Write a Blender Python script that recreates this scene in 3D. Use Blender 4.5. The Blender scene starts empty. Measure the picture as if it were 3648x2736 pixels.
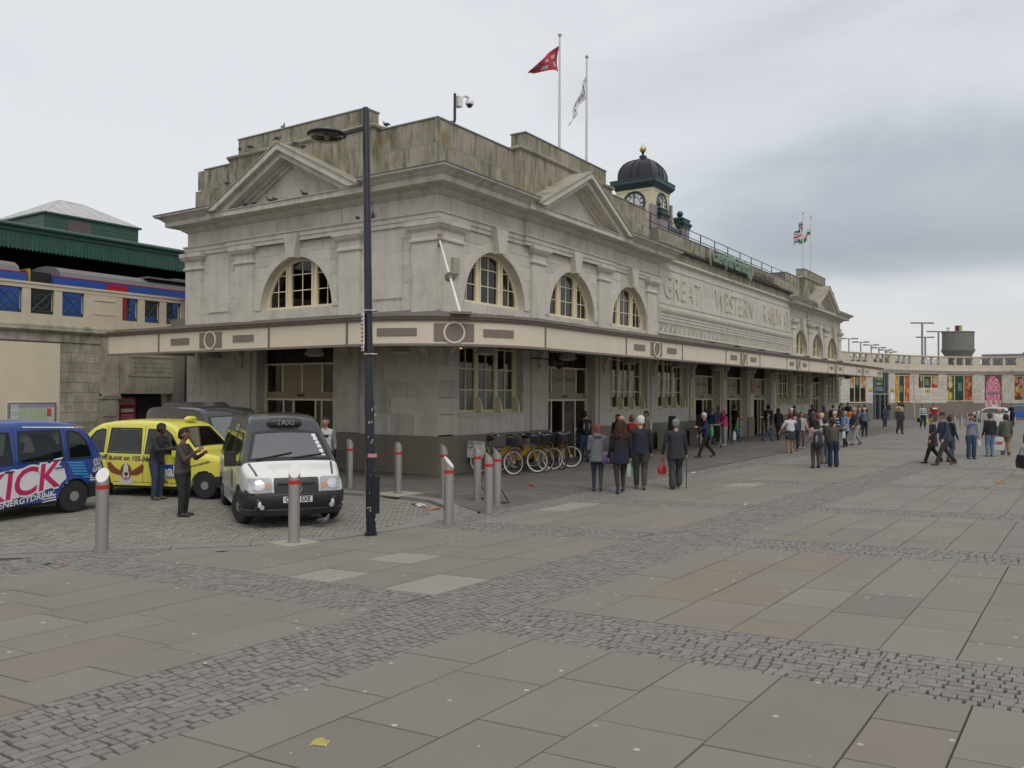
import bpy, bmesh, math, random
import numpy as np
from mathutils import Vector, Matrix
R=math.radians; PI=math.pi
rnd=random.Random(7)
SC=bpy.context.scene; COL=SC.collection
# ---------------------------------------------------------------- camera
cam_d=bpy.data.cameras.new('camera'); cam=bpy.data.objects.new('camera',cam_d); COL.objects.link(cam); SC.camera=cam
CAM=Vector((-18.702,-14.860,2.3)); TH=math.atan((3800-1824)/2990.); PITCH=R(0.7245); ROLL=R(0.2636)
_r=Vector((math.sin(TH),-math.cos(TH),0)); _f=Vector((math.cos(TH),math.sin(TH),0)); _u=Vector((0,0,1))
_F=_f*math.cos(PITCH)+_u*math.sin(PITCH); _U=_u*math.cos(PITCH)-_f*math.sin(PITCH)
_X=_r*math.cos(ROLL)+_U*math.sin(ROLL); _Y=_U*math.cos(ROLL)-_r*math.sin(ROLL)
cam.matrix_world=Matrix(((_X.x,_Y.x,-_F.x,CAM.x),(_X.y,_Y.y,-_F.y,CAM.y),(_X.z,_Y.z,-_F.z,CAM.z),(0,0,0,1)))
cam_d.sensor_width=36; cam_d.lens=36*2990/3648.; cam_d.clip_end=3000; cam_d.clip_start=.1
# ---------------------------------------------------------------- world, sun, exposure
W=bpy.data.worlds.new('World'); SC.world=W; W.use_nodes=True
nt=W.node_tree; nt.nodes.clear()
def N(t,k,**kw):
    n=t.nodes.new(k)
    for a,b in kw.items(): setattr(n,a,b)
    return n
SUN_EL=R(52); SUN_AZ=R(232)          # direction towards the sun, measured from +X counter-clockwise
out=N(nt,'ShaderNodeOutputWorld'); bg=N(nt,'ShaderNodeBackground'); bg2=N(nt,'ShaderNodeBackground'); add=N(nt,'ShaderNodeAddShader')
sky=N(nt,'ShaderNodeTexSky',sky_type='NISHITA'); sky.sun_disc=False; sky.sun_elevation=SUN_EL; sky.sun_rotation=PI/2-SUN_AZ; sky.air_density=1.; sky.dust_density=4.
nt.links.new(sky.outputs[0],bg.inputs[0]); bg.inputs[1].default_value=.03
tc=N(nt,'ShaderNodeTexCoord'); mp=N(nt,'ShaderNodeMapping'); nt.links.new(tc.outputs['Generated'],mp.inputs[0])
mp.inputs['Scale'].default_value=(1.6,1.6,5.0); mp.inputs['Rotation'].default_value=(0,R(7),0)
n1=N(nt,'ShaderNodeTexNoise'); n1.inputs['Scale'].default_value=1.35; n1.inputs['Detail'].default_value=7; n1.inputs['Roughness'].default_value=.55; n1.inputs['Distortion'].default_value=.7
nt.links.new(mp.outputs[0],n1.inputs[0])
# wide cloud bank: darker towards +X/-Y, and lighter band near the horizon
sep=N(nt,'ShaderNodeSeparateXYZ'); nt.links.new(tc.outputs['Generated'],sep.inputs[0])
def M(t,op,a,b=None,c=None,clamp=False):
    n=N(t,'ShaderNodeMath',operation=op); n.use_clamp=clamp
    for i,v in enumerate((a,b,c)):
        if v is None: continue
        if isinstance(v,(int,float)): n.inputs[i].default_value=v
        else: t.links.new(v,n.inputs[i])
    return n.outputs[0]
def ramp(t,inp,stops,interp='LINEAR'):
    n=N(t,'ShaderNodeValToRGB'); t.links.new(inp,n.inputs[0]); n.color_ramp.interpolation=interp
    e=n.color_ramp.elements
    while len(e)<len(stops): e.new(.5)
    for i,(p,c) in enumerate(stops):
        e[i].position=p; e[i].color=(c[0],c[1],c[2],1) if isinstance(c,(tuple,list)) else (c,c,c,1)
    return n.outputs[0]
xg=M(nt,'MULTIPLY_ADD',sep.outputs[0],.75,0.); xg=M(nt,'MULTIPLY_ADD',sep.outputs[1],-.85,xg)   # larger to the right of the photo
xr=ramp(nt,xg,[(.08,0.),(.60,1.)],'EASE')
zr=ramp(nt,sep.outputs[2],[(.0,.0),(.10,.0),(.165,1.),(.235,.9),(.33,.40),(.5,.18)],'EASE')
nz=M(nt,'SUBTRACT',n1.outputs[0],.5); nz=M(nt,'MULTIPLY_ADD',nz,.92,0.)
dk=M(nt,'MULTIPLY',xr,zr); dk=M(nt,'MULTIPLY_ADD',dk,.60,nz); 
sc=ramp(nt,dk,[(.0,(.82,.825,.835)),(.28,(.67,.69,.715)),(.5,(.485,.515,.545)),(.8,(.375,.405,.435))])
warm=ramp(nt,sep.outputs[2],[(0.,1.),(.12,0.)]); wm=M(nt,'MULTIPLY',warm,xr)
mixw=N(nt,'ShaderNodeMix',data_type='RGBA'); nt.links.new(M(nt,'MULTIPLY',wm,.7),mixw.inputs[0]); nt.links.new(sc,mixw.inputs[6]); mixw.inputs[7].default_value=(.66,.65,.615,1)
nt.links.new(mixw.outputs[2],bg2.inputs[0]); bg2.inputs[1].default_value=.92
nt.links.new(bg.outputs[0],add.inputs[0]); nt.links.new(bg2.outputs[0],add.inputs[1]); nt.links.new(add.outputs[0],out.inputs[0])
sd=bpy.data.lights.new('sun','SUN'); sun=bpy.data.objects.new('sun',sd); COL.objects.link(sun); sd.energy=1.0; sd.angle=R(24); sd.color=(1,.965,.91)
sdir=Vector((math.cos(SUN_EL)*math.cos(SUN_AZ),math.cos(SUN_EL)*math.sin(SUN_AZ),math.sin(SUN_EL)))
sun.rotation_euler=sdir.to_track_quat('Z','Y').to_euler()
SC.view_settings.view_transform='Standard'; SC.view_settings.look='None'; SC.view_settings.gamma=1; SC.view_settings.exposure=-.10
SC.render.engine='CYCLES'; SC.cycles.max_bounces=6; SC.cycles.diffuse_bounces=3; SC.cycles.glossy_bounces=3; SC.cycles.transparent_max_bounces=8
# ---------------------------------------------------------------- materials
MATS={}
def mat(name,col,rough=.75,var=.12,scale=3.,bump=.0,bscale=40.,metal=0.,streak=0.,moss=0.,spots=0.,coat=0.,emit=0.,vcol=False,spec=.5,bdist=.01,grime=0.,vscale=(1,1,1),tint=True):
    if name in MATS: return MATS[name]
    m=bpy.data.materials.new(name); m.use_nodes=True; t=m.node_tree; b=t.nodes['Principled BSDF']
    b.inputs['Roughness'].default_value=rough; b.inputs['Metallic'].default_value=metal; b.inputs['Specular IOR Level'].default_value=spec
    if coat: b.inputs['Coat Weight'].default_value=coat; b.inputs['Coat Roughness'].default_value=.06
    geo=N(t,'ShaderNodeNewGeometry'); pos=geo.outputs['Position']
    def noise(sc,det=4,vec=None,rg=.6,dist=0.):
        n=N(t,'ShaderNodeTexNoise'); n.inputs['Scale'].default_value=sc; n.inputs['Detail'].default_value=det; n.inputs['Roughness'].default_value=rg; n.inputs['Distortion'].default_value=dist
        t.links.new(vec if vec is not None else pos,n.inputs[0]); return n.outputs[0]
    def smap(s):
        q=N(t,'ShaderNodeMapping'); q.inputs['Scale'].default_value=s; t.links.new(pos,q.inputs[0]); return q.outputs[0]
    if vcol:
        a=N(t,'ShaderNodeAttribute',attribute_name='col'); cur=a.outputs['Color']
    else:
        c=N(t,'ShaderNodeRGB'); c.outputs[0].default_value=(col[0],col[1],col[2],1); cur=c.outputs[0]
    def mul(cur,fac):
        n=N(t,'ShaderNodeVectorMath',operation='SCALE'); t.links.new(cur,n.inputs[0]); t.links.new(fac,n.inputs['Scale']); return n.outputs[0]
    def mix(cur,colr,fac):
        n=N(t,'ShaderNodeMix',data_type='RGBA'); t.links.new(fac,n.inputs[0]); t.links.new(cur,n.inputs[6]); n.inputs[7].default_value=(*colr,1); return n.outputs[2]
    if tint:
        a=N(t,'ShaderNodeAttribute',attribute_name='tint'); cur=mul(cur,M(t,'ADD',a.outputs['Fac'],1.))
        a2=N(t,'ShaderNodeAttribute',attribute_name='warm'); cur=mix(cur,(col[0]*1.08+.006,col[1]*.90,col[2]*.72),a2.outputs['Fac'])
    if var:
        v=noise(scale,5,smap(vscale) if vscale!=(1,1,1) else None); cur=mul(cur,M(t,'MULTIPLY_ADD',v,2*var,1-var))
    if streak:
        s=noise(1.,4,smap((3.2,3.2,.5)),.55); s=ramp(t,s,[(.48,0.),(.74,1.)]); g=noise(.7,3); g=ramp(t,g,[(.4,0.),(.6,1.)])
        cur=mix(cur,(.09,.082,.065),M(t,'MULTIPLY',M(t,'MULTIPLY',s,g),streak))
    if grime:
        g=noise(2.2,6,None,.7); g=ramp(t,g,[(.5,0.),(.72,1.)]); cur=mix(cur,(.16,.15,.12),M(t,'MULTIPLY',g,grime))
    if moss:
        s=noise(1.,5,smap((2.6,2.6,1.1)),.6,.3); s=ramp(t,s,[(.42,0.),(.66,1.)]); g=noise(.45,3); g=ramp(t,g,[(.40,0.),(.56,1.)])
        cur=mix(cur,(.085,.09,.03),M(t,'MULTIPLY',M(t,'MULTIPLY',s,g),moss))
        s=noise(1.,4,smap((5.5,5.5,.8)),.6); s=ramp(t,s,[(.52,0.),(.68,1.)]); cur=mix(cur,(.045,.042,.034),M(t,'MULTIPLY',s,moss*.7))
        s=noise(1.3,3,None,.5,.8); s=ramp(t,s,[(.60,0.),(.68,1.)]); cur=mix(cur,(.24,.17,.04),M(t,'MULTIPLY',s,moss*.6))
    if spots:
        v=N(t,'ShaderNodeTexVoronoi'); v.inputs['Scale'].default_value=4.6; t.links.new(pos,v.inputs[0]); 
        wv=noise(22,2); dd_=M(t,'ADD',v.outputs['Distance'],M(t,'MULTIPLY_ADD',wv,.10,-.05)); d=ramp(t,dd_,[(.0,1.),(.085,1.),(.11,0.)]); pick=N(t,'ShaderNodeSeparateColor'); t.links.new(v.outputs['Color'],pick.inputs[0])
        k=ramp(t,pick.outputs[0],[(.46,1.),(.52,0.)]); dn=noise(30,2); k=M(t,'MULTIPLY',k,ramp(t,dn,[(.3,.3),(.5,1.)]))
        k2=ramp(t,pick.outputs[1],[(.25,0.),(.3,1.)])
        cur=mix(cur,(.46,.44,.38),M(t,'MULTIPLY',M(t,'MULTIPLY',M(t,'MULTIPLY',d,k),k2),spots))
        k3=ramp(t,pick.outputs[1],[(.2,1.),(.25,0.)]); cur=mix(cur,(.07,.068,.065),M(t,'MULTIPLY',M(t,'MULTIPLY',M(t,'MULTIPLY',d,k),k3),spots*.7))
    t.links.new(cur,b.inputs['Base Color'])
    if bump:
        bn=noise(bscale,4); q=N(t,'ShaderNodeBump'); q.inputs['Strength'].default_value=bump; q.inputs['Distance'].default_value=bdist; t.links.new(bn,q.inputs['Height']); t.links.new(q.outputs[0],b.inputs['Normal'])
    if emit:
        t.links.new(cur,b.inputs['Emission Color']); b.inputs['Emission Strength'].default_value=emit
    MATS[name]=m; return m
STONE=(.545,.512,.447)
M_stone=mat('limestone',STONE,.85,.14,1.3,.25,30,streak=.30,grime=.25,bdist=.004)
M_trim=mat('limestone_trim',(.545,.512,.447),.85,.14,1.6,.2,30,streak=.42,grime=.34,bdist=.004)
M_mossy=mat('weathered_limestone',(.33,.30,.23),.9,.26,1.1,.3,26,streak=.55,moss=.9,bdist=.006)
M_dirty=mat('damp_limestone',(.38,.35,.28),.9,.2,1.4,.3,26,streak=.6,grime=.6,moss=.45,bdist=.006)
M_joint=mat('mortar',(.20,.19,.165),.95,.1,tint=False)
M_granite=mat('granite_plinth',(.20,.18,.142),.7,.12,60,.12,90,streak=.35,grime=.3,bdist=.003)
M_cream=mat('cream_paint',(.645,.575,.44),.5,.05,1.5,grime=.12,streak=.08)
M_frame=mat('cream_window_paint',(.70,.62,.41),.45,.06,3,grime=.1)
M_brown=mat('brown_paint',(.19,.15,.125),.5,.06,2)
M_beigepanel=mat('beige_panel',(.27,.215,.145),.45,.05,2)
M_lead=mat('lead_flashing',(.13,.135,.14),.55,.25,4,.2,20,grime=.4)
M_roofsheet=mat('roof_sheet',(.19,.18,.14),.8,.25,2,grime=.6)
M_slate=mat('slate',(.17,.165,.17),.7,.2,5,.2,20,grime=.3)
M_copper=mat('coping_lead',(.22,.25,.25),.6,.15,4)
M_dark=mat('painted_shade',(.012,.011,.010),.9,0,tint=False)  # near-black colour that stands in for shade on solid faces
M_black=mat('black_plastic',(.018,.018,.02),.45,.05)
M_navy=mat('navy_pole_paint',(.008,.010,.020),.35,.2,6,.1,30)
M_green=mat('green_cladding',(.022,.085,.055),.45,.1,2,grime=.12)
M_dgreen=mat('dark_green_paint',(.02,.055,.05),.4,.1,5)
M_white=mat('white_paint',(.75,.75,.73),.45,.05)
M_steel=mat('brushed_steel',(.47,.45,.42),.36,.10,3,.05,120,metal=.85,vscale=(1,1,.1),grime=.15)
M_red=mat('red_band',(.42,.025,.02),.4,.05)
M_chrome=mat('chrome',(.6,.6,.6),.15,0,metal=1)
M_tyre=mat('tyre_rubber',(.02,.02,.02),.8,.1)
M_slab=mat('sandstone_slab',(.200,.187,.160),.78,.16,1.1,.15,120,spots=1.,grime=.26,bdist=.002)
M_slabfar=mat('paving_far',(.235,.225,.203),.8,.10,.5,.1,60,spots=.5)
M_joints=mat('paving_joint',(.075,.07,.06),.95,.2,6,tint=False)
M_sett=mat('granite_sett',(.205,.195,.175),.8,.16,22,.5,70,spots=.5,bdist=.004)
M_block=mat('road_block',(.235,.222,.193),.85,.14,3,.3,80,grime=.25,bdist=.003)
M_asph=mat('asphalt',(.085,.083,.08),.9,.15,1.5,.3,150)
M_kerb=mat('kerb_granite',(.215,.205,.185),.8,.1,8,.2,60)
M_glassfar=mat('dark_glazing',(.02,.022,.024),.08,0,spec=.6,tint=False)
M_blinds=mat('frosted_glazing',(.14,.155,.135),.25,.1,3)
def glass_mat(name,tr,tintc=(.8,.85,.85),base=.045):
    m=bpy.data.materials.new(name); m.use_nodes=True; t=m.node_tree; t.nodes.clear()
    o=N(t,'ShaderNodeOutputMaterial'); g=N(t,'ShaderNodeBsdfGlossy'); g.inputs['Roughness'].default_value=.03
    tr_=N(t,'ShaderNodeBsdfTransparent'); tr_.inputs[0].default_value=(tintc[0]*tr,tintc[1]*tr,tintc[2]*tr,1)
    lw=N(t,'ShaderNodeLayerWeight'); f=N(t,'ShaderNodeMath',operation='POWER'); t.links.new(lw.outputs['Facing'],f.inputs[0]); f.inputs[1].default_value=3.5; mx=N(t,'ShaderNodeMixShader')
    t.links.new(M(t,'MULTIPLY_ADD',f.outputs[0],.8,base),mx.inputs[0]); t.links.new(tr_.outputs[0],mx.inputs[1]); t.links.new(g.outputs[0],mx.inputs[2]); t.links.new(mx.outputs[0],o.inputs[0]); MATS[name]=m; return m
M_glass=glass_mat('window_glass',.55)
M_carglass=glass_mat('car_glass',.5,(.7,.8,.78),.07); M_ws=glass_mat('windscreen_glass',.45,(.7,.78,.78),.27)
# ---------------------------------------------------------------- mesh building
class MB:
    def __init__(s,T=None): s.v=[]; s.f=[]; s.m=[]; s.t=[]; s.c=[]; s.T=T
    def add(s,vs,fs,m=0,tint=0.,col=None):
        o=len(s.v)
        if s.T: vs=[s.T(*p) for p in vs]
        s.v.extend(tuple(p) for p in vs)
        for f in fs: s.f.append([i+o for i in f]); s.m.append(m); s.t.append(tint); s.c.append(col or (1,1,1))
    def box(s,x0,x1,y0,y1,z0,z1,m=0,tint=0.,col=None):
        s.add([(x0,y0,z0),(x1,y0,z0),(x1,y1,z0),(x0,y1,z0),(x0,y0,z1),(x1,y0,z1),(x1,y1,z1),(x0,y1,z1)],
              [(0,3,2,1),(4,5,6,7),(0,1,5,4),(1,2,6,5),(2,3,7,6),(3,0,4,7)],m,tint,col)
    def rbox(s,c,size,rz=0.,m=0,tilt=None):
        hx,hy,hz=[a/2 for a in size]; Mx=Matrix.Rotation(rz,3,'Z')
        if tilt: Mx=Mx@Matrix.Rotation(tilt[1],3,tilt[0])
        vs=[Vector(c)+Mx@Vector((sx*hx,sy*hy,sz*hz)) for sz in(-1,1) for sx,sy in((-1,-1),(1,-1),(1,1),(-1,1))]
        s.add(vs,[(0,3,2,1),(4,5,6,7),(0,1,5,4),(1,2,6,5),(2,3,7,6),(3,0,4,7)],m)
    def prism(s,poly,a,b,axis='z',m=0,tint=0.,col=None):
        n=len(poly)
        def P(p,k): return {'z':(p[0],p[1],k),'y':(p[0],k,p[1]),'x':(k,p[0],p[1])}[axis]
        vs=[P(p,a) for p in poly]+[P(p,b) for p in poly]
        fs=[tuple(range(n))[::-1],tuple(range(n,2*n))]+[(i,(i+1)%n,(i+1)%n+n,i+n) for i in range(n)]
        s.add(vs,fs,m,tint,col)
    def tube(s,pts,r,n=8,m=0,cap=True):
        pts=[Vector(p) for p in pts]; rs=r if isinstance(r,(list,tuple)) else [r]*len(pts)
        vs=[]; fs=[]; up=None
        for i,p in enumerate(pts):
            d=(pts[min(i+1,len(pts)-1)]-pts[max(i-1,0)]).normalized()
            if up is None: up=d.orthogonal().normalized()
            up=(up-d*up.dot(d)); up=up.normalized() if up.length>1e-6 else d.orthogonal().normalized()
            w=d.cross(up)
            for k in range(n): a=2*PI*k/n; vs.append(p+(up*math.cos(a)+w*math.sin(a))*rs[i])
        for i in range(len(pts)-1):
            for k in range(n): fs.append((i*n+k,i*n+(k+1)%n,(i+1)*n+(k+1)%n,(i+1)*n+k))
        if cap: fs.append(tuple(range(n))[::-1]); fs.append(tuple(range((len(pts)-1)*n,len(pts)*n)))
        s.add(vs,fs,m)
    def lathe(s,prof,n=16,c=(0,0,0),m=0,axis='z'):
        vs=[];fs=[]
        for r,z in prof:
            for k in range(n):
                a=2*PI*k/n; x,y=r*math.cos(a),r*math.sin(a)
                p={'z':(x,y,z),'x':(z,x,y),'y':(x,z,y)}[axis]; vs.append((p[0]+c[0],p[1]+c[1],p[2]+c[2]))
        for i in range(len(prof)-1):
            for k in range(n): fs.append((i*n+k,i*n+(k+1)%n,(i+1)*n+(k+1)%n,(i+1)*n+k))
        if prof[0][0]>1e-4: fs.append(tuple(range(n))[::-1])
        if prof[-1][0]>1e-4: fs.append(tuple(range((len(prof)-1)*n,len(prof)*n)))
        s.add(vs,fs,m)
    def ball(s,c,r,n=10,m=0,sc=(1,1,1)):
        pr=[(max(math.sin(PI*i/n),1e-5)*r,-math.cos(PI*i/n)*r) for i in range(n+1)]
        o=len(s.v); T=s.T; s.T=None; s.lathe(pr,n*2-4,(0,0,0),m)
        for i in range(o,len(s.v)):
            p=s.v[i]; p=(p[0]*sc[0]+c[0],p[1]*sc[1]+c[1],p[2]*sc[2]+c[2]); s.v[i]=tuple(T(*p)) if T else p
        s.T=T
    def torus(s,c,R_,r,n=24,k=8,m=0,axis='z'):
        vs=[];fs=[]
        for i in range(n):
            a=2*PI*i/n
            for j in range(k):
                b=2*PI*j/k; q=R_+r*math.cos(b); x,y,z=q*math.cos(a),q*math.sin(a),r*math.sin(b)
                p={'z':(x,y,z),'x':(z,x,y),'y':(x,z,y)}[axis]; vs.append((p[0]+c[0],p[1]+c[1],p[2]+c[2]))
        for i in range(n):
            for j in range(k): fs.append((i*k+j,((i+1)%n)*k+j,((i+1)%n)*k+(j+1)%k,i*k+(j+1)%k))
        s.add(vs,fs,m)
    def sweep(s,path,prof,m=0,closed=False,tint=0.,capz=True):
        # path: plan points; profile (w outward to the right of travel, z)
        n=len(path); k=len(prof); vs=[];fs=[]; P=[Vector(p) for p in path]
        for i in range(n):
            if closed: a,b=P[i]-P[i-1],P[(i+1)%n]-P[i]
            else: a=(P[i]-P[i-1]) if i else (P[1]-P[0]); b=(P[i+1]-P[i]) if i<n-1 else a
            na=Vector((a.y,-a.x)).normalized(); nb=Vector((b.y,-b.x)).normalized(); mm=(na+nb); mm=mm/max(mm.dot(na),1e-6)*1. if mm.length>1e-6 else na
            for w,z in prof: q=P[i]+mm*w; vs.append((q.x,q.y,z))
        for i in range(n if closed else n-1):
            for j in range(k):
                if j==k-1 and not capz: continue
                a0=i*k; b0=((i+1)%n)*k; fs.append((a0+j,b0+j,b0+(j+1)%k,a0+(j+1)%k))
        if not closed: fs.append(tuple(range(k))); fs.append(tuple(range((n-1)*k,n*k))[::-1])
        s.add(vs,fs,m,tint)
    def build(s,name,mats,parent=None,smooth=False,recalc=True,origin=None,warm=None):
        me=bpy.data.meshes.new(name)
        if origin is not None: vs=[(p[0]-origin[0],p[1]-origin[1],p[2]-origin[2]) for p in s.v]
        else: vs=s.v
        me.from_pydata(vs,[],s.f)
        if not isinstance(mats,(list,tuple)): mats=[mats]
        for q in mats: me.materials.append(q)
        if recalc:
            b=bmesh.new(); b.from_mesh(me); bmesh.ops.recalc_face_normals(b,faces=b.faces); b.to_mesh(me); b.free()
        me.polygons.foreach_set('material_index',s.m)
        if smooth is True: me.polygons.foreach_set('use_smooth',[True]*len(s.f))
        if any(s.t):
            a=me.attributes.new('tint','FLOAT','FACE'); a.data.foreach_set('value',s.t)
        if warm: a=me.attributes.new('warm','FLOAT','FACE'); a.data.foreach_set('value',[warm]*len(s.f))
        if any(c!=(1,1,1) for c in s.c):
            a=me.attributes.new('col','FLOAT_COLOR','FACE'); a.data.foreach_set('color',[x for c in s.c for x in (*c,1.)])
        if smooth=='auto': me.polygons.foreach_set('use_smooth',[True]*len(s.f)); me.set_sharp_from_angle(angle=R(35))
        o=bpy.data.objects.new(name,me); COL.objects.link(o)
        if origin is not None: o.location=origin
        if parent is not None: o.parent=parent
        return o
def tag(o,label=None,cat=None,group=None,kind=None):
    if label: o['label']=label
    if cat: o['category']=cat
    if group: o['group']=group
    if kind: o['kind']=kind
    return o
def thing(name,label,cat,loc=(0,0,0),rz=0.,group=None,kind=None):
    o=bpy.data.objects.new(name,None); COL.objects.link(o); o.location=loc; o.rotation_euler=(0,0,rz); o.empty_display_size=.2
    return tag(o,label,cat,group,kind)
def copy_tree(o,parent=None):
    c=o.copy(); COL.objects.link(c)
    if parent is not None: c.parent=parent
    for ch in list(o.children): copy_tree(ch,c)
    return c
def text_mesh(txt,size=1.,ext=.0,bold=0.,sx=1.,shear=0.,align='CENTER',spacing=1.,res=3):
    cu=bpy.data.curves.new('t','FONT'); cu.body=txt; cu.size=size; cu.extrude=ext; cu.offset=bold; cu.align_x=align; cu.align_y='CENTER'; cu.resolution_u=res; cu.shear=shear; cu.space_character=spacing; cu.space_line=.85
    o=bpy.data.objects.new('t',cu); COL.objects.link(o); me=bpy.data.meshes.new_from_object(o.evaluated_get(bpy.context.evaluated_depsgraph_get()))
    bpy.data.objects.remove(o); bpy.data.curves.remove(cu)
    if sx!=1: me.transform(Matrix.Diagonal((sx,1,1,1)))
    return me
def text_obj(name,txt,M4,material,parent=None,**kw):
    me=text_mesh(txt,**kw); me.transform(M4); me.name=name; me.materials.clear(); me.materials.append(material)
    o=bpy.data.objects.new(name,me); COL.objects.link(o)
    if parent is not None: o.parent=parent
    return o
def frame(o,x,y):   # matrix with columns x,y, x cross y at origin o
    x=Vector(x).normalized(); y=Vector(y).normalized(); z=x.cross(y)
    return Matrix(((x.x,y.x,z.x,o[0]),(x.y,y.y,z.y,o[1]),(x.z,y.z,z.z,o[2]),(0,0,0,1)))
def prisms_np(quads,z1,z0,tints,inset=0.):
    """quads: (n,4,2) arrays -> one mesh data of open-bottom prisms; z1: (n,) or (n,4)"""
    q=np.asarray(quads,float); n=len(q); z1=np.asarray(z1,float)
    if z1.ndim==1: z1=np.repeat(z1[:,None],4,1)
    c=q.mean(1,keepdims=True); top=q+(c-q)/np.maximum(np.linalg.norm(c-q,axis=2,keepdims=True),1e-6)*inset if inset else q
    V=np.zeros((n,8,3)); V[:,:4,:2]=q; V[:,:4,2]=z0; V[:,4:,:2]=top; V[:,4:,2]=z1
    F=np.array([[4,5,6,7],[0,1,5,4],[1,2,6,5],[2,3,7,6],[3,0,4,7]])
    return V,F,np.asarray(tints,float)
def np_obj(name,V,F,t,material,parent=None,warm=None):
    n=len(V); me=bpy.data.meshes.new(name); me.vertices.add(n*V.shape[1]); me.vertices.foreach_set('co',V.reshape(-1).astype(np.float32))
    k=F.shape[0]; L=F.shape[1]; idx=(F[None]+(np.arange(n)*V.shape[1])[:,None,None]).reshape(-1)
    me.loops.add(len(idx)); me.loops.foreach_set('vertex_index',idx.astype(np.int32)); me.polygons.add(n*k)
    me.polygons.foreach_set('loop_start',(np.arange(n*k)*L).astype(np.int32)); me.polygons.foreach_set('loop_total',np.full(n*k,L,np.int32))
    me.update(calc_edges=True); me.shade_flat()
    a=me.attributes.new('tint','FLOAT','FACE'); a.data.foreach_set('value',np.repeat(t,k).astype(np.float32))
    if warm is not None: a=me.attributes.new('warm','FLOAT','FACE'); a.data.foreach_set('value',np.repeat(warm,k).astype(np.float32))
    me.materials.append(material); o=bpy.data.objects.new(name,me); COL.objects.link(o)
    if parent is not None: o.parent=parent
    return o
_fx=(_f.x,_f.y)
def near_first(c): return (c[:,0]-CAM.x)**2+(c[:,1]-CAM.y)**2
def inview(c,z=0.,pad=1.12):
    dx=c[:,0]-CAM.x; dy=c[:,1]-CAM.y; f=dx*_f.x+dy*_f.y; r=dx*_r.x+dy*_r.y
    return (f>.5)&(np.abs(r)<f*.61*pad+.5)
def pieces(name,quads,z1,z0,tints,material,parent,inset=0.,cap=290,warm=None,stuff=None):
    V,F,t=prisms_np(quads,z1,z0,tints,inset); c=V[:,:,:2].mean(1); d=near_first(c); iv=inview(c)&((c[:,0]-CAM.x)*_f.x+(c[:,1]-CAM.y)*_f.y>4.4)
    d=np.where(iv,d,1e9); order=np.argsort(d); near=[i for i in order[:cap] if d[i]<1e8]; rest=np.setdiff1d(np.arange(len(V)),near)
    for i in near:
        o=np_obj(name,V[i:i+1],F,t[i:i+1],material,parent,None if warm is None else warm[i:i+1])
    if len(rest):
        o=np_obj(stuff or name+'s',V[rest],F,t[rest],material,parent,None if warm is None else warm[rest]); o['kind']='stuff'
# ================================================================ GROUND
def plane(name,pts,z,material,label=None,parent=None):
    b=MB(); b.add([(x,y,z) for x,y in pts],[tuple(range(len(pts)))]); o=b.build(name,material,parent,recalc=False)
    return tag(o,kind='structure')
plane('ground',[(-600,-600),(1200,-600),(1200,900),(-600,900)],-.30,M_asph)
rg=np.random.RandomState(5)
s1a=lambda x:-8.76-.06*(x+12); s1b=lambda x:-10.02-.052*(x+12)
XL=[lambda y:-12.1-.115*(y+9.5),lambda y:-11.05-.14*(y+9.5),lambda y:-6.5-.24*(y+9.5),lambda y:-5.55-.25*(y+9.5),lambda y:-1.9-.3*(y+9.5),lambda y:-1.0-.3*(y+9.5),lambda y:3.7-.33*(y+9.5),lambda y:4.7-.33*(y+9.5),lambda y:10.2-.35*(y+9.5),lambda y:11.2-.35*(y+9.5)]
s0b=lambda x:-6.05-.02*(x+2); s0a=lambda x:-5.35-.0*(x+2)
EDGE=[(-30,10.5),(-18,2.6),(-12.6,-1.85),(-11.65,-2.84),(-10.5,-3.9),(-9.6,-4.75),(-8.35,-5.02),(-6.98,-5.12),(-5.7,-4.75),(-4.95,-4.12),(-4.4,-3.24),(-4.25,-2.2),(-4.45,-.7),(-4.6,2),(-4.7,12.4)]
def in_road(x,y):
    # road polygon: left of / behind EDGE
    P=EDGE+[(-30,12.4)]; c=np.zeros(np.shape(x),bool); j=len(P)-1
    for i in range(len(P)):
        xi,yi=P[i]; xj,yj=P[j]
        with np.errstate(divide='ignore',invalid='ignore'):
            c^=((yi>y)!=(yj>y))&(x<(xj-xi)*(y-yi)/((yj-yi) if yj!=yi else 1e-9)+xi)
        j=i
    return c
def edge_dist(x,y):
    d=np.full(np.shape(x),1e9)
    for (ax,ay),(bx,by) in zip(EDGE,EDGE[1:]):
        t=np.clip(((x-ax)*(bx-ax)+(y-ay)*(by-ay))/((bx-ax)**2+(by-ay)**2),0,1); d=np.minimum(d,np.hypot(x-ax-t*(bx-ax),y-ay-t*(by-ay)))
    return d
pav=thing('pavement',None,None,kind='structure')
# joint bed under the slabs and setts (its top lies below every piece)
b=MB(); b.add([(x,y,-.022) for x,y in [(-20,-26),(34,-26),(34,-5.35),(-5.4,-5.35)]],[(0,1,2,3)]); b.add([(x,y,-.022) for x,y in [(-20,-26),(-5.4,-5.35),(-6.98,-5.12),(-8.35,-5.02),(-9.6,-4.75),(-10.5,-3.9),(-11.65,-2.84),(-12.6,-1.85),(-18,2.6),(-30,10.5),(-40,-26)]],[tuple(range(11))]); b.build('joint_bed',M_joints,pav,recalc=False)
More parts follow.
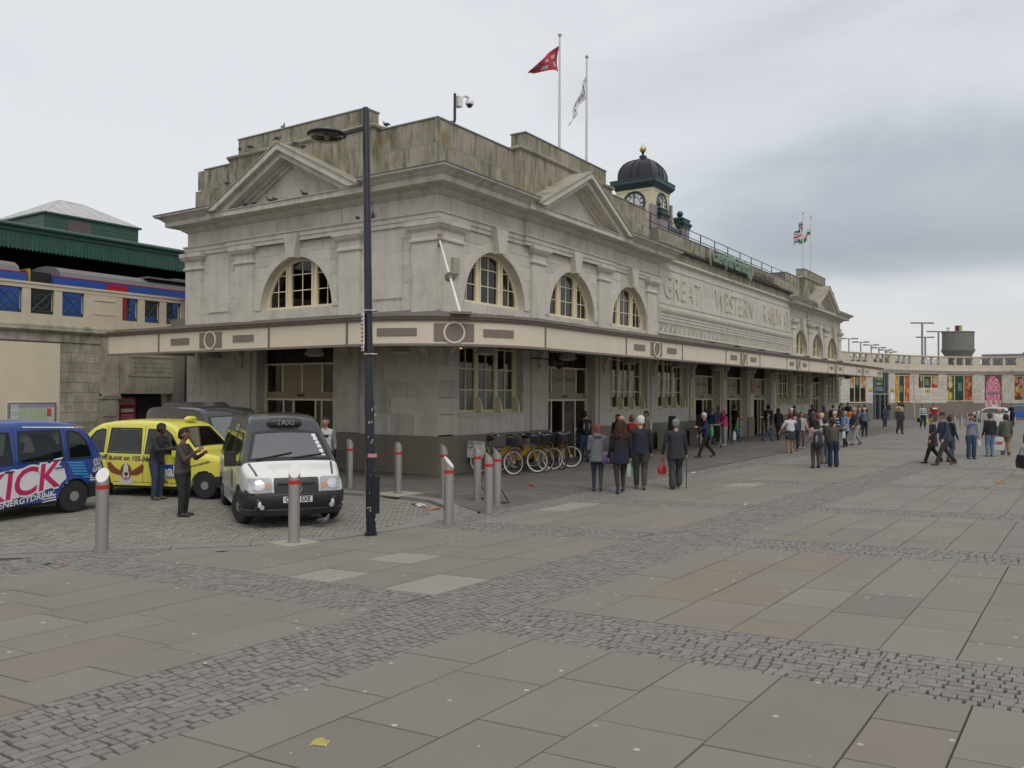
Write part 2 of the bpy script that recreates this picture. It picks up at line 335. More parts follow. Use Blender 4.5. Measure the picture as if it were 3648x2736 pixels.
# slab panels
slabs=[];st=[];sw=[];sz=[]
def panel(cx0,cx1,ry0,ry1,nrows,gap=.0045):
    """panel between cross lines cx0(y)..cx1(y) and row lines ry0(x)..ry1(x)"""
    hs=np.array([rg.uniform(.85,1.2) for _ in range(nrows)]); hs=np.concatenate([[0],np.cumsum(hs)/hs.sum()])
    for r in range(nrows):
        a,b_=hs[r],hs[r+1]
        def Y(x,k): return ry0(x)*(1-k)+ry1(x)*k
        xm0=cx0((ry0(0)+ry1(0))/2); xm1=cx1((ry0(0)+ry1(0))/2); L=xm1-xm0; cuts=[0.]; 
        while cuts[-1]<1-.6/L: cuts.append(cuts[-1]+rg.uniform(.62,1.35)/L)
        cuts[-1]=1. if len(cuts)>1 else 1.; 
        if len(cuts)==1: cuts=[0.,1.]
        for u0,u1 in zip(cuts,cuts[1:]):
            q=[]
            for u,k,gx,gy in ((u0,a,gap,gap),(u1,a,-gap,gap),(u1,b_,-gap,-gap),(u0,b_,gap,-gap)):
                y=Y(xm0+u*L,k); x=cx0(y)*(1-u)+cx1(y)*u; y=Y(x,k)
                q.append((x+gx,y+(gy if ry1(0)>ry0(0) else -gy)))
            if ry1(0)<ry0(0): q=q[::-1]
            slabs.append(q); st.append(rg.normal(0,.04)); z=rg.uniform(-.002,.002); sz.append([z+rg.uniform(-.0015,.0015) for _ in range(4)])
            sw.append(rg.choice([0,0,0,.12,.25,.4],p=[.45,.15,.1,.15,.1,.05]))
far=lambda y:20.-.3*(y+9.5)
cols=[(lambda y:-17.2-.1*(y+9.5),XL[0]),(XL[1],XL[2]),(XL[3],XL[4]),(XL[5],XL[6]),(XL[7],XL[8]),(XL[9],far)]
for i,(a,b_) in enumerate(cols):
    top=(lambda x:-3.9-.03*(x+12)) if i<=1 else s0b
    panel(a,b_,s1a,top,7 if i<2 else 5)
    panel(a,b_,s1b,lambda x:-19.5,14)
slabs=np.array(slabs); slabs=slabs+rg.uniform(-.003,.003,slabs.shape); st=np.array(st); sw=np.array(sw,float); sz=np.array(sz)
cen=slabs.mean(1); keep=~in_road(cen[:,0],cen[:,1])&(edge_dist(cen[:,0],cen[:,1])>.42); slabs,st,sw,sz,cen=slabs[keep],st[keep],sw[keep],sz[keep],cen[keep]
# pale new slabs seen in the photo
for px,py in [(-9.55,-7.0),(-10.93,-6.84),(-10.65,-8.6),(-4.0,-6.4),(2.8,-7.3)]:
    i=np.argmin((cen[:,0]-px)**2+(cen[:,1]-py)**2); st[i]=.42; sw[i]=0
for px,py in [(-8.6,-11.2),(-7.3,-11.6),(-6.0,-11.9),(-9.4,-11.5)]:
    i=np.argmin((cen[:,0]-px)**2+(cen[:,1]-py)**2); st[i]=.0; sw[i]=.5
pieces('slab',slabs,sz,-.03,st,M_slab,pav,inset=.004,warm=sw,stuff='far_slabs')
# setts
Q=[];T=[];Z=[]
def setts(P00,P10,P01,P11,nu,nv,jit=.13):
    """bilinear patch of setts, nv rows across, nu along"""
    P=[np.array(p,float) for p in (P00,P10,P01,P11)]
    def B(u,v): return P[0]*(1-u)*(1-v)+P[1]*u*(1-v)+P[2]*(1-u)*v+P[3]*u*v
    du,dv=1./nu,1./nv
    for r in range(nv):
        off=rg.uniform(0,1)
        for c in range(-1,nu):
            u0=(c+off)*du+rg.uniform(-1,1)*jit*du; u1=(c+1+off)*du+rg.uniform(-1,1)*jit*du
            u0=max(u0,0);u1=min(u1,1)
            if u1-u0<.12*du: continue
            g=.025; q=[]
            for u,v,a,b_ in ((u0,r,1,1),(u1,r,-1,1),(u1,r+1,-1,-1),(u0,r+1,1,-1)):
                q.append(B(u+a*g*du+rg.uniform(-1,1)*.04*du,(v+b_*g+rg.uniform(-1,1)*.05)*dv))
            Q.append(q);T.append(rg.normal(-.01,.06)); z=rg.uniform(-.006,.001); Z.append([z+rg.uniform(-.0025,.0025) for _ in range(4)])
def strip_x(x0,x1,lo,hi,rows):
    n=max(1,int((x1-x0)/1.)) 
    for i in range(n):
        a=x0+(x1-x0)*i/n; b_=x0+(x1-x0)*(i+1)/n; setts((a,lo(a)),(b_,lo(b_)),(a,hi(a)),(b_,hi(b_)),int(round((b_-a)/.098)),rows)
def strip_y(y0,y1,l,r,rows):
    n=max(1,int(abs(y1-y0)/1.))
    for i in range(n):
        a=y0+(y1-y0)*i/n; b_=y0+(y1-y0)*(i+1)/n; setts((l(a),a),(l(b_),b_),(r(a),a),(r(b_),b_),int(round(abs(b_-a)/.098)),rows)
strip_x(-17.5,18,s1b,s1a,14)
for i in (0,2,4,6,8):
    a,b_=XL[i],XL[i+1]; n=11 if i<4 else 9
    strip_y(s1b((a(-10)))-.005,-17.,a,b_,n); 
    strip_y(s1a(a(-9)),(-3.95 if i<=2 else s0b(0)),a,b_,n)
strip_x(-13.8,-9.6,lambda x:-3.95-.03*(x+12),lambda x:-3.0-.3*(x+12),9)
strip_x(-6.7,20,s0b,s0a,7)
Q=np.array(Q);T=np.array(T);Z=np.array(Z); c=Q.mean(1); k=~in_road(c[:,0],c[:,1])&(edge_dist(c[:,0],c[:,1])>.34); Q,T,Z=Q[k],T[k],Z[k]
# wind all quads counter-clockwise
def ccw(Q,Z):
    A=(Q[:,1]-Q[:,0]); B=(Q[:,3]-Q[:,0]); neg=(A[:,0]*B[:,1]-A[:,1]*B[:,0])<0; Q[neg]=Q[neg][:,::-1]; Z[neg]=Z[neg][:,::-1]; return Q,Z
Q,Z=ccw(Q,Z)
pieces('sett',Q,Z,-.045,T,M_sett,pav,inset=.006,stuff='far_setts')
# walk beside the building (fine paving), drain line, far plaza sheet
def brickpave(name,col,scale,bw,bh,mort,rot=0.,squash=1.):
    m=bpy.data.materials.new(name); m.use_nodes=True; t=m.node_tree; bs=t.nodes['Principled BSDF']; g=N(t,'ShaderNodeNewGeometry'); mp=N(t,'ShaderNodeMapping'); mp.inputs['Rotation'].default_value=(0,0,rot); t.links.new(g.outputs['Position'],mp.inputs[0])
    br=N(t,'ShaderNodeTexBrick'); br.inputs['Scale'].default_value=1; br.inputs['Brick Width'].default_value=bw; br.inputs['Row Height'].default_value=bh; br.inputs['Mortar Size'].default_value=mort
    br.inputs['Color1'].default_value=(*[c*.9 for c in col],1); br.inputs['Color2'].default_value=(*[c*1.1 for c in col],1); br.inputs['Mortar'].default_value=(*[c*.45 for c in col],1); t.links.new(mp.outputs[0],br.inputs[0])
    n=N(t,'ShaderNodeTexNoise'); n.inputs['Scale'].default_value=.5; n.inputs['Detail'].default_value=6; t.links.new(g.outputs['Position'],n.inputs[0]); s=N(t,'ShaderNodeVectorMath',operation='SCALE'); t.links.new(br.outputs[0],s.inputs[0]); t.links.new(M(t,'MULTIPLY_ADD',n.outputs[0],.5,.75),s.inputs['Scale'])
    t.links.new(s.outputs[0],bs.inputs['Base Color']); bs.inputs['Roughness'].default_value=.85
    bp=N(t,'ShaderNodeBump'); bp.inputs['Strength'].default_value=.4; bp.inputs['Distance'].default_value=.004; t.links.new(br.outputs['Fac'],bp.inputs['Height']); bp.invert=True; t.links.new(bp.outputs[0],bs.inputs['Normal']); return m
M_walk=brickpave('walk_paving',(.135,.125,.107),1,.62,.42,.012)
M_plaza=brickpave('plaza_paving',(.188,.176,.151),1,1.1,.66,.014,.06)
b=MB(); b.add([(x,y,-.002) for x,y in [(-5.35,-5.35),(120,-5.35),(120,8),(0,8),(-4.42,12.4),(-4.32,2),(-4.15,-.7),(-3.95,-2.2),(-4.1,-3.3),(-4.7,-4.3)]],[tuple(range(10))]); tag(b.build('footway',M_walk,None,recalc=False),kind='structure')
b=MB(); b.add([(x,y,-.0015) for x,y in [(20.6,-5.352),(120,-5.352),(120,-40),(31,-40)]],[(0,3,2,1)][::-1]); b.add([(x,y,-.006) for x,y in [(16.5,-5.36),(24.,-5.36),(34,-30),(24.,-30)]],[(0,1,2,3)]); tag(b.build('plaza',M_plaza,None,recalc=True),kind='structure')
b=MB(); b.box(5.2,110,-5.34,-5.28,-.01,.004,0); tag(b.build('slot_drain',mat('drain_iron',(.05,.045,.04),.6,.2,5)),'dark slot drain line crossing the plaza paving parallel to the station','drain')
# road blocks (herringbone) inside the kerb
cs=.103; a=R(38); ca,sa=math.cos(a),math.sin(a); I,J=np.meshgrid(np.arange(-170,170),np.arange(-170,170)); I=I.ravel();J=J.ravel(); d=(I-J)%4
quads=[]
for sel,w,h in ((d==0,2,1),(d==3,1,2)):
    i,j=I[sel],J[sel]; g=.0035
    x0,y0=i*cs+g,j*cs+g; x1,y1=(i+w)*cs-g,(j+h)*cs-g
    q=np.stack([np.stack([x0,y0],1),np.stack([x1,y0],1),np.stack([x1,y1],1),np.stack([x0,y1],1)],1); quads.append(q)
q=np.concatenate(quads); q=np.stack([q[...,0]*ca-q[...,1]*sa-9,q[...,0]*sa+q[...,1]*ca+1.5],2)
c=q.mean(1); k=in_road(c[:,0],c[:,1])&(edge_dist(c[:,0],c[:,1])>.36)&(c[:,0]>-17)&(c[:,1]<8.5)&inview(c,pad=1.3); q=q[k]
road=thing('road',None,None,kind='structure')
z=rg.uniform(-.004,.004,(len(q),1))+rg.uniform(-.002,.002,(len(q),4))-.07
pieces('paving_block',q,z,-.12,rg.normal(0,.07,len(q)),M_block,road,inset=.004,stuff='far_paving_blocks')
b=MB(); b.add([(x,y,-.078) for x,y in EDGE+[(-30,12.4)]],[tuple(range(len(EDGE)+1))]); b.build('joint_sand',mat('joint_sand',(.085,.08,.07),.95,.2,4,tint=False),road,recalc=False)
# kerb stones along the road edge
kerb=thing('kerb',None,None,kind='structure')
pts=[]; 
for (ax,ay),(bx,by) in zip(EDGE[1:],EDGE[2:]):
    n=max(1,int(math.hypot(bx-ax,by-ay)/.45))
    for i in range(n): pts.append((ax+(bx-ax)*i/n,ay+(by-ay)*i/n))
pts.append(EDGE[-1]); 
def outw(i):
    a=Vector(pts[max(i-1,0)]); b_=Vector(pts[min(i+1,len(pts)-1)]); d=(b_-a).normalized(); return Vector((d.y,-d.x))
for i in range(0,len(pts)-1,2):
    j=min(i+2,len(pts)-1); a,b_=Vector(pts[i]),Vector(pts[j]); na,nb=outw(i),outw(j)
    poly=[a+na*.30,b_+nb*.30,b_-nb*.0,a-na*.0]; c0=sum(poly,Vector((0,0)))/4; poly=[p+(c0-p).normalized()*.006 for p in poly]
    b=MB(); b.prism([(p.x,p.y) for p in poly],-.14,-.0+rnd.uniform(-.003,.003),'z',0,rnd.uniform(-.08,.08)); b.build('kerb_stone',M_kerb,kerb)
    poly=[a-na*.0,b_-nb*.0,b_-nb*.36,a-na*.36]; c0=sum(poly,Vector((0,0)))/4; poly=[p+(c0-p).normalized()*.006 for p in poly]
    b=MB(); b.prism([(p.x,p.y) for p in poly],-.14,-.068+rnd.uniform(-.003,.003),'z',0,rnd.uniform(-.02,.14)); b.build('channel_stone',M_kerb,kerb)
# pale skirt behind kerb where slabs stop
b=MB()
P2=[Vector(p) for p in pts]
vs=[];fs=[]
for i in range(len(pts)):
    n_=outw(i); a=P2[i]+n_*.306; c_=P2[i]+n_*.62; vs+= [(a.x,a.y,-.012),(c_.x,c_.y,-.012)]
for i in range(len(pts)-1): fs.append((2*i,2*i+1,2*i+3,2*i+2))
b.add(vs,fs); b.build('edge_paving',mat('edge_paving',(.20,.19,.17),.85,.2,5,.2,60,tint=False),pav,recalc=False)
# thin painted line on the road
b=MB()
for x0 in (-14.2,-13.2,-12.2,-11.2):
    pass
# ================================================================ STATION BUILDING
TL=lambda u,w,z:(u,-w,z)          # long front (plane Y=0)
TS=lambda u,w,z:(-w,u,z)          # short front (plane X=0)
ST=thing('railway_station','long pale limestone station building with pediments, arched windows and GREAT WESTERN RAILWAY lettering','station building')
LEN=50.6; WID=11.5
def poly_edges(o,za,zb,side,K=5):
    """edge polyline of opening o between za..zb; side -1 left, +1 right"""
    if o[0]=='r': u=o[1] if side<0 else o[2]; return [(u,za),(u,zb)]
    _,uc,Rr,zs=o; pts=[]
    for i in range(K+1):
        z=za+(zb-za)*i/K; h=z-zs; e=0 if h>=Rr else (Rr if h<=0 else math.sqrt(Rr*Rr-h*h)); pts.append((uc+side*e,z))
    return pts
def orange(o): return (o[3],o[4]) if o[0]=='r' else (o[3],o[3]+o[2])
def ouc(o): return (o[1]+o[2])/2 if o[0]=='r' else o[1]
def spans(u0,u1,za,zb,ops):
    cur=[(u0,za),(u0,zb)]; res=[]
    for o in sorted(ops,key=ouc):
        a,b_=orange(o)
        if min(zb,b_)-max(za,a)<.04 or ouc(o)<u0 or ouc(o)>u1: continue
        if o[0]=='r' and min(zb,b_)-max(za,a)<.5*(zb-za): continue
        res.append((cur,poly_edges(o,za,zb,-1))); cur=poly_edges(o,za,zb,1)
    res.append((cur,[(u1,za),(u1,zb)])); return res
NST=[0]; STUFF={}
def stone_wall(T,u0,u1,zs,ops,w,material,name='stone',wmin=.75,wmax=1.35,part=True,parent=None,gap=.007,depth=.03):
    parent=parent or WALL
    for ci,(za,zb) in enumerate(zip(zs,zs[1:])):
        for L,Rr in spans(u0,u1,za,zb,ops):
            ul=max(p[0] for p in L); ur=min(p[0] for p in Rr)
            if ur-ul<.05 and (max(p[0] for p in Rr)-min(p[0] for p in L))<.12: continue
            cuts=[]; u=ul+(rnd.uniform(.45,1.2) if ur-ul>1.4 else 99)
            while u<ur-.4: cuts.append(u); u+=rnd.uniform(wmin,wmax)
            eds=[L]+[[(c,za),(c,zb)] for c in cuts]+[Rr]
            for A,B in zip(eds,eds[1:]):
                A2=[(p[0]+gap,min(max(p[1],za+gap),zb-gap)) for p in A]; B2=[(p[0]-gap,min(max(p[1],za+gap),zb-gap)) for p in B]
                if max(p[0] for p in B2)-min(p[0] for p in A2)<.03: continue
                poly=A2+B2[::-1]; dw=rnd.uniform(-.003,.003)
                mb=MB(T) if part and NST[0]<286 else STUFF.setdefault((material.name,),MB()); old=mb.T; mb.T=T
                mb.prism(poly,w-depth,w+dw,'y',0,rnd.gauss(0,.055)); mb.T=old
                if part and NST[0]<286: mb.T=T; mb.build(name,material,parent); NST[0]+=1
def backing(mb,T,u0,u1,zs,ops,w0,w1):
    for za,zb in zip(zs,zs[1:]):
        for L,Rr in spans(u0,u1,za,zb,ops):
            if max(p[0] for p in Rr)-min(p[0] for p in L)<.01: continue
            mb.T=T; mb.prism(L+Rr[::-1],w0,w1,'y',0,0.); mb.T=None
# ---- openings
CX=[2.83,7.72,12.5,38.85,43.4,47.9]; RA=1.67; ZS=5.05
GO=[(.99,'w'),(6.06,'d'),(10.78,'w'),(15.3,'w'),(19.75,'d'),(24.25,'d'),(28.75,'d'),(33.2,'w'),(37.5,'w'),(41.9,'d'),(46.2,'w')]; GW=3.45
opsL=[('a',c,RA,ZS) for c in CX]+[('r',g,g+GW,(1.72 if k=='w' else -.1),4.12) for g,k in GO]
CY=5.88; opsS=[('a',CY,RA,ZS),('r',4.18,7.75,-.1,4.12)]
zc_lo=[1.13,1.72,2.2,2.68,3.16,3.64,4.12,4.5]; zc_hi=[4.5,5.05,5.55,6.05,6.5,6.85,7.2]; zc_fr=[7.53,8.05]
wb=MB()
backing(wb,TL,0.,LEN,[0,.6]+zc_lo+zc_hi[1:]+[7.55,8.1,8.8],opsL,-.7,-.012)
backing(wb,TS,.7,WID,[0,.6]+zc_lo+zc_hi[1:]+[7.55,8.1,8.8],opsS,-.7,-.012)
wb.box(.012,.7,.012,.7,0,8.8); wb.box(LEN-.7,LEN-.01,.7,9,0,8.8); wb.box(.012,LEN,11.2,WID,0,8.8)
WALL=wb.build('wall',M_trim,ST)
# visible near stones become parts; the far ones are one part
stone_wall(TS,0.,WID,zc_lo,opsS,0.,M_stone); stone_wall(TS,0.,WID,zc_hi,opsS,0.,M_stone); 
stone_wall(TL,0.,15.3,zc_lo,[o for o in opsL if ouc(o)<15.3],0.,M_stone)
stone_wall(TL,0.,15.3,zc_hi,[o for o in opsL if ouc(o)<15.3],0.,M_stone)
stone_wall(TL,15.3,LEN,zc_lo,[o for o in opsL if ouc(o)>15.3],0.,M_stone,part=False)
stone_wall(TL,36.3,LEN,zc_hi,[o for o in opsL if ouc(o)>36],0.,M_stone,part=False)
stone_wall(TL,15.3,36.3,[4.5,5.0],[],0.,M_stone,part=False)
stone_wall(TL,15.3,36.3,[8.42,8.85],[],.0,M_mossy,part=False)
# granite plinth blocks
def plinth(T,u0,u1,ops,w=.05):
    for L,Rr in spans(u0,u1,.05,1.0,ops):
        a,b_=L[0][0],Rr[0][0]; n=max(1,int(round((b_-a)/1.25)))
        for i in range(n):
            mb=MB(T); mb.box(a+(b_-a)*i/n+.003,a+(b_-a)*(i+1)/n-.003,-.02,w,0,1.10,0,rnd.gauss(0,.04)); mb.build('plinth_block',M_granite,ST)
            mb=MB(T); mb.prism([(a+(b_-a)*i/n+.003,1.10),(a+(b_-a)*(i+1)/n-.003,1.10),(a+(b_-a)*(i+1)/n-.003,1.135),(a+(b_-a)*i/n+.003,1.135)],-.02,w-.02,'y'); 
plinth(TL,.05,LEN,[('r',o[1],o[2],o[3],o[4]) for o in opsL if o[0]=='r' and o[3]<0]); plinth(TS,.05,WID,[opsS[1]])
b=MB(); b.box(-.052,.052,-.052,.052,0,1.102); b.build('plinth_block',M_granite,ST)
# ---- pilasters
CAP=[(-.02,6.66),(.03,6.66),(.055,6.685),(.055,6.74),(.02,6.77),(.015,6.79),(.015,6.96),(.05,6.99),(.10,7.03),(.135,7.09),(.14,7.115),(.165,7.12),(.165,7.265),(-.02,7.265)]
def pilaster(path,box):
    mb=MB(); mb.prism(box,4.5,7.2,'z'); o=mb.build('pilaster',M_stone,ST)
    mb=MB(); mb.sweep(path,CAP); mb.build('capital',M_trim,o)
def pil(T,u0,u1,w=.10):
    q=[T(u1,-.0,0)[:2],T(u1,w,0)[:2],T(u0,w,0)[:2],T(u0,-.0,0)[:2]]
    if T is TL: q=q[::-1]; path=[T(u0,0,0)[:2],T(u0,w,0)[:2],T(u1,w,0)[:2],T(u1,0,0)[:2]]
    else: path=[T(u1,0,0)[:2],T(u1,w,0)[:2],T(u0,w,0)[:2],T(u0,0,0)[:2]]
    pilaster(path,q)
pilaster([(0,.94),(-.10,.94),(-.10,-.10),(1.0,-.10),(1.0,0)],[(.01,.94),(-.10,.94),(-.10,-.02),(-.085,-.02),(-.085,-.085),(-.02,-.085),(-.02,-.10),(1.0,-.10),(1.0,.01)])
pil(TS,3.0,3.87); pil(TS,7.9,8.78); pil(TS,10.62,11.49)
for a,b_ in [(4.85,5.68),(9.62,10.5),(14.05,14.92),(36.6,37.4),(40.7,41.55),(45.2,46.05),(49.7,50.55)]: pil(TL,a,b_)
# ground floor piers between openings, groove strips
for a,b_ in [(4.9,5.7),(9.75,10.5),(14.5,15.1),(18.95,19.5),(23.4,24.05),(27.9,28.55),(32.4,33.),(36.85,37.3),(41.1,41.7),(45.5,46.05),(49.8,50.5)]:
    mb=MB(TL); mb.box(a,b_,-.01,.07,1.13,4.5,0,rnd.gauss(0,.03)); mb.build('pier_facing',M_stone,ST)
for a,b_ in [(3.05,3.9),(8.0,8.8)]:
    mb=MB(TS); mb.box(a,b_,-.01,.07,1.13,4.5,0,rnd.gauss(0,.03)); mb.build('pier_facing',M_stone,ST)
mb=MB(TS); mb.box(1.35,2.52,-.01,.03,5.12,6.9,0,.03); mb.build('raised_panel',M_stone,ST)
mb=MB(TS); mb.box(9.2,10.25,-.01,.03,5.12,6.9,0,.03); mb.build('raised_panel',M_stone,ST)
# ---- archivolts and keystones
def arch_trim(T,uc):
    mb=MB(T); n=28; ro,ri=RA+.26,RA-.005
    P=[(uc+ro*math.cos(PI*i/n),ZS+ro*math.sin(PI*i/n)) for i in range(n+1)]+[(uc+ri*math.cos(PI*i/n),ZS+ri*math.sin(PI*i/n)) for i in range(n,-1,-1)]
    for i in range(n):
        a0,a1=PI*i/n,PI*(i+1)/n; q=[(uc+ro*math.cos(a0),ZS+ro*math.sin(a0)),(uc+ro*math.cos(a1),ZS+ro*math.sin(a1)),(uc+ri*math.cos(a1),ZS+ri*math.sin(a1)),(uc+ri*math.cos(a0),ZS+ri*math.sin(a0))]
        mb.prism(q,-.02,.035,'y',0,.02)
    mb.build('archivolt',M_stone,ST)
    mb=MB(T); mb.prism([(uc-.17,6.70),(uc+.17,6.70),(uc+.33,7.43),(uc-.33,7.43)],-.3,.26,'y'); mb.box(uc-.19,uc+.19,-.3,.29,6.66,6.71); mb.build('keystone',M_stone,ST)
for c in CX: arch_trim(TL,c)
arch_trim(TS,CY)
# ---- entablature
PJ=.10
pathA=[(5,WID),(0,WID),(0,CY+3.2),(-PJ,CY+3.2),(-PJ,CY-3.2),(0,CY-3.2),(0,0),(7.6-3.2,0),(7.6-3.2,-PJ),(7.6+3.2,-PJ),(7.6+3.2,0),(15.3,0),(15.3,.5)]
pathB=[(36.3,.5),(36.3,0),(43.4-3.1,0),(43.4-3.1,-PJ),(43.4+3.1,-PJ),(43.4+3.1,0),(LEN,0),(LEN,8)]
ARC=[(-.02,7.2),(.05,7.2),(.05,7.33),(.08,7.335),(.08,7.455),(.13,7.49),(.13,7.53),(-.02,7.53)]
COR=[(-.02,8.02),(.04,8.02),(.06,8.05),(.14,8.09),(.19,8.15),(.20,8.19),(.54,8.215),(.56,8.23),(.56,8.385),(.60,8.40),(.60,8.42),(-.3,8.425)]
CYM=[(-.3,8.424),(.60,8.424),(.64,8.44),(.67,8.47),(.72,8.50),(.80,8.525),(.84,8.55),(.84,8.60),(-.3,8.66)]
for pth in (pathA,pathB):
    mb=MB(); mb.sweep(pth,ARC); mb.build('architrave',M_stone,ST)
    mb=MB(); mb.sweep(pth,COR); mb.build('cornice',M_trim,ST)
    mb=MB(); mb.sweep(pth,[(-.02,7.53),(-.004,7.53),(-.004,8.03),(-.02,8.03)]); mb.build('frieze_core',M_trim,ST)
# frieze stones
stone_wall(TS,0,WID,[7.535,8.015],[],.012,M_stone,wmin=1.,wmax=1.7,gap=.004); stone_wall(TL,0,15.3,[7.535,8.015],[],.012,M_stone,wmin=1.,wmax=1.7)
stone_wall(TS,CY-3.2,CY+3.2,[7.535,8.015],[],PJ+.012,M_trim,wmin=1.,wmax=1.7,part=False,depth=.1); stone_wall(TL,4.4,10.8,[7.535,8.015],[],PJ+.012,M_trim,wmin=1.,wmax=1.7,part=False,depth=.1)
stone_wall(TL,36.3,LEN,[7.535,8.015],[],.012,M_trim,part=False); stone_wall(TL,40.3,46.5,[7.535,8.015],[],PJ+.012,M_trim,part=False,depth=.1)
# cyma gutter mould outside the pediments, joints every ~1.2 m are cut as separate lengths
def cyma(pth):
    mb=MB(); mb.sweep(pth,CYM); o=mb.build('cyma_moulding',M_trim,ST)
    mb=MB(); mb.sweep(pth,[(-.3,8.665),(.84,8.604),(.865,8.604),(.865,8.63),(-.3,8.685)]); mb.build('lead_capping',M_lead,o)
H=3.42
cyma([(5,WID),(0,WID),(0,CY+H),]); cyma([(0,CY-H),(0,0),(7.6-H,0)]); cyma([(7.6+H,0),(15.3,0),(15.3,.5)]); cyma([(36.3,.5),(36.3,0),(43.4-3.35,0)]); cyma([(43.4+3.35,0),(LEN,0),(LEN,8)])
def pediment(T,uc,H=3.45,za=10.19,zf=8.43):
    root=MB(T); k=(za-zf)/H
    def chev(o0,o1,zb):   # chevron band between vertical offsets o0<o1 below the outer rake, cut at zb
        top=za-o0; bot=za-o1; h0=(top-zb)/k; h1=(bot-zb)/k
        return [[(uc-h0,zb),(uc,top),(uc,bot),(uc-h1,zb)],[(uc,top),(uc+h0,zb),(uc+h1,zb),(uc,bot)]]
    root.prism([(uc-H+.45,zf),(uc+H-.45,zf),(uc,za-.45*k-.05)],-.3,.13,'y'); ped=root.build('pediment',M_dirty if T is TS and False else M_trim,ST)
    for nm,o0,o1,w0,w1,ma in (('raking_cyma',0.,.19,-.3,.84,M_trim),('raking_corona',.192,.40,-.3,.66,M_trim),('raking_bed_mould',.402,.50,-.3,.36,M_trim),('raking_bed_mould',.502,.60,-.3,.24,M_trim)):
        mb=MB(T)
        for q in chev(o0,o1,zf): mb.prism(q,w0,w1,'y')
        mb.build(nm,ma,ped)
    mb=MB(T)
    for q in chev(-.05,-.004,zf): mb.prism(q,-.3,.87,'y')
    mb.build('pediment_slates',M_dirty,ped)
pediment(TS,CY); pediment(TL,7.6); pediment(TL,43.4,3.35,10.1)
# ---- parapets and attics
def parapet(path,zt=10.38):
    for nm,pr in (('parapet_base',[(-.85,8.6),(-.30,8.6),(-.30,9.62),(-.33,9.65),(-.85,9.65)]),('parapet_top',[(-.85,9.652),(-.40,9.652),(-.40,zt-.02),(-.85,zt-.02)])):
        mb=MB(); mb.sweep(path,pr); mb.build(nm,M_joint,ST)
    mb=MB(); mb.sweep(path,[(-.88,zt-.018),(-.36,zt-.018),(-.36,zt+.02),(-.88,zt+.05)]); mb.build('coping',M_copper,ST)
parapet([(5,WID),(0,WID),(0,CY+3.35)]); parapet([(0,CY-3.0),(0,0),(4.5,0)]); parapet([(10.6,0),(15.3,0),(15.3,1.5)]); parapet([(36.3,1.5),(36.3,0),(40.3,0)]); parapet([(46.4,0),(LEN,0),(LEN,8)])
def par_stones(T,u0,u1,part):
    stone_wall(T,u0,u1,[8.62,9.60],[],-.288,M_mossy,wmin=1.1,wmax=1.5,part=part,depth=.04); stone_wall(T,u0,u1,[9.66,10.355],[],-.388,M_mossy,wmin=1.1,wmax=1.5,part=part,depth=.04)
NST[0]=max(NST[0]-0,0)
for T,a,b_,p in ((TS,CY+3.35,11.5,False),(TS,.31,CY-3.0,False),(TL,.31,4.5,False),(TL,10.8,15.0,False),(TL,36.6,40.3,False),(TL,46.4,50.3,False)): par_stones(T,a,b_,p)
def attic(T,u0,u1,v0,v1):
    """lower block u0..u1, upper block v0..v1"""
    mb=MB(T); mb.box(u0,u1,-.75,-.10,8.6,10.40); mb.box(v0,v1,-.72,-.16,10.52,11.03); o=mb.build('attic',M_mossy,ST)
    n=max(1,int((v1-v0)/1.25))
    for i in range(n):
        a=v0+(v1-v0)*i/n; b_=v0+(v1-v0)*(i+1)/n; mb=MB(T); mb.box(a+.004,b_-.004,-.2,-.145+rnd.uniform(-.003,.003),10.53,11.02,0,rnd.gauss(0,.06)); mb.build('attic_stone',M_mossy,o)
    q=[(u1,-.75),(u1,-.10),(u0,-.10),(u0,-.75)]
    pr=[(-.02,10.38),(.02,10.38),(.07,10.41),(.09,10.46),(.06,10.50),(-.02,10.53)]
    path=[T(u,w,0)[:2] for u,w in (q if T is TS else q[::-1])]; mb=MB(); mb.sweep(path,pr); mb.build('attic_moulding',M_dirty,o)
    mb=MB(T); mb.box(v0-.03,v1+.03,-.75,-.12,11.03,11.07); mb.build('coping',M_copper,o)
attic(TS,2.65,9.35,3.0,8.95); attic(TL,4.4,11.05,4.75,10.6); attic(TL,40.1,46.7,40.4,46.4)
# ---- central inscription panel
cp=MB(TL)
X0,X1=15.3,36.3
cp.box(X0,X1,-.02,.02,6.16,8.25); center=cp.build('inscription_wall',M_stone,ST)
mb=MB(TL)
for q in ((X0+.06,X0+.12,6.42,7.9),(X1-.12,X1-.06,6.42,7.9),(X0+.06,X1-.06,6.36,6.42),(X0+.06,X1-.06,7.9,7.96)): mb.box(q[0],q[1],0,.055,q[2],q[3])
mb.build('panel_border',M_stone,center)
for i in range(14):
    a=X0+.14+(X1-X0-.28)*i/14; b_=X0+.14+(X1-X0-.28)*(i+1)/14
    for za,zb in ((6.43,7.14),(7.15,7.89)):
        sh=.6 if za>7 else 0.; mb=MB(TL); mb.box(max(a+.003-sh,X0+.14),min(b_-.003-sh,X1-.14) if i<13 else X1-.14,0,.03+rnd.uniform(-.002,.002),za,zb,0,rnd.gauss(0,.03)); mb.build('panel_stone',M_stone,center)
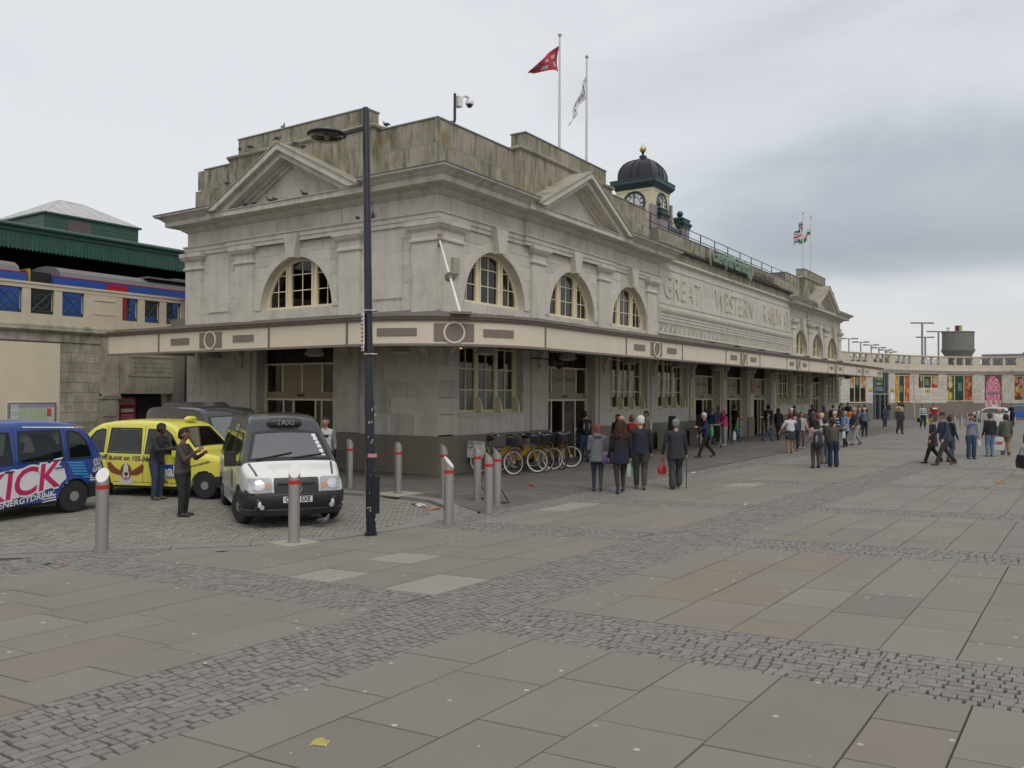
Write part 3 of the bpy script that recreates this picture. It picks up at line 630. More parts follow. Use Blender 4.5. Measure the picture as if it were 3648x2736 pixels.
for word,a,b_ in (('GREAT',15.85,20.2),('WESTERN',22.3,28.35),('RAILWAY',30.3,35.95)):
    me=text_mesh(word,1.,.05,-.010,1.,spacing=1.12); xs=[v.co.x for v in me.vertices]; ys=[v.co.y for v in me.vertices]
    sx=(b_-a)/(max(xs)-min(xs)); sy=1.0/(max(ys)-min(ys)); bpy.data.meshes.remove(me)
    # one object per letter so that each stands as its own part
    w=text_mesh(word,1.,.05,-.010,1.,spacing=1.12,align='LEFT'); x0=min(v.co.x for v in w.vertices); y0=min(v.co.y for v in w.vertices)
    bm=bmesh.new(); bm.from_mesh(w); bm.verts.ensure_lookup_table(); seen=set(); isl=[]
    for v in bm.verts:
        if v.index in seen: continue
        st_=[v]; cur=[]; seen.add(v.index)
        while st_:
            q=st_.pop(); cur.append(q)
            for e in q.link_edges:
                o2=e.other_vert(q)
                if o2.index not in seen: seen.add(o2.index); st_.append(o2)
        isl.append(cur)
    for cur in isl:
        ids={v.index:i for i,v in enumerate(cur)}; fs=[[ids[v.index] for v in f.verts] for f in {f for v in cur for f in v.link_faces}]
        me=bpy.data.meshes.new('letter'); me.from_pydata([(a+(v.co.x-x0)*sx,-.03-(v.co.z+.05)*.55,6.65+(v.co.y-y0)*sy) for v in cur],[],fs); me.materials.append(M_trim)
        o=bpy.data.objects.new('letter',me); COL.objects.link(o); o.parent=center
    bm.free()
mb=MB(); 
mb.sweep([(X0,0),(X1,0)],[(-.02,5.0),(.10,5.0),(.10,5.08),(.04,5.1),(.04,5.115),(-.02,5.115)]); mb.sweep([(X0,0),(X1,0)],[(-.02,5.12),(.012,5.12),(.012,5.53),(.05,5.53),(.05,5.66),(.08,5.67),(.08,5.80),(.11,5.81),(.11,5.92),(.15,5.95),(.19,6.02),(.21,6.10),(.21,6.15),(-.02,6.18)])
mb.build('string_course',M_stone,center)
mb=MB(); mb.sweep([(X0,0),(X1,0)],[(-.02,8.22),(.03,8.22),(.04,8.25),(.14,8.29),(.17,8.34),(.15,8.40),(.06,8.425),(-.02,8.43)]); mb.build('torus_moulding',M_trim,center)
mb=MB(); mb.sweep([(X0,0),(X1,0)],[(-.4,8.80),(.02,8.85),(.20,8.87),(.21,8.97),(.05,9.0),(-.4,9.02)]); mb.build('ledge_flashing',mat('black_lichen_lead',(.05,.05,.048),.8,.4,3,.4,20,grime=.7),center)
mb=MB(); mb.box(X0,X1,.02,.40,9.0,9.63); mb.build('parapet_core',M_joint,center)
stone_wall(TL,X0,X1,[9.01,9.61],[],.03,M_mossy,wmin=.5,wmax=.9,part=False,depth=.05)
mb=MB(TL); mb.box(X0,X1,-.43,.05,9.62,9.66); mb.build('coping',M_copper,center)
# key ornaments
kb=MB(TL); 
for q in ((.05,.34,.33,.37),(.05,.09,.03,.37),(.05,.34,.03,.07),(.30,.34,.12,.37),(.16,.34,.12,.16),(.16,.20,.12,.28),(.20,.26,.24,.28)): kb.box(q[0],q[1],0,.045,5.13+q[2],5.13+q[3])
n=8
for i in range(n):
    a0,a1=-1.1+2.2*i/n,-1.1+2.2*(i+1)/n; kb.prism([(.34+.17*math.cos(a0),5.33+.19*math.sin(a0)),(.34+.17*math.cos(a1),5.33+.19*math.sin(a1)),(.34+.12*math.cos(a1),5.33+.17*math.sin(a1)),(.34+.12*math.cos(a0),5.33+.17*math.sin(a0))],0,.045,'y')
k0=kb.build('key_ornament',M_trim,center); k0.location.x=X0+.02
for i in range(1,38): c=k0.copy(); COL.objects.link(c); c.location.x=X0+.02+i*.552
for k_,mbx in STUFF.items():
    nm={'limestone':'far_stones','limestone_trim':'far_frieze_stones','weathered_limestone':'parapet_stones'}.get(k_[0],'far_blocks'); o=mbx.build(nm,MATS[k_[0]],ST); o['kind']='stuff'
# interior, with an unseen flat roof slab added above to block light
mb=MB(); mb.box(.6,LEN-.5,.6,WID-.4,8.9,9.1); mb.build('roof',M_slate,ST)
INT=mat('interior_wall',(.10,.075,.05),.7,.2,1); IFL=mat('interior_floor',(.07,.06,.05),.3,.2,1)
mb=MB(); mb.box(.75,LEN-.8,10.6,10.7,0,8.8); mb.box(LEN-.9,LEN-.8,.8,10.6,0,8.8); mb.box(.75,LEN-.8,.75,10.6,8.7,8.78); mb.box(14.9,15.0,.8,10.6,0,8.7); mb.box(36.4,36.5,.8,10.6,0,8.7); mb.build('interior_partition',INT,ST)
mb=MB(); mb.box(.7,LEN-.8,.3,10.6,.002,.012); mb.build('interior_floor',IFL,ST)
LAMPM=mat('lit_lantern_glass',(1.,.62,.22),.5,0,emit=1.6,tint=False)
def lantern(x,y,z):
    o=thing('lantern',None,None,(x,y,z)); o.parent=ST
    mb=MB(); mb.box(-.34,.34,-.34,.34,-.12,.12); mb.box(-.2,.2,-.2,.2,-.26,-.13); mb.build('lantern_glass',LAMPM,o)
    mb=MB()
    for s in (-.35,-.12,.12,.35):
        for t_ in (-.35,.35): mb.box(s-.015,s+.015,t_-.015,t_+.015,-.13,.13); mb.box(t_-.015,t_+.015,s-.015,s+.015,-.13,.13)
    for z_ in (-.13,0,.13): mb.box(-.36,.36,-.36,-.335,z_-.012,z_+.012); mb.box(-.36,-.335,-.36,.36,z_-.012,z_+.012); mb.box(-.36,.36,.335,.36,z_-.012,z_+.012)
    mb.box(-.36,.36,-.36,.36,.125,.15); mb.tube([(0,0,.15),(0,0,1.6)],.012,6); mb.build('lantern_frame',M_black,o)
for x,y,z in ((5.6,4.2,4.05),(7.6,5.2,4.35),(5.0,7.5,4.2),(17.5,4.2,4.3),(20.,5.5,4.3),(14.,5,4.3),(25,5,4.3),(31,5,4.3)): lantern(x,y,z)
# ---- arched windows
def clip_cell(ua,ub,za,zb,uc,r,zs,n=6):
    us=[ua+(ub-ua)*i/n for i in range(n+1)]; top=[(u,min(zb,zs+math.sqrt(max(r*r-(u-uc)**2,0)))) for u in us]; top=[p for p in top if p[1]>za+.02]
    if len(top)<2: return None
    return [(top[0][0],za),(top[-1][0],za)]+top[::-1]
PANES=[]
def arched_window(T,uc,far=False):
    w=-.27; fr=MB(T); n=26; ro,ri=RA+.02,RA-.11
    for i in range(n):
        a0,a1=PI*i/n,PI*(i+1)/n; fr.prism([(uc+ro*math.cos(a0),ZS+ro*math.sin(a0)),(uc+ro*math.cos(a1),ZS+ro*math.sin(a1)),(uc+ri*math.cos(a1),ZS+ri*math.sin(a1)),(uc+ri*math.cos(a0),ZS+ri*math.sin(a0))],w-.1,w+.02,'y')
    fr.box(uc-RA,uc+RA,w-.1,w+.06,ZS-.06,ZS+.10)
    for s in (-1,1):
        q=clip_cell(uc+s*.6-.12,uc+s*.6+.12,ZS+.1,9,uc,ri+.03,ZS); fr.prism(q,w-.08,w+.0,'y')
        for e in (-.1,.1): 
            q=clip_cell(uc+s*.6+e-.03,uc+s*.6+e+.03,ZS+.1,9,uc,ri+.03,ZS); fr.prism(q,w-.06,w+.04,'y')
    rows=[ZS+.10,ZS+.62,ZS+1.14]; L=[(-RA+.1,-.72),(-.48,.48),(.72,RA-.1)]
    for a,b_ in L:
        for z in rows[1:]:
            hw=math.sqrt(max(ri*ri-(z-ZS)**2,0)); a_,b2=max(a,-hw),min(b_,hw)
            if b2-a_>.06: fr.box(uc+a_,uc+b2,w-.05,w-.015,z-.014,z+.014)
        mid=(a+b_)/2 if abs(a+b_)<.1 else (a+b_)/2+(.0)
        q=clip_cell(uc+mid-.014,uc+mid+.014,ZS+.1,9,uc,ri+.02,ZS); fr.prism(q,w-.05,w-.018,'y')
    f=fr.build('window_frame',M_frame,ST)
    for a,b_ in L:
        mid=(a+b_)/2
        for ua,ub in ((a,mid),(mid,b_)):
            for za,zb in zip(rows,rows[1:]+[9]):
                q=clip_cell(uc+ua+.004,uc+ub-.004,za,min(zb,9),uc,ri+.01,ZS)
                if q and max(p[1] for p in q)-za>.05: 
                    mb=MB(T); mb.add([(p[0],w-.035,p[1]) for p in q],[tuple(range(len(q)))]); mb.build('pane',M_glassfar if far else M_winhi,f,recalc=False)
M_winhi=glass_mat('upper_window_glass',.42)
for i,c in enumerate(CX): arched_window(TL,c,i>2)
arched_window(TS,CY)
# ---- ground-floor windows and doors
def gf_window(u0,blind,far=False):
    T=TL; w=-.27; fr=MB(T); z0,z1=1.78,4.1; rows=[z0+.05,z0+.66,z0+1.30,z0+1.94,z1]
    fr.box(u0,u0+GW,w-.1,w+.02,z0-.06,z0+.05); fr.box(u0,u0+.2,w-.1,w+.02,z0,z1); fr.box(u0+GW-.2,u0+GW,w-.1,w+.02,z0,z1)
    ls=[(u0+.2+i*1.0625,u0+.2+i*1.0625+.925) for i in range(3)]
    for i in (0,1): a=ls[i][1]; fr.box(a,a+.1375,w-.08,w+.03,z0,z1)
    for a in (ls[0][1]+.07,ls[1][1]+.07,ls[2][1]+.03):      # curved console at each mullion foot
        fr.prism([(w+.02,z0-.08),(w+.24,z0-.08),(w+.24,z0+.14),(w+.20,z0+.28),(w+.16,z0+.42),(w+.06,z0+.45),(w+.02,z0+.45)],a-.04,a+.04,'x') if False else fr.add([(a+s*.04,w_,z_) for s in (-1,1) for w_,z_ in ((w+.02,z0-.08),(w+.24,z0-.08),(w+.24,z0+.14),(w+.20,z0+.28),(w+.13,z0+.42),(w+.02,z0+.45))],[(0,1,2,3,4,5),(11,10,9,8,7,6)]+[(i,(i+1)%6,(i+1)%6+6,i+6) for i in range(6)])
    for a,b_ in ls:
        m_=(a+b_)/2; fr.box(m_-.020,m_+.020,w-.05,w-.010,z0,z1)
        for z in rows[1:-1]: fr.box(a,b_,w-.05,w-.008,z-.020,z+.020)
        fr.box(a,a+.03,w-.05,w-.0,z0,z1); fr.box(b_-.03,b_,w-.05,w-.0,z0,z1)
    f=fr.build('window_frame',M_frame,ST)
    for a,b_ in ls:
        for ua,ub in ((a+.03,(a+b_)/2),((a+b_)/2,b_-.03)):
            for i,(za,zb) in enumerate(zip(rows,rows[1:])):
                mb=MB(T); mb.add([(ua,w-.035,za),(ub,w-.035,za),(ub,w-.035,zb),(ua,w-.035,zb)],[(0,1,2,3)]); mb.build('pane',M_blinds if (blind and i==0) else (M_glassfar if far else M_glass),f,recalc=False)
    mb=MB(T); mb.prism([(u0-.06,1.66),(u0+GW+.06,1.66),(u0+GW+.06,1.74),(u0-.06,1.74)],-.4,.05,'y'); mb.build('window_sill',M_stone,ST)
LBL=mat('panel_lettering',(.03,.028,.025),.6,0); LBG=mat('panel_lettering_green',(.03,.16,.09),.6,0)
def gf_door(T,u0,wd,words=None,gap=(.33,.62)):
    w=-.38; fr=MB(T); z=[2.14,2.36,3.24,3.30]; e=[0,.24*wd,.5*wd,.76*wd,wd]; e=[u0+x for x in e]
    fr.box(u0,u0+.09,w-.1,w+.02,0,3.3); fr.box(u0+wd-.09,u0+wd,w-.1,w+.02,0,3.3)
    fr.box(u0+.09,u0+wd-.09,w-.08,w+.02,z[2],z[3]); fr.box(u0+.09,u0+wd-.09,w-.08,w+.03,z[0]-.06,z[0])
    for x in e[1:4]: fr.box(x-.035,x+.035,w-.08,w+.0,z[1],z[2])
    g0,g1=u0+gap[0]*wd,u0+gap[1]*wd
    for x in (u0+.25*wd,u0+.75*wd,g0,g1): fr.box(x-.03,x+.03,w-.07,w-.01,0,z[0]-.06)
    for a,b_ in ((u0+.09,u0+.25*wd),(u0+.75*wd,u0+wd-.09)): fr.box(a,b_,w-.06,w-.015,.98,1.06) if T is TL else None
    f=fr.build('door_frame',M_frame,ST)
    mb=MB(T); mb.box(u0+.09,u0+wd-.09,w-.09,w+.035,z[0]+.001,z[1]); mb.build('door_header',M_beigepanel,f)
    mb=MB(T); mb.box(u0+.46*wd,u0+.54*wd,w+.03,w+.08,z[0]+.07,z[0]+.14); mb.build('door_sensor',M_black,f)
    for i in (1,2): mb=MB(T); mb.box(e[i]+.035,e[i+1]-.035,w-.06,w-.02,z[1],z[2]); mb.build('transom_panel',M_beigepanel,f)
    for i in (0,3): mb=MB(T); mb.box(e[i]+.05,e[i+1]-.05,w-.05,w-.03,z[1],z[2]); mb.build('transom_pane',M_glass,f)
    for a,b_ in ((u0+.09,u0+.25*wd-.03),(u0+.25*wd+.03,g0-.03),(g1+.03,u0+.75*wd-.03),(u0+.75*wd+.03,u0+wd-.09)):
        if b_-a>.05: mb=MB(T); mb.box(a,b_,w-.05,w-.04,.05,z[0]-.06); mb.build('door_pane',M_glass,f)
    # dark grille over the transom
    gr=MB(T); n=9
    for i in range(n+1): x=u0+.1+(wd-.2)*i/n; gr.box(x-.012,x+.012,w-.06,w-.02,3.3,4.1)
    for i in range(n):
        x=u0+.1+(wd-.2)*(i+.5)/n; gr.box(x-.1,x+.1,w-.05,w-.03,3.62,3.66)
        for s in (-1,1): gr.add([(x+s*.02,w-.05,3.32),(x+s*.04,w-.05,3.32),(x+s*.17,w-.05,3.98),(x+s*.15,w-.05,3.98)],[(0,1,2,3)])
    gr.build('transom_grille',M_black,f)
    mb=MB(T); mb.box(u0,u0+wd,w-.2,w-.12,3.25,4.1); mb.build('transom_blind',mat('dark_brown_board',(.028,.018,.013),.6,.2,3),f)
    if words and T is TL:
        for i,(wrd,mt) in enumerate(words):
            cx_=(e[i+1]+e[i+2])/2; text_obj('welcome_lettering',wrd,frame((cx_,-w+.016,2.86),(1,0,0),(0,0,1)),mt,f,size=.24,ext=.001)
for i,(g,k) in enumerate(GO):
    if k=='w': gf_window(g,i==0,i>6)
    else: gf_door(TL,g,GW,[('Croeso',LBG),('Welcome',LBL)],(.12,.5) if i in (1,5) else (.3,.6))
gf_door(TS,4.18,3.57)
mb=MB(); mb.box(-.38,-.3,.0,.01,0,.01)
# flashing where the canopy meets the wall, wall brackets
mb=MB(); mb.sweep([(0,13),(0,0),(LEN,0)],[(-.01,4.42),(.16,4.36),(.17,4.5),(.13,4.62),(.06,4.74),(-.01,4.75)]); mb.build('wall_flashing',M_lead,ST)
def console(T,u):
    mb=MB(T); mb.add([(u+s*.10,w_,z_) for s in (-1,1) for w_,z_ in ((0,3.08),(.13,3.12),(.16,3.25),(.12,3.38),(.15,3.5),(.26,3.62),(.30,3.75),(.30,3.95),(0,3.95))],[tuple(range(9)),tuple(range(17,8,-1))]+[(i,(i+1)%9,(i+1)%9+9,i+9) for i in range(9)]); mb.build('console_bracket',M_trim,ST)
for u in (.42,5.35,10.1,14.7,19.1,23.7,28.2,32.7,37.1,41.4,45.8,50.2): console(TL,u)
for u in (.42,3.45,8.45): console(TS,u)
# alarm box and conduit on the corner pilaster
mb=MB(TL); mb.box(.42,.72,.10,.20,5.78,6.24); mb.build('alarm_box',mat('alarm_box_paint',(.33,.31,.25),.5,.1),ST)
mb=MB(); mb.tube([(.5,-.11,5.78),(.5,-.11,4.7)],.012,6); mb.tube([(.06,-.12,6.5),(.06,-.12,4.75)],.014,6); mb.build('conduit',M_cream,ST)
# ================================================================ CANOPY
CN=thing('entrance_canopy','long flat canopy with cream fascia and brown circle motifs wrapping around the station front','canopy')
CR=3.6; CC=(.3,.3); Yend=10.95; Xend=49.4
def canopy_path(off=0.):
    p=[(-3.3-off,Yend),(-3.3-off,.3)]; r=CR+off
    p+=[(CC[0]+r*math.cos(PI+PI/2*i/18),CC[1]+r*math.sin(PI+PI/2*i/18)) for i in range(1,18)]
    return p+[(.3,-3.3-off),(Xend,-3.3-off)]
zb=lambda x: 3.53
LA=Yend-.3; LB=PI/2*CR; LC=Xend-.3
def pt(s,off=0.):          # point and outward normal at arc length s along the fascia
    if s<LA: return Vector((-3.3-off,Yend-s)),Vector((-1,0))
    if s<LA+LB: a=PI+(s-LA)/CR; return Vector((CC[0]+(CR+off)*math.cos(a),CC[1]+(CR+off)*math.sin(a))),Vector((math.cos(a),math.sin(a)))
    return Vector((.3+s-LA-LB,-3.3-off)),Vector((0,-1))
def zlift(s): x=pt(s)[0].x; return .0038*max(0,x-2)
def strip(mb,s0,s1,z0,z1,o0,o1,m=0,nmax=.3):
    n=max(1,int((s1-s0)/nmax)) if (s0<LA+LB and s1>LA) else max(1,int((s1-s0)/3)); vs=[]
    for i in range(n+1):
        s=s0+(s1-s0)*i/n; p,nn=pt(s); h=zlift(s)
        for o,z in ((o0,z0),(o1,z0),(o1,z1),(o0,z1)): q=p+nn*o; vs.append((q.x,q.y,z+h))
    fs=[]
    for i in range(n):
        for j in range(4): fs.append((i*4+j,i*4+(j+1)%4,(i+1)*4+(j+1)%4,(i+1)*4+j))
    fs+= [(0,1,2,3),(n*4+3,n*4+2,n*4+1,n*4)]; mb.add(vs,fs,m)
sX=lambda x: LA+LB+x-.3; sY=lambda y: Yend-y
div=[0,sY(8.24),sY(3.26),sY(.33),sX(.39),sX(5.3),sX(9.93),sX(14.56),sX(19.09),sX(23.47),sX(27.76),sX(32.09),sX(36.1),sX(40.),sX(44.2),sX(47.4)]
div=[0]+div[1:]+[sX(Xend)]
dec=[False,True,False,True,False,True,False,True,False,True,False,True,False,True,False,True,False]
FZ0,FZ1=3.55,4.10
for i,(a,b_) in enumerate(zip(div,div[1:])):
    mb=MB(); strip(mb,a+.04,b_-.04,FZ0,FZ1,-.06,.0); f=mb.build('fascia_panel',M_cream,CN,smooth=False)
    if i: mb=MB(); strip(mb,a-.04,a+.04,FZ0,FZ1,-.05,.012); mb.build('fascia_divider',M_brown,CN)
    L=b_-a
    if i==1: D_=True
    else: D_=(i%2==1)
    if i==3: # corner panel, laid out as the photograph shows
        c=LA+LB/2+.02; rects=[(c-1.95,c-.92),( c+.75,c+1.62)]; blk=(c-.50,c+.50)
        a0=a
    else:
        c=(a+b_)/2; rects=[(c-L*.375,c-L*.20),(c+L*.20,c+L*.375)]; blk=(c-L*.10,c+L*.10)
    if D_:
        for r0,r1 in rects: mb=MB(); strip(mb,r0,r1,FZ0+.19,FZ1-.17,-.01,.022,nmax=.15); mb.build('fascia_strip',M_brown,f)
        mb=MB(); rr=.285; zc=(FZ0+FZ1)/2; z0,z1=zc-.215,zc+.225
        # block with a ring standing proud of it
        strip(mb,blk[0],blk[1],z0,z1,-.01,.020,nmax=.1); mb.build('fascia_block',M_brown,f)
        mb=MB(); n=32; vs=[];fs=[]; R0,R1=(.272,.225) 
        for k in range(n):
            a_=2*PI*k/n
            for r,o in ((R0,.018),(R0,.042),(R1,.042),(R1,.018)):
                p,nn=pt(c+r*math.cos(a_),0); q=p+nn*o; vs.append((q.x,q.y,zc+r*math.sin(a_)+zlift(c)))
        for k in range(n):
            for j in range(4): fs.append((k*4+j,((k+1)%n)*4+j,((k+1)%n)*4+(j+1)%4,k*4+(j+1)%4))
        mb.add(vs,fs); mb.build('fascia_ring',M_cream,f)
        mb=MB()
        for r0,r1 in rects:
            for s_ in (r0+.05,(r0+r1)/2,r1-.05):
                for z in (FZ0+.21,FZ1-.20): p,nn=pt(s_,.024); mb.box(p.x-.008,p.x+.008,p.y-.008,p.y+.008,z+zlift(s_)-.008,z+zlift(s_)+.008)
        mb.build('fascia_screws',M_steel,f)['kind']='stuff'
mb=MB(); strip(mb,0,sX(Xend),FZ0-.06,FZ0,-.08,.03); mb.build('fascia_bottom_trim',M_brown,CN)
mb=MB()
for z0,z1,o in ((FZ1,FZ1+.05,.03),(FZ1+.05,FZ1+.11,.07),(FZ1+.11,FZ1+.155,.12)): strip(mb,0,sX(Xend),z0,z1,-.08,o)
mb.build('gutter_moulding',M_brown,CN)
# roof sheets and soffit between wall and fascia
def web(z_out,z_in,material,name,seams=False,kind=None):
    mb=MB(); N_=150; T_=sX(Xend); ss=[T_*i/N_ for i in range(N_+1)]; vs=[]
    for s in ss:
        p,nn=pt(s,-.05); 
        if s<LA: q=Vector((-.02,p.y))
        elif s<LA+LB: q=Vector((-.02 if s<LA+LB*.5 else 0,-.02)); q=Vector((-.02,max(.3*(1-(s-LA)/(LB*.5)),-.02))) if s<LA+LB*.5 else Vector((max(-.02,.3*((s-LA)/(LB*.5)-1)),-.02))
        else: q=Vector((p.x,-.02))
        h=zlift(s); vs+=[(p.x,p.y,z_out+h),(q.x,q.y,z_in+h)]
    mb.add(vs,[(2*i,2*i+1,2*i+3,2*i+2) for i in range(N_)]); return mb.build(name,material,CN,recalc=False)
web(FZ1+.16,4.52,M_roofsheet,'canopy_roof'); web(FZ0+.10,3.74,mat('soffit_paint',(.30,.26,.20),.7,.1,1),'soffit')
mb=MB()
for i in range(70):
    s=.4+i*.62
    if s>sX(15): break
    p,nn=pt(s,-.02); w=.48
    strip(mb,s,s+w,FZ1+.165,FZ1+.195+rnd.uniform(0,.02),-.45,.06-rnd.uniform(0,.03),nmax=.3)
mb.build('roof_sheet_edges',M_roofsheet,CN)['kind']='stuff'
mb=MB()
for x in (17.5,21,25,29.5,34,38.5,43): mb.rbox((x,-1.6,4.52+.0038*x),(.5,.35,.16),.1); 
mb.build('roof_vents',M_black,CN)
mb=MB(); mb.box(Xend-.05,Xend,-3.3,-.1,3.6+.17,4.2+.17); mb.box(-3.3,-.1,Yend-.05,Yend,3.6,4.25); mb.build('canopy_end_board',M_cream,CN)
# tie rod with its disc at the corner
mb=MB(); A=Vector((-.12,-.12,6.62)); B=Vector((-2.2,-2.42,4.30)); mb.tube([A,A.lerp(B,.5),B],.03,8); mb.build('tie_rod',M_white,CN)
mb=MB(); mid=A.lerp(B,.53); d=(B-A).normalized(); mb.tube([mid-d*.03,mid-d*.02,mid+d*.02,mid+d*.03],[.05,.15,.15,.05],16); mb.tube([mid-d*.10,mid+d*.12],.06,10); mb.build('tension_disc',mat('galvanised',(.36,.35,.32),.4,.1,6,metal=.5),CN)
mb=MB(); mb.rbox((-2.2,-2.42,4.29),(.5,.5,.06),R(45)); mb.rbox((-.1,-.1,6.66),(.12,.12,.34),R(45)); mb.build('rod_anchor',M_brown,CN)
# hanging lamps
def lamp0():
    o=thing('canopy_lamp','grey bell shaped lamp hanging under the canopy','lamp',(0,0,0),0,'grey lamps hanging under the canopy')
    mb=MB(); mb.lathe([(.29,0),(.27,.05),(.20,.20),(.09,.24),(.03,.26),(.03,.34)],12); mb.build('lamp_shade',mat('lamp_enamel',(.30,.32,.30),.45,.1,6),o)
    mb=MB(); mb.lathe([(.001,-.05),(.14,-.045),(.24,-.01),(.27,.01)],12); mb.build('lamp_lens',mat('lamp_lens',(.40,.38,.30),.3,.05),o); return o
l0=lamp0(); lx=[(.05,-1.6)]+[(4.58+4.55*i,-1.6) for i in range(10)]+[(-1.6,.05),(-1.6,3.3),(-1.6,7.86)]
names=['first lamp right of the building corner']
for i,(x,y) in enumerate(lx):
    o=l0 if i==0 else copy_tree(l0); o.location=(x,y,3.42+.0038*max(0,x))
    if y==-1.6: lb=('grey bell lamp under the canopy by the tall window nearest the corner','grey bell lamp under the canopy at the open Welcome door','grey bell lamp under the canopy before the second tall window','grey bell lamp under the canopy before the third tall window')[i] if i<4 else None
    else: lb=('grey bell lamp under the short canopy side beside the dark lamp post','grey bell lamp under the canopy before the short side doorway','grey bell lamp under the canopy left of the short side doorway')[i-11]
    if lb: o['label']=lb
    else: o['label']='grey bell lamp under the far canopy, %s beyond the third tall window'%('first','second','third','fourth','fifth','sixth','seventh')[i-4]
sp=thing('loudspeaker','black horn loudspeaker fixed beside the Welcome doorway under the canopy','loudspeaker',(5.0,-.9,3.36))
mb=MB(); mb.lathe([(.04,-.18),(.07,0),(.19,.2),(.21,.24),(.18,.24)],12,(0,0,0),0,'x'); mb.build('horn',M_black,sp); mb=MB(); mb.tube([(-.1,0,0),(-.1,.3,.12),(-.1,.9,.16)],.02,6); mb.rbox((-.22,0,0),(.16,.16,.16)); mb.build('mount',M_black,sp)
# ================================================================ ROOF THINGS
M_pole=mat('flagpole_paint',(.62,.60,.55),.4,.08,4)
def flagpole(x,y,z0,z1,label,kind):
    o=thing('flagpole',label,'flagpole',(x,y,0),0,'white flagpoles on the station roof')
    mb=MB(); mb.tube([(0,0,8.9),(0,0,z0),(0,0,z1)],[.06,.06,.035],10); mb.build('pole',M_pole,o)
    mb=MB(); mb.ball((0,0,z1+.06),.08,8,0,(1,1,.85)); mb.tube([(0,0,z1-.02),(0,0,z1+.02)],.05,8); mb.build('finial',mat('finial_paint',(.5,.5,.38),.4,0),o)
    mb=MB(); mb.tube([(.05,.02,z1-.05),(.09,.0,(z0+z1)/2),(.05,.0,z0+.4)],.008,5); mb.build('halyard',M_white,o); return o
flagpole(9.3,1.5,11.1,16.2,'tall white flagpole flying the red flag above the near attic','a'); flagpole(11.5,1.5,10.6,16.1,'tall white flagpole flying the drooping white flag','b')
flagpole(45.3,1.5,11,15.9,'far white flagpole flying the Union flag','c'); flagpole(47.6,1.5,11,16.0,'far white flagpole flying the small red and green flag','d')
M_flag=mat('flag_cloth',(1,1,1),.85,.12,5,vcol=True)
_b=M_flag.node_tree.nodes['Principled BSDF']; _b.inputs['Transmission Weight'].default_value=0.
def flag(name,label,org,rows,cols,shape,colr,nx=26,nz=18):
    """shape(u,v)->(dx,dy,dz) from the hoist; colr(u,v)->rgb"""
    mb=MB(); P=[[shape(i/nx,j/nz) for i in range(nx+1)] for j in range(nz+1)]
    vs=[p for r in P for p in r]; 
    for j in range(nz):
        for i in range(nx):
            q=[P[j][i],P[j][i+1],P[j+1][i+1],P[j+1][i]]; mb.add(q,[(0,1,2,3)],0,0,colr((i+.5)/nx,(j+.5)/nz))
    me_o=mb.build(name,M_flag,None,recalc=False,smooth=False); bm=bmesh.new(); bm.from_mesh(me_o.data); bmesh.ops.remove_doubles(bm,verts=bm.verts,dist=1e-4); bm.to_mesh(me_o.data); bm.free()
    for p in me_o.data.polygons: p.use_smooth=True
    me_o.location=org; return tag(me_o,label,'flag')
L=(-_r.x,-_r.y)       # direction pointing left in the photograph, the wind direction
def c_red(u,v):
    if .12<abs(v-.5)*2<2 and False: return (.5,.5,.5)
    for cx_,cz in ((.14,.30),(.16,.66),(.52,.34),(.80,.30),(.55,.78)):
        if abs(u-cx_)<.075 and abs(v-cz)<.09: return (.42,.36,.36)
    return (.36,.035,.05)
flag('red_flag','faded red flag with pale squares streaming left from its pole','',0,0,None,None) if False else None
flag('red_flag','faded red flag with pale squares streaming left from its pole',(9.3,1.5,0),0,0,
     lambda u,v:(L[0]*1.14*u+.07*math.sin(u*7+v*2),L[1]*1.14*u+.16*math.sin(u*7+v*2.5),15.86-1.0*v*(1-.93*u)-u*1.0+.07*math.sin(PI*u)*(1-v)),c_red)
def c_white(u,v):
    if abs(v-.5)<.06+.1*math.sin(u*22)**2 and .18<u<.75 and int(u*26)%3!=0: return (.06,.08,.12)
    if (u-.15)**2/.004+(v-.45)**2/.05<1: return (.03,.06,.16)
    return (.62,.63,.68)
flag('white_flag','white flag with dark lettering hanging limp from its pole',(11.5,1.5,0),0,0,
     lambda u,v:(L[0]*(.70*u+.10*math.sin(PI*u)*(1-v))+.03*math.sin(u*14+v*5),L[1]*(.70*u)+.08*math.sin(u*12+v*3),15.38-2.0*u**1.1-.8*v*(1-.85*u)),c_white)
def c_uk(u,v):
    x,y=(u-.5)*2,(v-.5)
    if abs(x)<.10 or abs(y)<.10: return (.45,.03,.05)
    if abs(x)<.17 or abs(y)<.17: return (.6,.58,.58)
    if abs(abs(x)-2*abs(y))<.10: return (.45,.03,.05)
    if abs(abs(x)-2*abs(y))<.26: return (.6,.58,.58)
    return (.02,.035,.16)
flag('union_flag','Union flag hanging in folds from the far flagpole',(45.3,1.5,0),0,0,
     lambda u,v:(L[0]*(.55*u+.25*math.sin(3.1*u)),L[1]*.55*u+.2*math.sin(9*u),15.30-.95*v*(.75+.25*u)-u*.95+.08*math.sin(u*8)),c_uk,30,24)
def c_we(u,v):
    if (u-.5)**2+(v-.5)**2*.6<.04: return (.45,.04,.05)
    return (.58,.57,.55) if v<.5 else (.03,.18,.08)
flag('welsh_flag','small white and green flag with a red figure blowing left',(47.6,1.5,0),0,0,
     lambda u,v:(L[0]*.8*u,L[1]*.8*u+.12*math.sin(8*u),15.2-.5*v*(1+.5*u)-.55*u+.08*math.sin(u*7)),c_we)
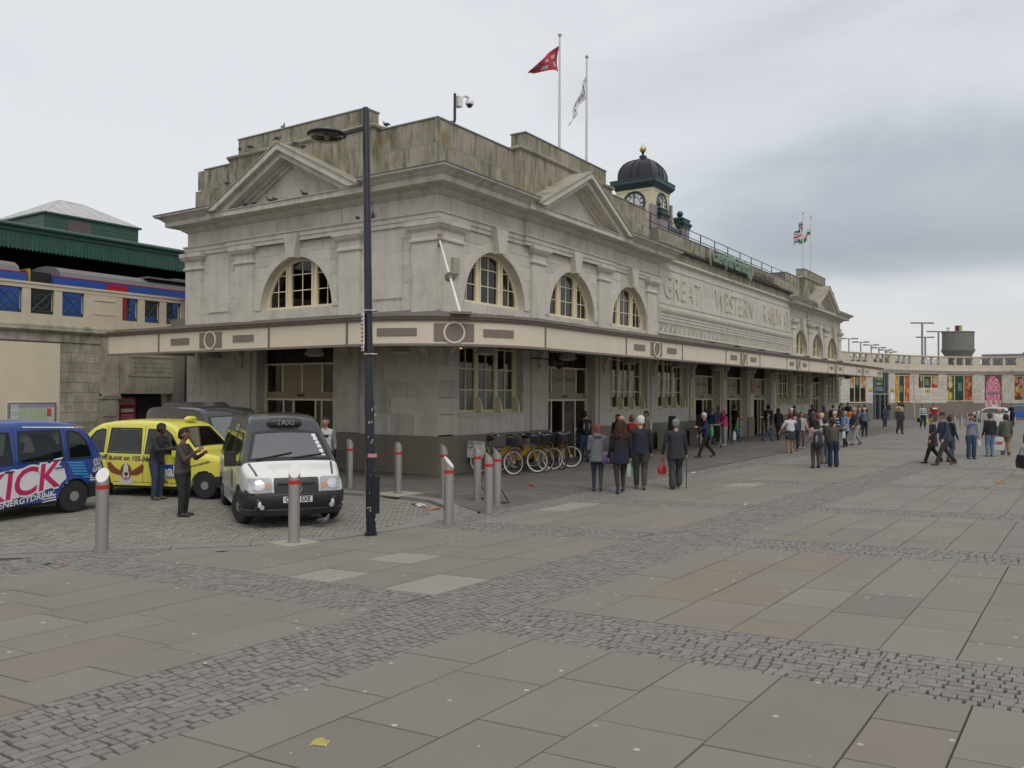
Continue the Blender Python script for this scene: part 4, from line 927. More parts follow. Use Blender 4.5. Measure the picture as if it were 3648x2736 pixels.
# security camera
cc=thing('cctv_camera','white dome security camera on a black bent pole at the parapet corner','camera',(1.24,.42,0))
mb=MB(); mb.tube([(-.35,.3,10.42),(0,0,10.46),(0,0,10.52),(0,0,11.32)],.045,8); mb.build('pole',M_black,cc)
mb=MB(); mb.rbox((.17,-.0,11.12),(.2,.2,.30)); mb.tube([(.2,0,11.15),(.35,0,11.32),(.55,0,11.42),(.70,0,11.38),(.74,0,11.32)],.04,8); mb.build('bracket',M_white,cc)
mb=MB(); mb.lathe([(.02,.12),(.10,.11),(.13,.03),(.13,-.03),(.11,-.04)],14,(.74,0,11.24)); mb.build('dome_housing',M_white,cc)
mb=MB(); mb.ball((.74,0,11.20),.10,8); mb.build('dome_lens',M_glassfar,cc)
# railing over the inscription
rl=thing('roof_railing','thin dark two-rail railing above the GREAT WESTERN RAILWAY inscription','railing')
for i in range(11):
    x=15.3+2.02*i; mb=MB(); mb.box(x-.02,x+.02,.35,.39,9.6,10.32); mb.build('railing_post',M_black,rl)
for z in (9.95,10.30): mb=MB(); mb.tube([(15.0,.37,z),(36.2,.37,z)],.02,6); mb.build('rail',M_black,rl)
# green illuminated name letters and brown ghost letters
sg=thing('station_name_sign','green letters Caerdydd Canolog standing on the parapet above the inscription','sign')
M_sg=mat('green_sign_letters',(.17,.25,.185),.5,.1,5); M_sy=mat('yellow_sign_letters',(.30,.30,.17),.5,.1,5)
text_obj('sign_letters','Caerdydd Canolog',frame((24.1,-.30,9.22),(1,0,0),(0,0,1)),M_sg,sg,size=.92,ext=.05,bold=.012,sx=.84)
text_obj('sign_letters','(',frame((20.9,-.30,9.2),(1,0,0),(0,0,1)),M_sy,sg,size=.95,ext=.04); text_obj('sign_letters',')',frame((27.35,-.30,9.15),(1,0,0),(0,0,1)),M_sy,sg,size=.95,ext=.04)
gs=thing('faded_name_sign','faded brown letters Cardiff Central on the parapet right of the green name','sign')
text_obj('sign_letters','Cardiff Central',frame((30.2,-.22,9.28),(1,0,0),(0,0,1)),mat('weathered_letters',(.20,.17,.13),.8,.3,9),gs,size=.74,ext=.03,sx=.72)
mb=MB(); mb.box(20.6,33,-.24,-.2,8.98,9.02); mb.build('sign_rail',M_black,sg)
# ================================================================ CLOCK TOWER
M_tcream=mat('tower_cream',(.62,.55,.37),.55,.06,2,grime=.1); M_mauve=mat('mauve_render',(.27,.22,.23),.7,.08,2); M_domelead=mat('dome_lead',(.016,.015,.020),.34,.2,4,.1,20); M_gold=mat('gold_ball',(.62,.50,.16),.3,0,metal=.5)
ct=thing('clock_tower','cream clock tower with black ribbed dome and gold ball above the station roof','clock tower',(25.7,5.5,0))
A=1.16; mb=MB(); mb.box(-A,A,-A,A,9,14.1); mb.build('tower_wall',M_tcream,ct)
def sq(o): return [(-o,-o),(o,-o),(o,o),(-o,o)]
mb=MB(); mb.sweep(sq(A),[(0,13.93),(.03,13.95),(.05,14.02),(.12,14.07),(.16,14.14),(.22,14.20),(.24,14.24),(.24,14.42),(.26,14.44),(.26,14.50),(0,14.52)],closed=True); mb.build('tower_cornice',M_dgreen,ct)
for s,ax in ((-1,0),(1,0),(-1,1),(1,1)):
    mb=MB()
    for a,b_ in ((-.96,-.30),(.30,.96)):
        q=(-.96 if a<0 else .30,-.30 if a<0 else .96)
        def bb(u0,u1,z0,z1):
            if ax: mb.box(u0,u1,min(s*A,s*(A+.03)),max(s*A,s*(A+.03)),z0,z1)
            else: mb.box(min(s*A,s*(A+.03)),max(s*A,s*(A+.03)),u0,u1,z0,z1)
        bb(q[0],q[1],13.80,13.84); e=-.98 if a<0 else .94; bb(e,e+.04,11,13.84)
    mb.build('tower_panel',M_tcream,ct)
# square-plan ribbed dome
prof=[(1.16,14.52),(1.17,14.75),(1.15,15.0),(1.07,15.25),(.93,15.48),(.74,15.65),(.5,15.78),(.24,15.85),(.17,15.86)]
def round_sq(r,n=8):    # rounded square outline
    pts=[]
    for k in range(4*n):
        a=PI/4+2*PI*k/(4*n); m_=max(abs(math.cos(a)),abs(math.sin(a))); q=r/m_*(1-.10*(1-m_)/.293*1.); pts.append((q*math.cos(a),q*math.sin(a)))
    return pts
mb=MB(); vs=[];fs=[]
for r,z in prof:
    for p in round_sq(r): vs.append((p[0],p[1],z))
K=32
for i in range(len(prof)-1):
    for k in range(K): fs.append((i*K+k,i*K+(k+1)%K,(i+1)*K+(k+1)%K,(i+1)*K+k))
mb.add(vs,fs); mb.build('dome',M_domelead,ct,smooth='auto')
for k in [0,8,16,24]+[3,5,11,13,19,21,27,29]:
    mb=MB(); mb.tube([ (round_sq(r)[k][0]*1.01,round_sq(r)[k][1]*1.01,z+.01) for r,z in prof],.035,6); mb.build('dome_rib',M_dgreen if k%8==0 else M_domelead,ct)
mb=MB(); mb.lathe([(.20,15.80),(.20,16.02),(.23,16.04),(.22,16.08),(.13,16.13),(.07,16.17),(.06,16.24),(.10,16.30),(.05,16.34)],16); mb.build('dome_cap',M_domelead,ct,smooth='auto')
mb=MB(); mb.ball((0,0,16.50),.20,12); mb.build('gold_ball',M_gold,ct,smooth=True)
mb=MB(); mb.tube([(0,0,16.68),(0,0,16.86)],.012,6); mb.build('finial_spike',M_black,ct)
RN=['XII','I','II','III','IIII','V','VI','VII','VIII','IX','X','XI']
M_cface=mat('clock_face',(.60,.60,.60),.4,.03); M_cring=mat('clock_ring',(.02,.035,.035),.4,0)
for (o,x,y) in (((0,-A-.02,13.12),(1,0,0),(0,0,1)),((-A-.02,0,13.12),(0,-1,0),(0,0,1))):
    F4=frame(o,x,y); ck=MB(); ck.lathe([(.001,.0),(.60,.0),(.60,-.05)],40,(0,0,.0)); c_=ck.build('clock_face',M_cface,ct); c_.data.transform(F4)
    ck=MB(); ck.torus((0,0,0),.66,.055,40,8); ck.torus((0,0,.01),.585,.014,40,6); ck.torus((0,0,.01),.37,.012,40,6); r_=ck.build('clock_rim',M_dgreen,c_); r_.data.transform(F4)
    ck=MB()
    for k in range(60):
        a=2*PI*k/60; ck.rbox((.62*math.sin(a)*.985,.62*math.cos(a)*.985,.012),(.014,.05,.008),-a)
    r_=ck.build('minute_marks',M_cring,c_); r_.data.transform(F4); r_['kind']='stuff'
    for k,t_ in enumerate(RN):
        a=2*PI*k/12; text_obj('numeral',t_,F4@Matrix.Rotation(-a,4,'Z')@Matrix.Translation((0,.475,.012)),M_cring,c_,size=.21,ext=.004,bold=.006,sx=.8)
    ck=MB(); ck.rbox((0,.24,.03),(.03,.62,.01),0); ck.lathe([(.06,0),(.06,.04)],12); h_=ck.build('minute_hand',M_cring,c_); h_.data.transform(F4@Matrix.Rotation(R(-5),4,'Z'))
    ck=MB(); ck.rbox((0,.15,.02),(.06,.40,.01),0); h_=ck.build('hour_hand',M_cring,c_); h_.data.transform(F4@Matrix.Rotation(R(-1),4,'Z'))
gb=thing('roof_gable','mauve roof gable with two green capped piers and ball finials below the clock','gable',(0,0,0))
mb=MB(); mb.box(23.9,29.0,4.15,4.33,8.8,11.55); mb.box(23.9,26.0,4.14,4.32,11.5,12.86); mb.build('gable_wall',M_mauve,gb)
mb=MB(); mb.box(26.0,28.1,4.10,4.36,11.55,11.80); mb.box(26.,28.1,4.06,4.4,11.8,12.02); mb.build('gable_coping',M_dgreen,gb)
mb=MB(); cv=[(26.85+.85*(1-math.cos(a)),13.2-1.1*math.sin(a)) for a in [PI/2*i/8 for i in range(9)]]; mb.prism([(26.85,12.02)]+[(27.75,12.02)]+cv[::-1],4.2,4.3,'y'); mb.build('gable_scroll',M_tcream,gb)
mb=MB(); mb.tube([(p[0],4.25,p[1]) for p in cv],.06,6); mb.box(26.75,26.9,4.17,4.33,12,13.3); mb.build('scroll_edge',M_mauve,gb)
for x,w in ((25.2,.48),(28.45,.50)):
    o=None; mb=MB(); mb.box(x-w,x+w,3.95,4.75,8.8,12.2); p=mb.build('pier',M_mauve,gb)
    mb=MB(); s=[(x-w,3.95),(x+w,3.95),(x+w,4.75),(x-w,4.75)]; mb.sweep(s,[(-.05,12.16),(.02,12.16),(.05,12.3),(.12,12.42),(.14,12.5),(.02,12.52),(.02,12.66),(.06,12.70),(.05,12.76),(-.15,12.86),(-.3,12.9)],closed=True); mb.box(x-w+.1,x+w-.1,4.1,4.6,12.3,12.86); mb.build('pier_cap',M_dgreen,p)
    mb=MB(); mb.lathe([(.14,12.84),(.12,12.9),(.07,12.95)],12,(x,4.35,0)); mb.ball((x,4.35,13.10),.19,10); mb.build('ball_finial',M_dgreen,p,smooth=True)
# ================================================================ LEFT WING
LW=thing('left_wing_wall','stone retaining wall with cream balustrade carrying the platform left of the station','wall')
YW=12.6; M_wst=M_dirty
NSL=[0]
def wall_blocks(x0,x1,z0,z1,y,parent,material,hrow=.33,wmin=.5,wmax=1.0,face=.02):
    n=int(round((z1-z0)/hrow))
    for r in range(n):
        a=z0+(z1-z0)*r/n; b_=z0+(z1-z0)*(r+1)/n; x=x0+(-rnd.uniform(0,.6)); cuts=[x0]
        while True:
            x+=rnd.uniform(wmin,wmax)
            if x>x1-.2: break
            if x>x0+.2: cuts.append(x)
        cuts.append(x1)
        for c0,c1 in zip(cuts,cuts[1:]):
            mb=MB(); mb.box(c0+.006,c1-.006,y-face+rnd.uniform(-.004,.004),y+.1,a+.005,b_-.005,0,rnd.gauss(0,.10)); mb.build('stone',material,parent)
mb=MB(); mb.box(.1,1.0,11.79,13.4,0,5.0); mb.box(-16,-2.0,YW,YW+.8,0,4.5); mb.box(-2.0,.72,YW+.35,YW+.8,0,4.5); lwall=mb.build('wall_core',M_joint,LW)
wall_blocks(-3.98,-2.0,0,3.95,YW,lwall,M_dirty)
mb=MB(); mb.box(-16,-3.98,YW-.03,YW+.02,0,3.9,0); mb.build('rendered_panel',M_cream,LW)
mb=MB(); mb.sweep([(-16,YW),(-2.0,YW),(-2.0,YW+.4)],[(-.02,3.92),(.06,3.95),(.06,4.20),(.10,4.22),(.16,4.27),(.20,4.30),(.20,4.34),(.13,4.36),(.13,4.44),(.06,4.50),(-.4,4.56)]); mb.build('string_cornice',M_dirty,LW)
mb=MB(); mb.box(-2.62,-1.98,YW-.14,YW,0,4.15,0); mb.box(-2.62,-1.98,YW-.22,YW-.0,2.18,2.26,0); mb.box(-2.54,-2.06,YW-.17,YW-.0,1.5,2.05,0); mb.box(-2.66,-1.94,YW-.2,YW,2.1,2.18); mb.build('pier',M_dirty,LW)
# balustrade
M_bal=mat('balustrade_paint',(.56,.49,.375),.6,.07,1.5,grime=.22,streak=.2)
bal=MB(); bal.box(-16,.72,YW-.02,YW+.18,4.44,4.82); bal.box(-16,.75,YW-.03,YW+.19,5.62,5.75); bal.box(-16,.77,YW-.06,YW+.22,5.75,5.82)
for a,b_ in ((-3.05,-1.95),(.62,.74),(-7.3,-6.05),(-11.5,-10.2)): bal.box(a,b_,YW-.02,YW+.18,4.82,5.63)
grilles=[]
for seg in ((-1.95,.62),(-6.05,-3.05),(-10.2,-7.3)):
    n=3; L_=(seg[1]-seg[0]); 
    for i in range(n):
        c=seg[0]+L_*(i+.5)/n; hw=.30 if seg[0]>-3 else .37; grilles.append((c,hw))
    for i in range(1,n): c=seg[0]+L_*i/n; g=(L_/n-2*(.30 if seg[0]>-3 else .37))/2; bal.box(c-g,c+g,YW-.015,YW+.17,4.82,5.63)
    g=(L_/n-2*(.30 if seg[0]>-3 else .37))/2
    bal.box(seg[0],seg[0]+g,YW-.015,YW+.17,4.82,5.63); bal.box(seg[1]-g,seg[1],YW-.015,YW+.17,4.82,5.63)
balo=bal.build('balustrade',M_bal,LW)
mb=MB(); mb.box(-2.85,-2.1,YW-.045,YW-.0,5.42,5.45); mb.box(-2.85,-2.1,YW-.04,YW,4.95,4.97); mb.build('panel_moulding',M_bal,balo)
def grille(mb,c,hw,y,z0,z1,T=None):
    t=.018; zc=(z0+z1)/2; hz=(z1-z0)/2
    def bar(p,q): mb.tube([(c+p[0]*hw,y,zc+p[1]*hz),(c+q[0]*hw,y,zc+q[1]*hz)],t,6)
    for p,q in (((-1,-1),(1,-1)),((-1,1),(1,1)),((-1,-1),(-1,1)),((1,-1),(1,1)),((-1,-1),(1,1)),((-1,1),(1,-1)),((-1,-.8),(1,-.8))): bar(p,q)
    mb.torus((c,y,zc),min(hw,hz)*.62,t,20,6,0,'y'); 
for c,hw in grilles:
    mb=MB(); grille(mb,c,hw,YW+.07,4.84,5.61); mb.build('iron_grille',M_dgreen,balo)
# link block with carved panel over the low entrance
lk=thing('entrance_lintel','rounded stone lintel block with a worn carved inscription over the small dark entrance','lintel',(0,0,0))
mb=MB(); y0=YW-.15; r=.28
pr=[(-1.96,2.27),(.45-r,2.27)]+[(.45-r+r*math.sin(a),2.27+r-r*math.cos(a)) for a in [PI/2*i/5 for i in range(1,6)]]+[(.45,3.95),(-1.96,3.95)]
mb.prism(pr,y0,YW+.4,'y'); mb.build('lintel_block',M_granite if False else M_dirty,lk)
mb=MB()
for a,b_,c,d in ((-1.65,.15,3.55,3.58),(-1.65,.15,2.88,2.91),(-1.65,-1.62,2.88,3.58),(.12,.15,2.88,3.58)): mb.box(a,b_,y0-.02,y0,c,d)
mb.build('panel_border',M_dirty,lk)
for z,t_ in ((3.38,'BOOKING'),(3.08,'OFFICE')): text_obj('carved_lettering',t_,frame((-.75,y0-.012,z),(1,0,0),(0,0,1)),M_dirty,lk,size=.24,ext=.012,sx=1.2) if False else None
for z in (3.40,3.24,3.08):
    mb=MB()
    for i in range(12): x=-1.45+i*.125; mb.box(x,x+.07,y0-.012,y0,z-.035,z+.035)
    mb.build('worn_lettering',M_dirty,lk)['kind']='stuff'
mb=MB(); mb.box(-1.96,-.10,YW+.3,YW+.34,0,2.3); eo=mb.build('entrance_shade_sheet',M_dark,lk)  # thin near-black sheet paints in the shade of the low entrance
mb=MB(); mb.box(-.10,.72,YW+.22,YW+.34,0,2.3); mb.build('side_panel',M_cream,lk)
ad=thing('red_advert_panel','red poster panel reading DIGITAL PHOTOS beside the black off sign in the low entrance','poster',(0,0,0))
mb=MB(); mb.box(-1.78,-1.10,YW+.24,YW+.29,.2,2.15); mb.build('poster_board',mat('poster_red',(.30,.012,.02),.4,.05),ad)
MW=mat('print_white',(.62,.60,.60),.5,0)
for z,t_,s in ((1.98,'DIGITAL\nPHOTOS',.14),(1.45,'SERVICES\nIN STORE',.12)): text_obj('poster_lettering',t_,frame((-1.44,YW+.236,z),(1,0,0),(0,0,1)),MW,ad,size=s,ext=.001)
mb=MB(); mb.box(-1.68,-1.2,YW+.232,YW+.238,1.62,1.74); mb.build('poster_label',MW,ad)
of=thing('black_shop_sign','black panel with small white word off in the low entrance','sign')
mb=MB(); mb.box(-1.05,-.12,YW+.24,YW+.29,.2,2.15); mb.build('sign_board',M_black,of); text_obj('sign_lettering','off',frame((-.42,YW+.236,1.55),(1,0,0),(0,0,1)),MW,of,size=.22,ext=.001); text_obj('sign_lettering','licence',frame((-.6,YW+.236,1.25),(1,0,0),(0,0,1)),MW,of,size=.16,ext=.001)
mp_=thing('map_board','street map board in a grey frame on the cream panel behind the blue taxi','map board')
mb=MB(); mb.box(-5.6,-4.12,YW-.10,YW-.03,1.0,1.98); mb.build('board_frame',M_steel,mp_)
def colgrid(name,parent,org,ux,uz,w,h,nx,nz,fn,material,off=.0):
    mb=MB(); o=Vector(org); ux=Vector(ux); uz=Vector(uz)
    for j in range(nz):
        for i in range(nx):
            q=[o+ux*(w*(i+a)/nx)+uz*(h*(j+b_)/nz) for a,b_ in ((0,0),(1,0),(1,1),(0,1))]; mb.add(q,[(0,1,2,3)],0,0,fn((i+.5)/nx,(j+.5)/nz))
    return mb.build(name,material,parent,recalc=False)
M_print=mat('colour_print',(1,1,1),.45,0,vcol=True,tint=False)
def f_map(u,v):
    if u<.18: return (.42,.46,.46) if (int(v*12)%3) else (.55,.56,.56)
    if v>.88: return (.30,.28,.42)
    if u>.82: return (.5,.08,.08) if .55<v<.85 and u<.92 else (.5,.5,.5)
    if abs(math.sin(u*23+v*5))<.12 or abs(math.sin(v*19-u*7))<.1: return (.55,.5,.3)
    return (.36,.46,.32)
colgrid('map_print',mp_,(-5.54,YW-.105,1.05),(1,0,0),(0,0,1),1.36,.88,40,24,f_map,M_print)
# ================================================================ PLATFORM CANOPY, TRAIN, ROOF LANTERN
pc=thing('platform_canopy','dark green platform canopy with scalloped wooden valance behind the balustrade','platform canopy')
YP=17.5; mb=MB(); mb.box(-25,14,YP,YP+9,8.53,8.59); mb.build('canopy_deck',M_slate,pc)
mb=MB(); mb.box(-25,12,YP-.08,YP+.02,8.27,8.53); mb.tube([(-25,YP-.14,8.47),(12,YP-.14,8.47)],.07,8); mb.build('canopy_gutter',M_green,pc)
x=-8.; i=0
while x<5.2:
    mb=MB(); w=.145; mb.prism([(x+.004,8.26),(x+.004,7.66),(x+w/2,7.58),(x+w-.004,7.66),(x+w-.004,8.26)],YP-.03,YP+.0,'y',0,rnd.gauss(0,.06)); mb.build('valance_board',M_green,pc); x+=w
mb=MB(); mb.box(-25,14,YP+.3,YP+9,8.27,8.37); mb.box(-25,14,22.5,22.6,4.5,8.27); mb.build('canopy_underside_shade',M_dark,pc)  # near-black boxes colour in the shade under and behind the platform canopy
mb=MB(); mb.box(-25,14,YW+.8,30,4.3,4.5); tag(mb.build('platform',M_asph),kind='structure')
rln=thing('roof_lantern','green boarded roof lantern with glazed hipped top above the platform canopy','roof lantern')
x0,x1,y0_,y1_=.36,4.72,22.,27.
z0,z1=8.4,10.12
for j in range(9):
    za,zb_=z0+(z1-z0)*j/9,z0+(z1-z0)*(j+1)/9
    for sgn,(a,b_) in (('f',(x0,x1)),):
        mb=MB(); mb.box(a,b_,y0_-.02-.01*(j%2),y0_+.05,za+.004,zb_-.004); mb.build('lantern_board',M_green,rln)
    mb=MB(); mb.box(x0-.02-.01*(j%2),x0+.05,y0_,y1_,za+.004,zb_-.004); mb.build('lantern_board',M_green,rln)
mb=MB(); mb.box(x0+.05,x1-.02,y0_+.05,y1_,z0,z1); mb.build('lantern_core',M_dark,rln)
mb=MB(); mb.box(1.35,2.4,y0_-.045,y0_,8.9,9.95); mb.build('lantern_louvre',mat('grey_louvre',(.10,.085,.075),.7,.1),rln)
mb=MB(); za,zr=10.12,11.3; e=.12; xa,xb,ya,yb=x0-e,x1+e,y0_-e,y1_+e; ym=(ya+yb)/2; rx0,rx1=x0+1.9,x1-1.9+.6
mb.box(xa,xb,ya,yb,10.06,10.14); mb.build('lantern_eaves',M_dgreen,rln)
mb=MB(); mb.add([(xa,ya,za),(xb,ya,za),(xb,yb,za),(xa,yb,za),(rx0,ym,zr),(rx1,ym,zr)],[(0,1,5,4),(1,2,5),(2,3,4,5),(3,0,4)]); mb.build('lantern_glazing',mat('old_wired_glass',(.42,.42,.40),.3,.25,2,grime=.5,tint=False),rln,recalc=False)
mb=MB()
for i in range(9):
    t=i/8; a=Vector((xa+(xb-xa)*t,ya,za+.01)); 
    # bars run up the slope, meeting the hips
    tt=min(1,max(0,(a.x-xa)/(rx0-xa))) if a.x<rx0 else (1 if a.x<rx1 else (xb-a.x)/(xb-rx1)); b_=Vector((a.x,ya+(ym-ya)*tt,za+(zr-za)*tt+.01)); mb.tube([a,b_],.025,5)
for p,q in (((xa,ya,za),(rx0,ym,zr)),((xb,ya,za),(rx1,ym,zr)),((rx0,ym,zr),(rx1,ym,zr)),((xa,yb,za),(rx0,ym,zr))): mb.tube([p,q],.035,6)
for i in range(1,6): t=i/6; tt=min(t,1-t)*2; mb.tube([(xa,ya+(yb-ya)*t,za+.01),(xa+(rx0-xa)*tt,ya+(yb-ya)*t,za+(zr-za)*tt+.01)],.025,5)
mb.build('glazing_bars',mat('white_glazing_bar',(.55,.56,.56),.5,0),rln)
rl2=thing('far_skylight','low glazed skylight strip just behind the station cornice','skylight'); mb=MB(); mb.box(5.5,10,23,27,8.45,9.0); mb.build('skylight_kerb',M_dgreen,rl2); mb=MB(); mb.add([(5.2,22.8,9.0),(10,22.8,9.0),(10,25,9.6),(5.6,25,9.6)],[(0,1,2,3)]); mb.build('skylight_glazing',MATS['old_wired_glass'],rl2,recalc=False)
# train: two coaches
M_tblue=mat('train_blue',(.025,.075,.33),.35,.05,2,coat=.3); M_tred=mat('train_red',(.45,.015,.02),.35,0); M_tgrey=mat('train_roof',(.17,.165,.16),.6,.15,2)
def coach(xa,xb,label):
    o=thing('train_coach',label,'train coach',(0,0,0),0,'blue train coaches behind the balustrade'); YT=15.6
    def sec(pr,name,ma,x0=xa,x1=xb,par=o): mb=MB(); mb.prism([(YT+p[0],p[1]) for p in pr],x0,x1,'x'); return mb.build(name,ma,par)
    body=sec([(0,4.6),(-.06,5.1),(-.06,6.0),(-.02,6.50),(2.6,6.50),(2.68,6.0),(2.68,5.4),(2.6,4.75)],'coach_body',M_tblue)
    sec([(.0,6.51),(.08,6.70),(.35,6.86),(1.0,6.97),(1.6,6.97),(2.2,6.86),(2.5,6.70),(2.6,6.51)],'coach_roof',M_tgrey,xa+.25,xb-.25)
    mb=MB(); mb.box(xa,xb,YT-.03,YT+.03,6.49,6.52); mb.build('roof_line',M_tred,o)
    x=xa+1.6
    while x<xb-2: mb=MB(); mb.box(x,x+1.3,YT-.075,YT-.05,5.35,5.95); mb.build('coach_window',M_glassfar,o); x+=1.9
    for x in (xa+2.8,): 
        pass
    mb=MB(); mb.rbox(((xa+xb)/2-6 if xb>8 else xb-3.,YT+.35,6.90),(2.2,.7,.06)); mb.rbox(((xa+xb)/2-5.4,YT+.3,6.95),(.9,.5,.10)); mb.build('roof_hatch',M_tgrey,o)
    return o
coach(-21,-3.54,'blue train coach with grey roof at far left behind the balustrade'); c2=coach(-2.62,19,'blue train coach with red double doors behind the balustrade')
for x in (-.64,-.22): mb=MB(); mb.box(x,x+.37,15.50,15.55,4.7,6.42); mb.build('coach_door',M_tred,c2)
mb=MB(); mb.box(-3.54,-2.62,15.75,17.3,4.7,6.6); g=mb.build('gangway_bellows',M_black,c2); mb=MB(); mb.box(-3.5,-3.43,15.6,17.4,4.75,6.66); mb.build('gangway_edge',mat('yellow_edge',(.45,.28,.04),.5,0),c2)
# ================================================================ RIGHT WING (curved)
RWP=[(51.0,4.2),(58,4.0),(63.76,3.65),(66.08,3.2),(70.09,1.87),(74.41,.23),(78.71,-1.7),(82.5,-4.0),(85.01,-6.3),(86.18,-8.51),(86.5,-10.9),(86.19,-12.88),(84.98,-15.2),(81.86,-18.8),(76,-23)]
# smooth the plan curve
def smooth(P,n=4):
    P=[Vector((*p,0)) for p in P]; out_=[]
    for i in range(len(P)-1):
        p0=P[max(i-1,0)];p1=P[i];p2=P[i+1];p3=P[min(i+2,len(P)-1)]
        for k in range(n):
            t=k/n; out_.append(.5*((2*p1)+(p2-p0)*t+(2*p0-5*p1+4*p2-p3)*t*t+(3*p1-p0-3*p2+p3)*t**3))
    out_.append(P[-1]); return [Vector((p.x,p.y)) for p in out_]
RWs=smooth(RWP); acc=[0]
for a,b_ in zip(RWs,RWs[1:]): acc.append(acc[-1]+(b_-a).length)
def rp(s,w=0.,z=0.):
    s=max(0,min(s,acc[-1]-1e-3)); i=max(k for k in range(len(acc)) if acc[k]<=s); i=min(i,len(RWs)-2); t=(s-acc[i])/(acc[i+1]-acc[i]); p=RWs[i].lerp(RWs[i+1],t); d=(RWs[i+1]-RWs[i]).normalized(); n=Vector((d.y,-d.x)); q=p+n*w; return (q.x,q.y,z)
def rwbox(mb,s0,s1,w0,w1,z0,z1,m=0,tint=0.,col=None):
    n=max(1,int((s1-s0)/1.2)); 
    for i in range(n):
        a=s0+(s1-s0)*i/n; b_=s0+(s1-s0)*(i+1)/n
        mb.add([rp(a,w0,z0),rp(b_,w0,z0),rp(b_,w1,z0),rp(a,w1,z0),rp(a,w0,z1),rp(b_,w0,z1),rp(b_,w1,z1),rp(a,w1,z1)],[(0,3,2,1),(4,5,6,7),(0,1,5,4),(1,2,6,5),(2,3,7,6),(3,0,4,7)],m,tint,col)
RW=thing('right_wing','curved single-storey stone wing with poster windows and cream balustrade beyond the station','shop wing')
DS=0.
wins=[(16.7,19.75,1.72,4.5,'w'),(20.9,23.75,0,4.6,'d'),(24.85,27.6,1.75,4.5,'w'),(28.95,32.1,3.2,4.5,'w'),(33.3,36.65,1.85,4.6,'w'),(37.9,39.6,0,4.6,'d'),(40.7,44.1,1.95,4.55,'w'),(45.6,48.6,1.95,4.55,'w')]
SEND=54.
mb=MB(); cur=0.
for a,b_,z0,z1,k in wins: rwbox(mb,cur,a,-.4,-.10,0,4.75); rwbox(mb,a,b_,-.4,-.10,z1,4.75); rwbox(mb,a,b_,-.4,-.10,0,z0) if z0>0 else None; cur=b_
rwbox(mb,cur,SEND,-.4,-.10,0,4.75); rwbox(mb,0,SEND,-.5,-.41,0,4.75); mb.build('wing_wall',M_joint,RW)
mb=MB(); zz=[1.6]+[1.6+.39*i for i in range(1,9)]
for za,zb_ in zip(zz,zz[1:]):
    s=0.
    while s<SEND:
        e=min(s+rnd.uniform(.8,1.5),SEND); segs=[(s,e)]
        for a,b_,z0,z1,k in wins:
            if za<z1-.1 and zb_>z0+.1:
                ns=[]
                for p,q in segs:
                    if q<=a or p>=b_: ns.append((p,q))
                    else:
                        if p<a: ns.append((p,a))
                        if q>b_: ns.append((b_,q))
                segs=ns
        for p,q in segs:
            if q-p>.06: rwbox(mb,p+.008,q-.008,-.12,.0,za+.006,zb_-.006,0,rnd.gauss(0,.06))
        s=e
o=mb.build('wing_stones',M_stone,RW); o['kind']='stuff'
mb=MB(); cur=0.
for a,b_,z0,z1,k in wins:
    if k=='d': rwbox(mb,cur,a,-.05,.05,0,1.58,0,rnd.gauss(0,.03)); cur=b_
rwbox(mb,cur,SEND,-.05,.05,0,1.58); mb.build('wing_plinth',M_granite,RW)
mb=MB()
for w,z0,z1 in ((.06,4.72,4.84),(.12,4.84,4.95),(.20,4.95,5.05),(.26,5.05,5.14),(.10,5.14,5.26)): rwbox(mb,0,SEND,-.45,w,z0,z1)
mb.build('wing_cornice',M_trim,RW)
mb=MB(); rwbox(mb,0,SEND,-.2,.06,5.26,5.72); rwbox(mb,0,SEND,-.2,.07,6.48,6.56); rwbox(mb,0,SEND,-.24,.11,6.56,6.65)
gl=[(16.74,19.75),(20.88,23.81),(24.85,27.54),(28.98,32.15),(33.42,36.58),(37.46,39.93+1.),(42.3,45.2),(46.5,49.5)]; cur=0.; GR=[]
for a,b_ in gl:
    rwbox(mb,cur,a,-.2,.06,5.72,6.48); L_=b_-a; pw=.22; w_=(L_-2*pw)/3
    for i in range(3): GR.append((a+i*(w_+pw)+w_/2,w_/2))
    for i in (1,2): rwbox(mb,a+i*w_+(i-1)*pw,a+i*w_+i*pw,-.18,.05,5.72,6.48)
    cur=b_
rwbox(mb,cur,SEND,-.2,.06,5.72,6.48); wbal=mb.build('wing_balustrade',M_bal,RW)
for c,hw in GR:
    mb=MB(); z0,z1=5.74,6.46; zc=(z0+z1)/2; hz=(z1-z0)/2; t=.022
    P_=lambda u,v: rp(c+u*hw,-.06,zc+v*hz)
    for p,q in (((-1,-1),(1,1)),((-1,1),(1,-1)),((-1,-.75),(1,-.75)),((-1,-1),(1,-1)),((-1,1),(1,1))): mb.tube([P_(*p),P_(*q)],t,5)
    mb.tube([P_(.62*math.cos(a)*hz/hw*.9,.62*math.sin(a)) for a in [2*PI*i/14 for i in range(15)]],t,5); mb.build('iron_grille',M_dgreen,wbal)
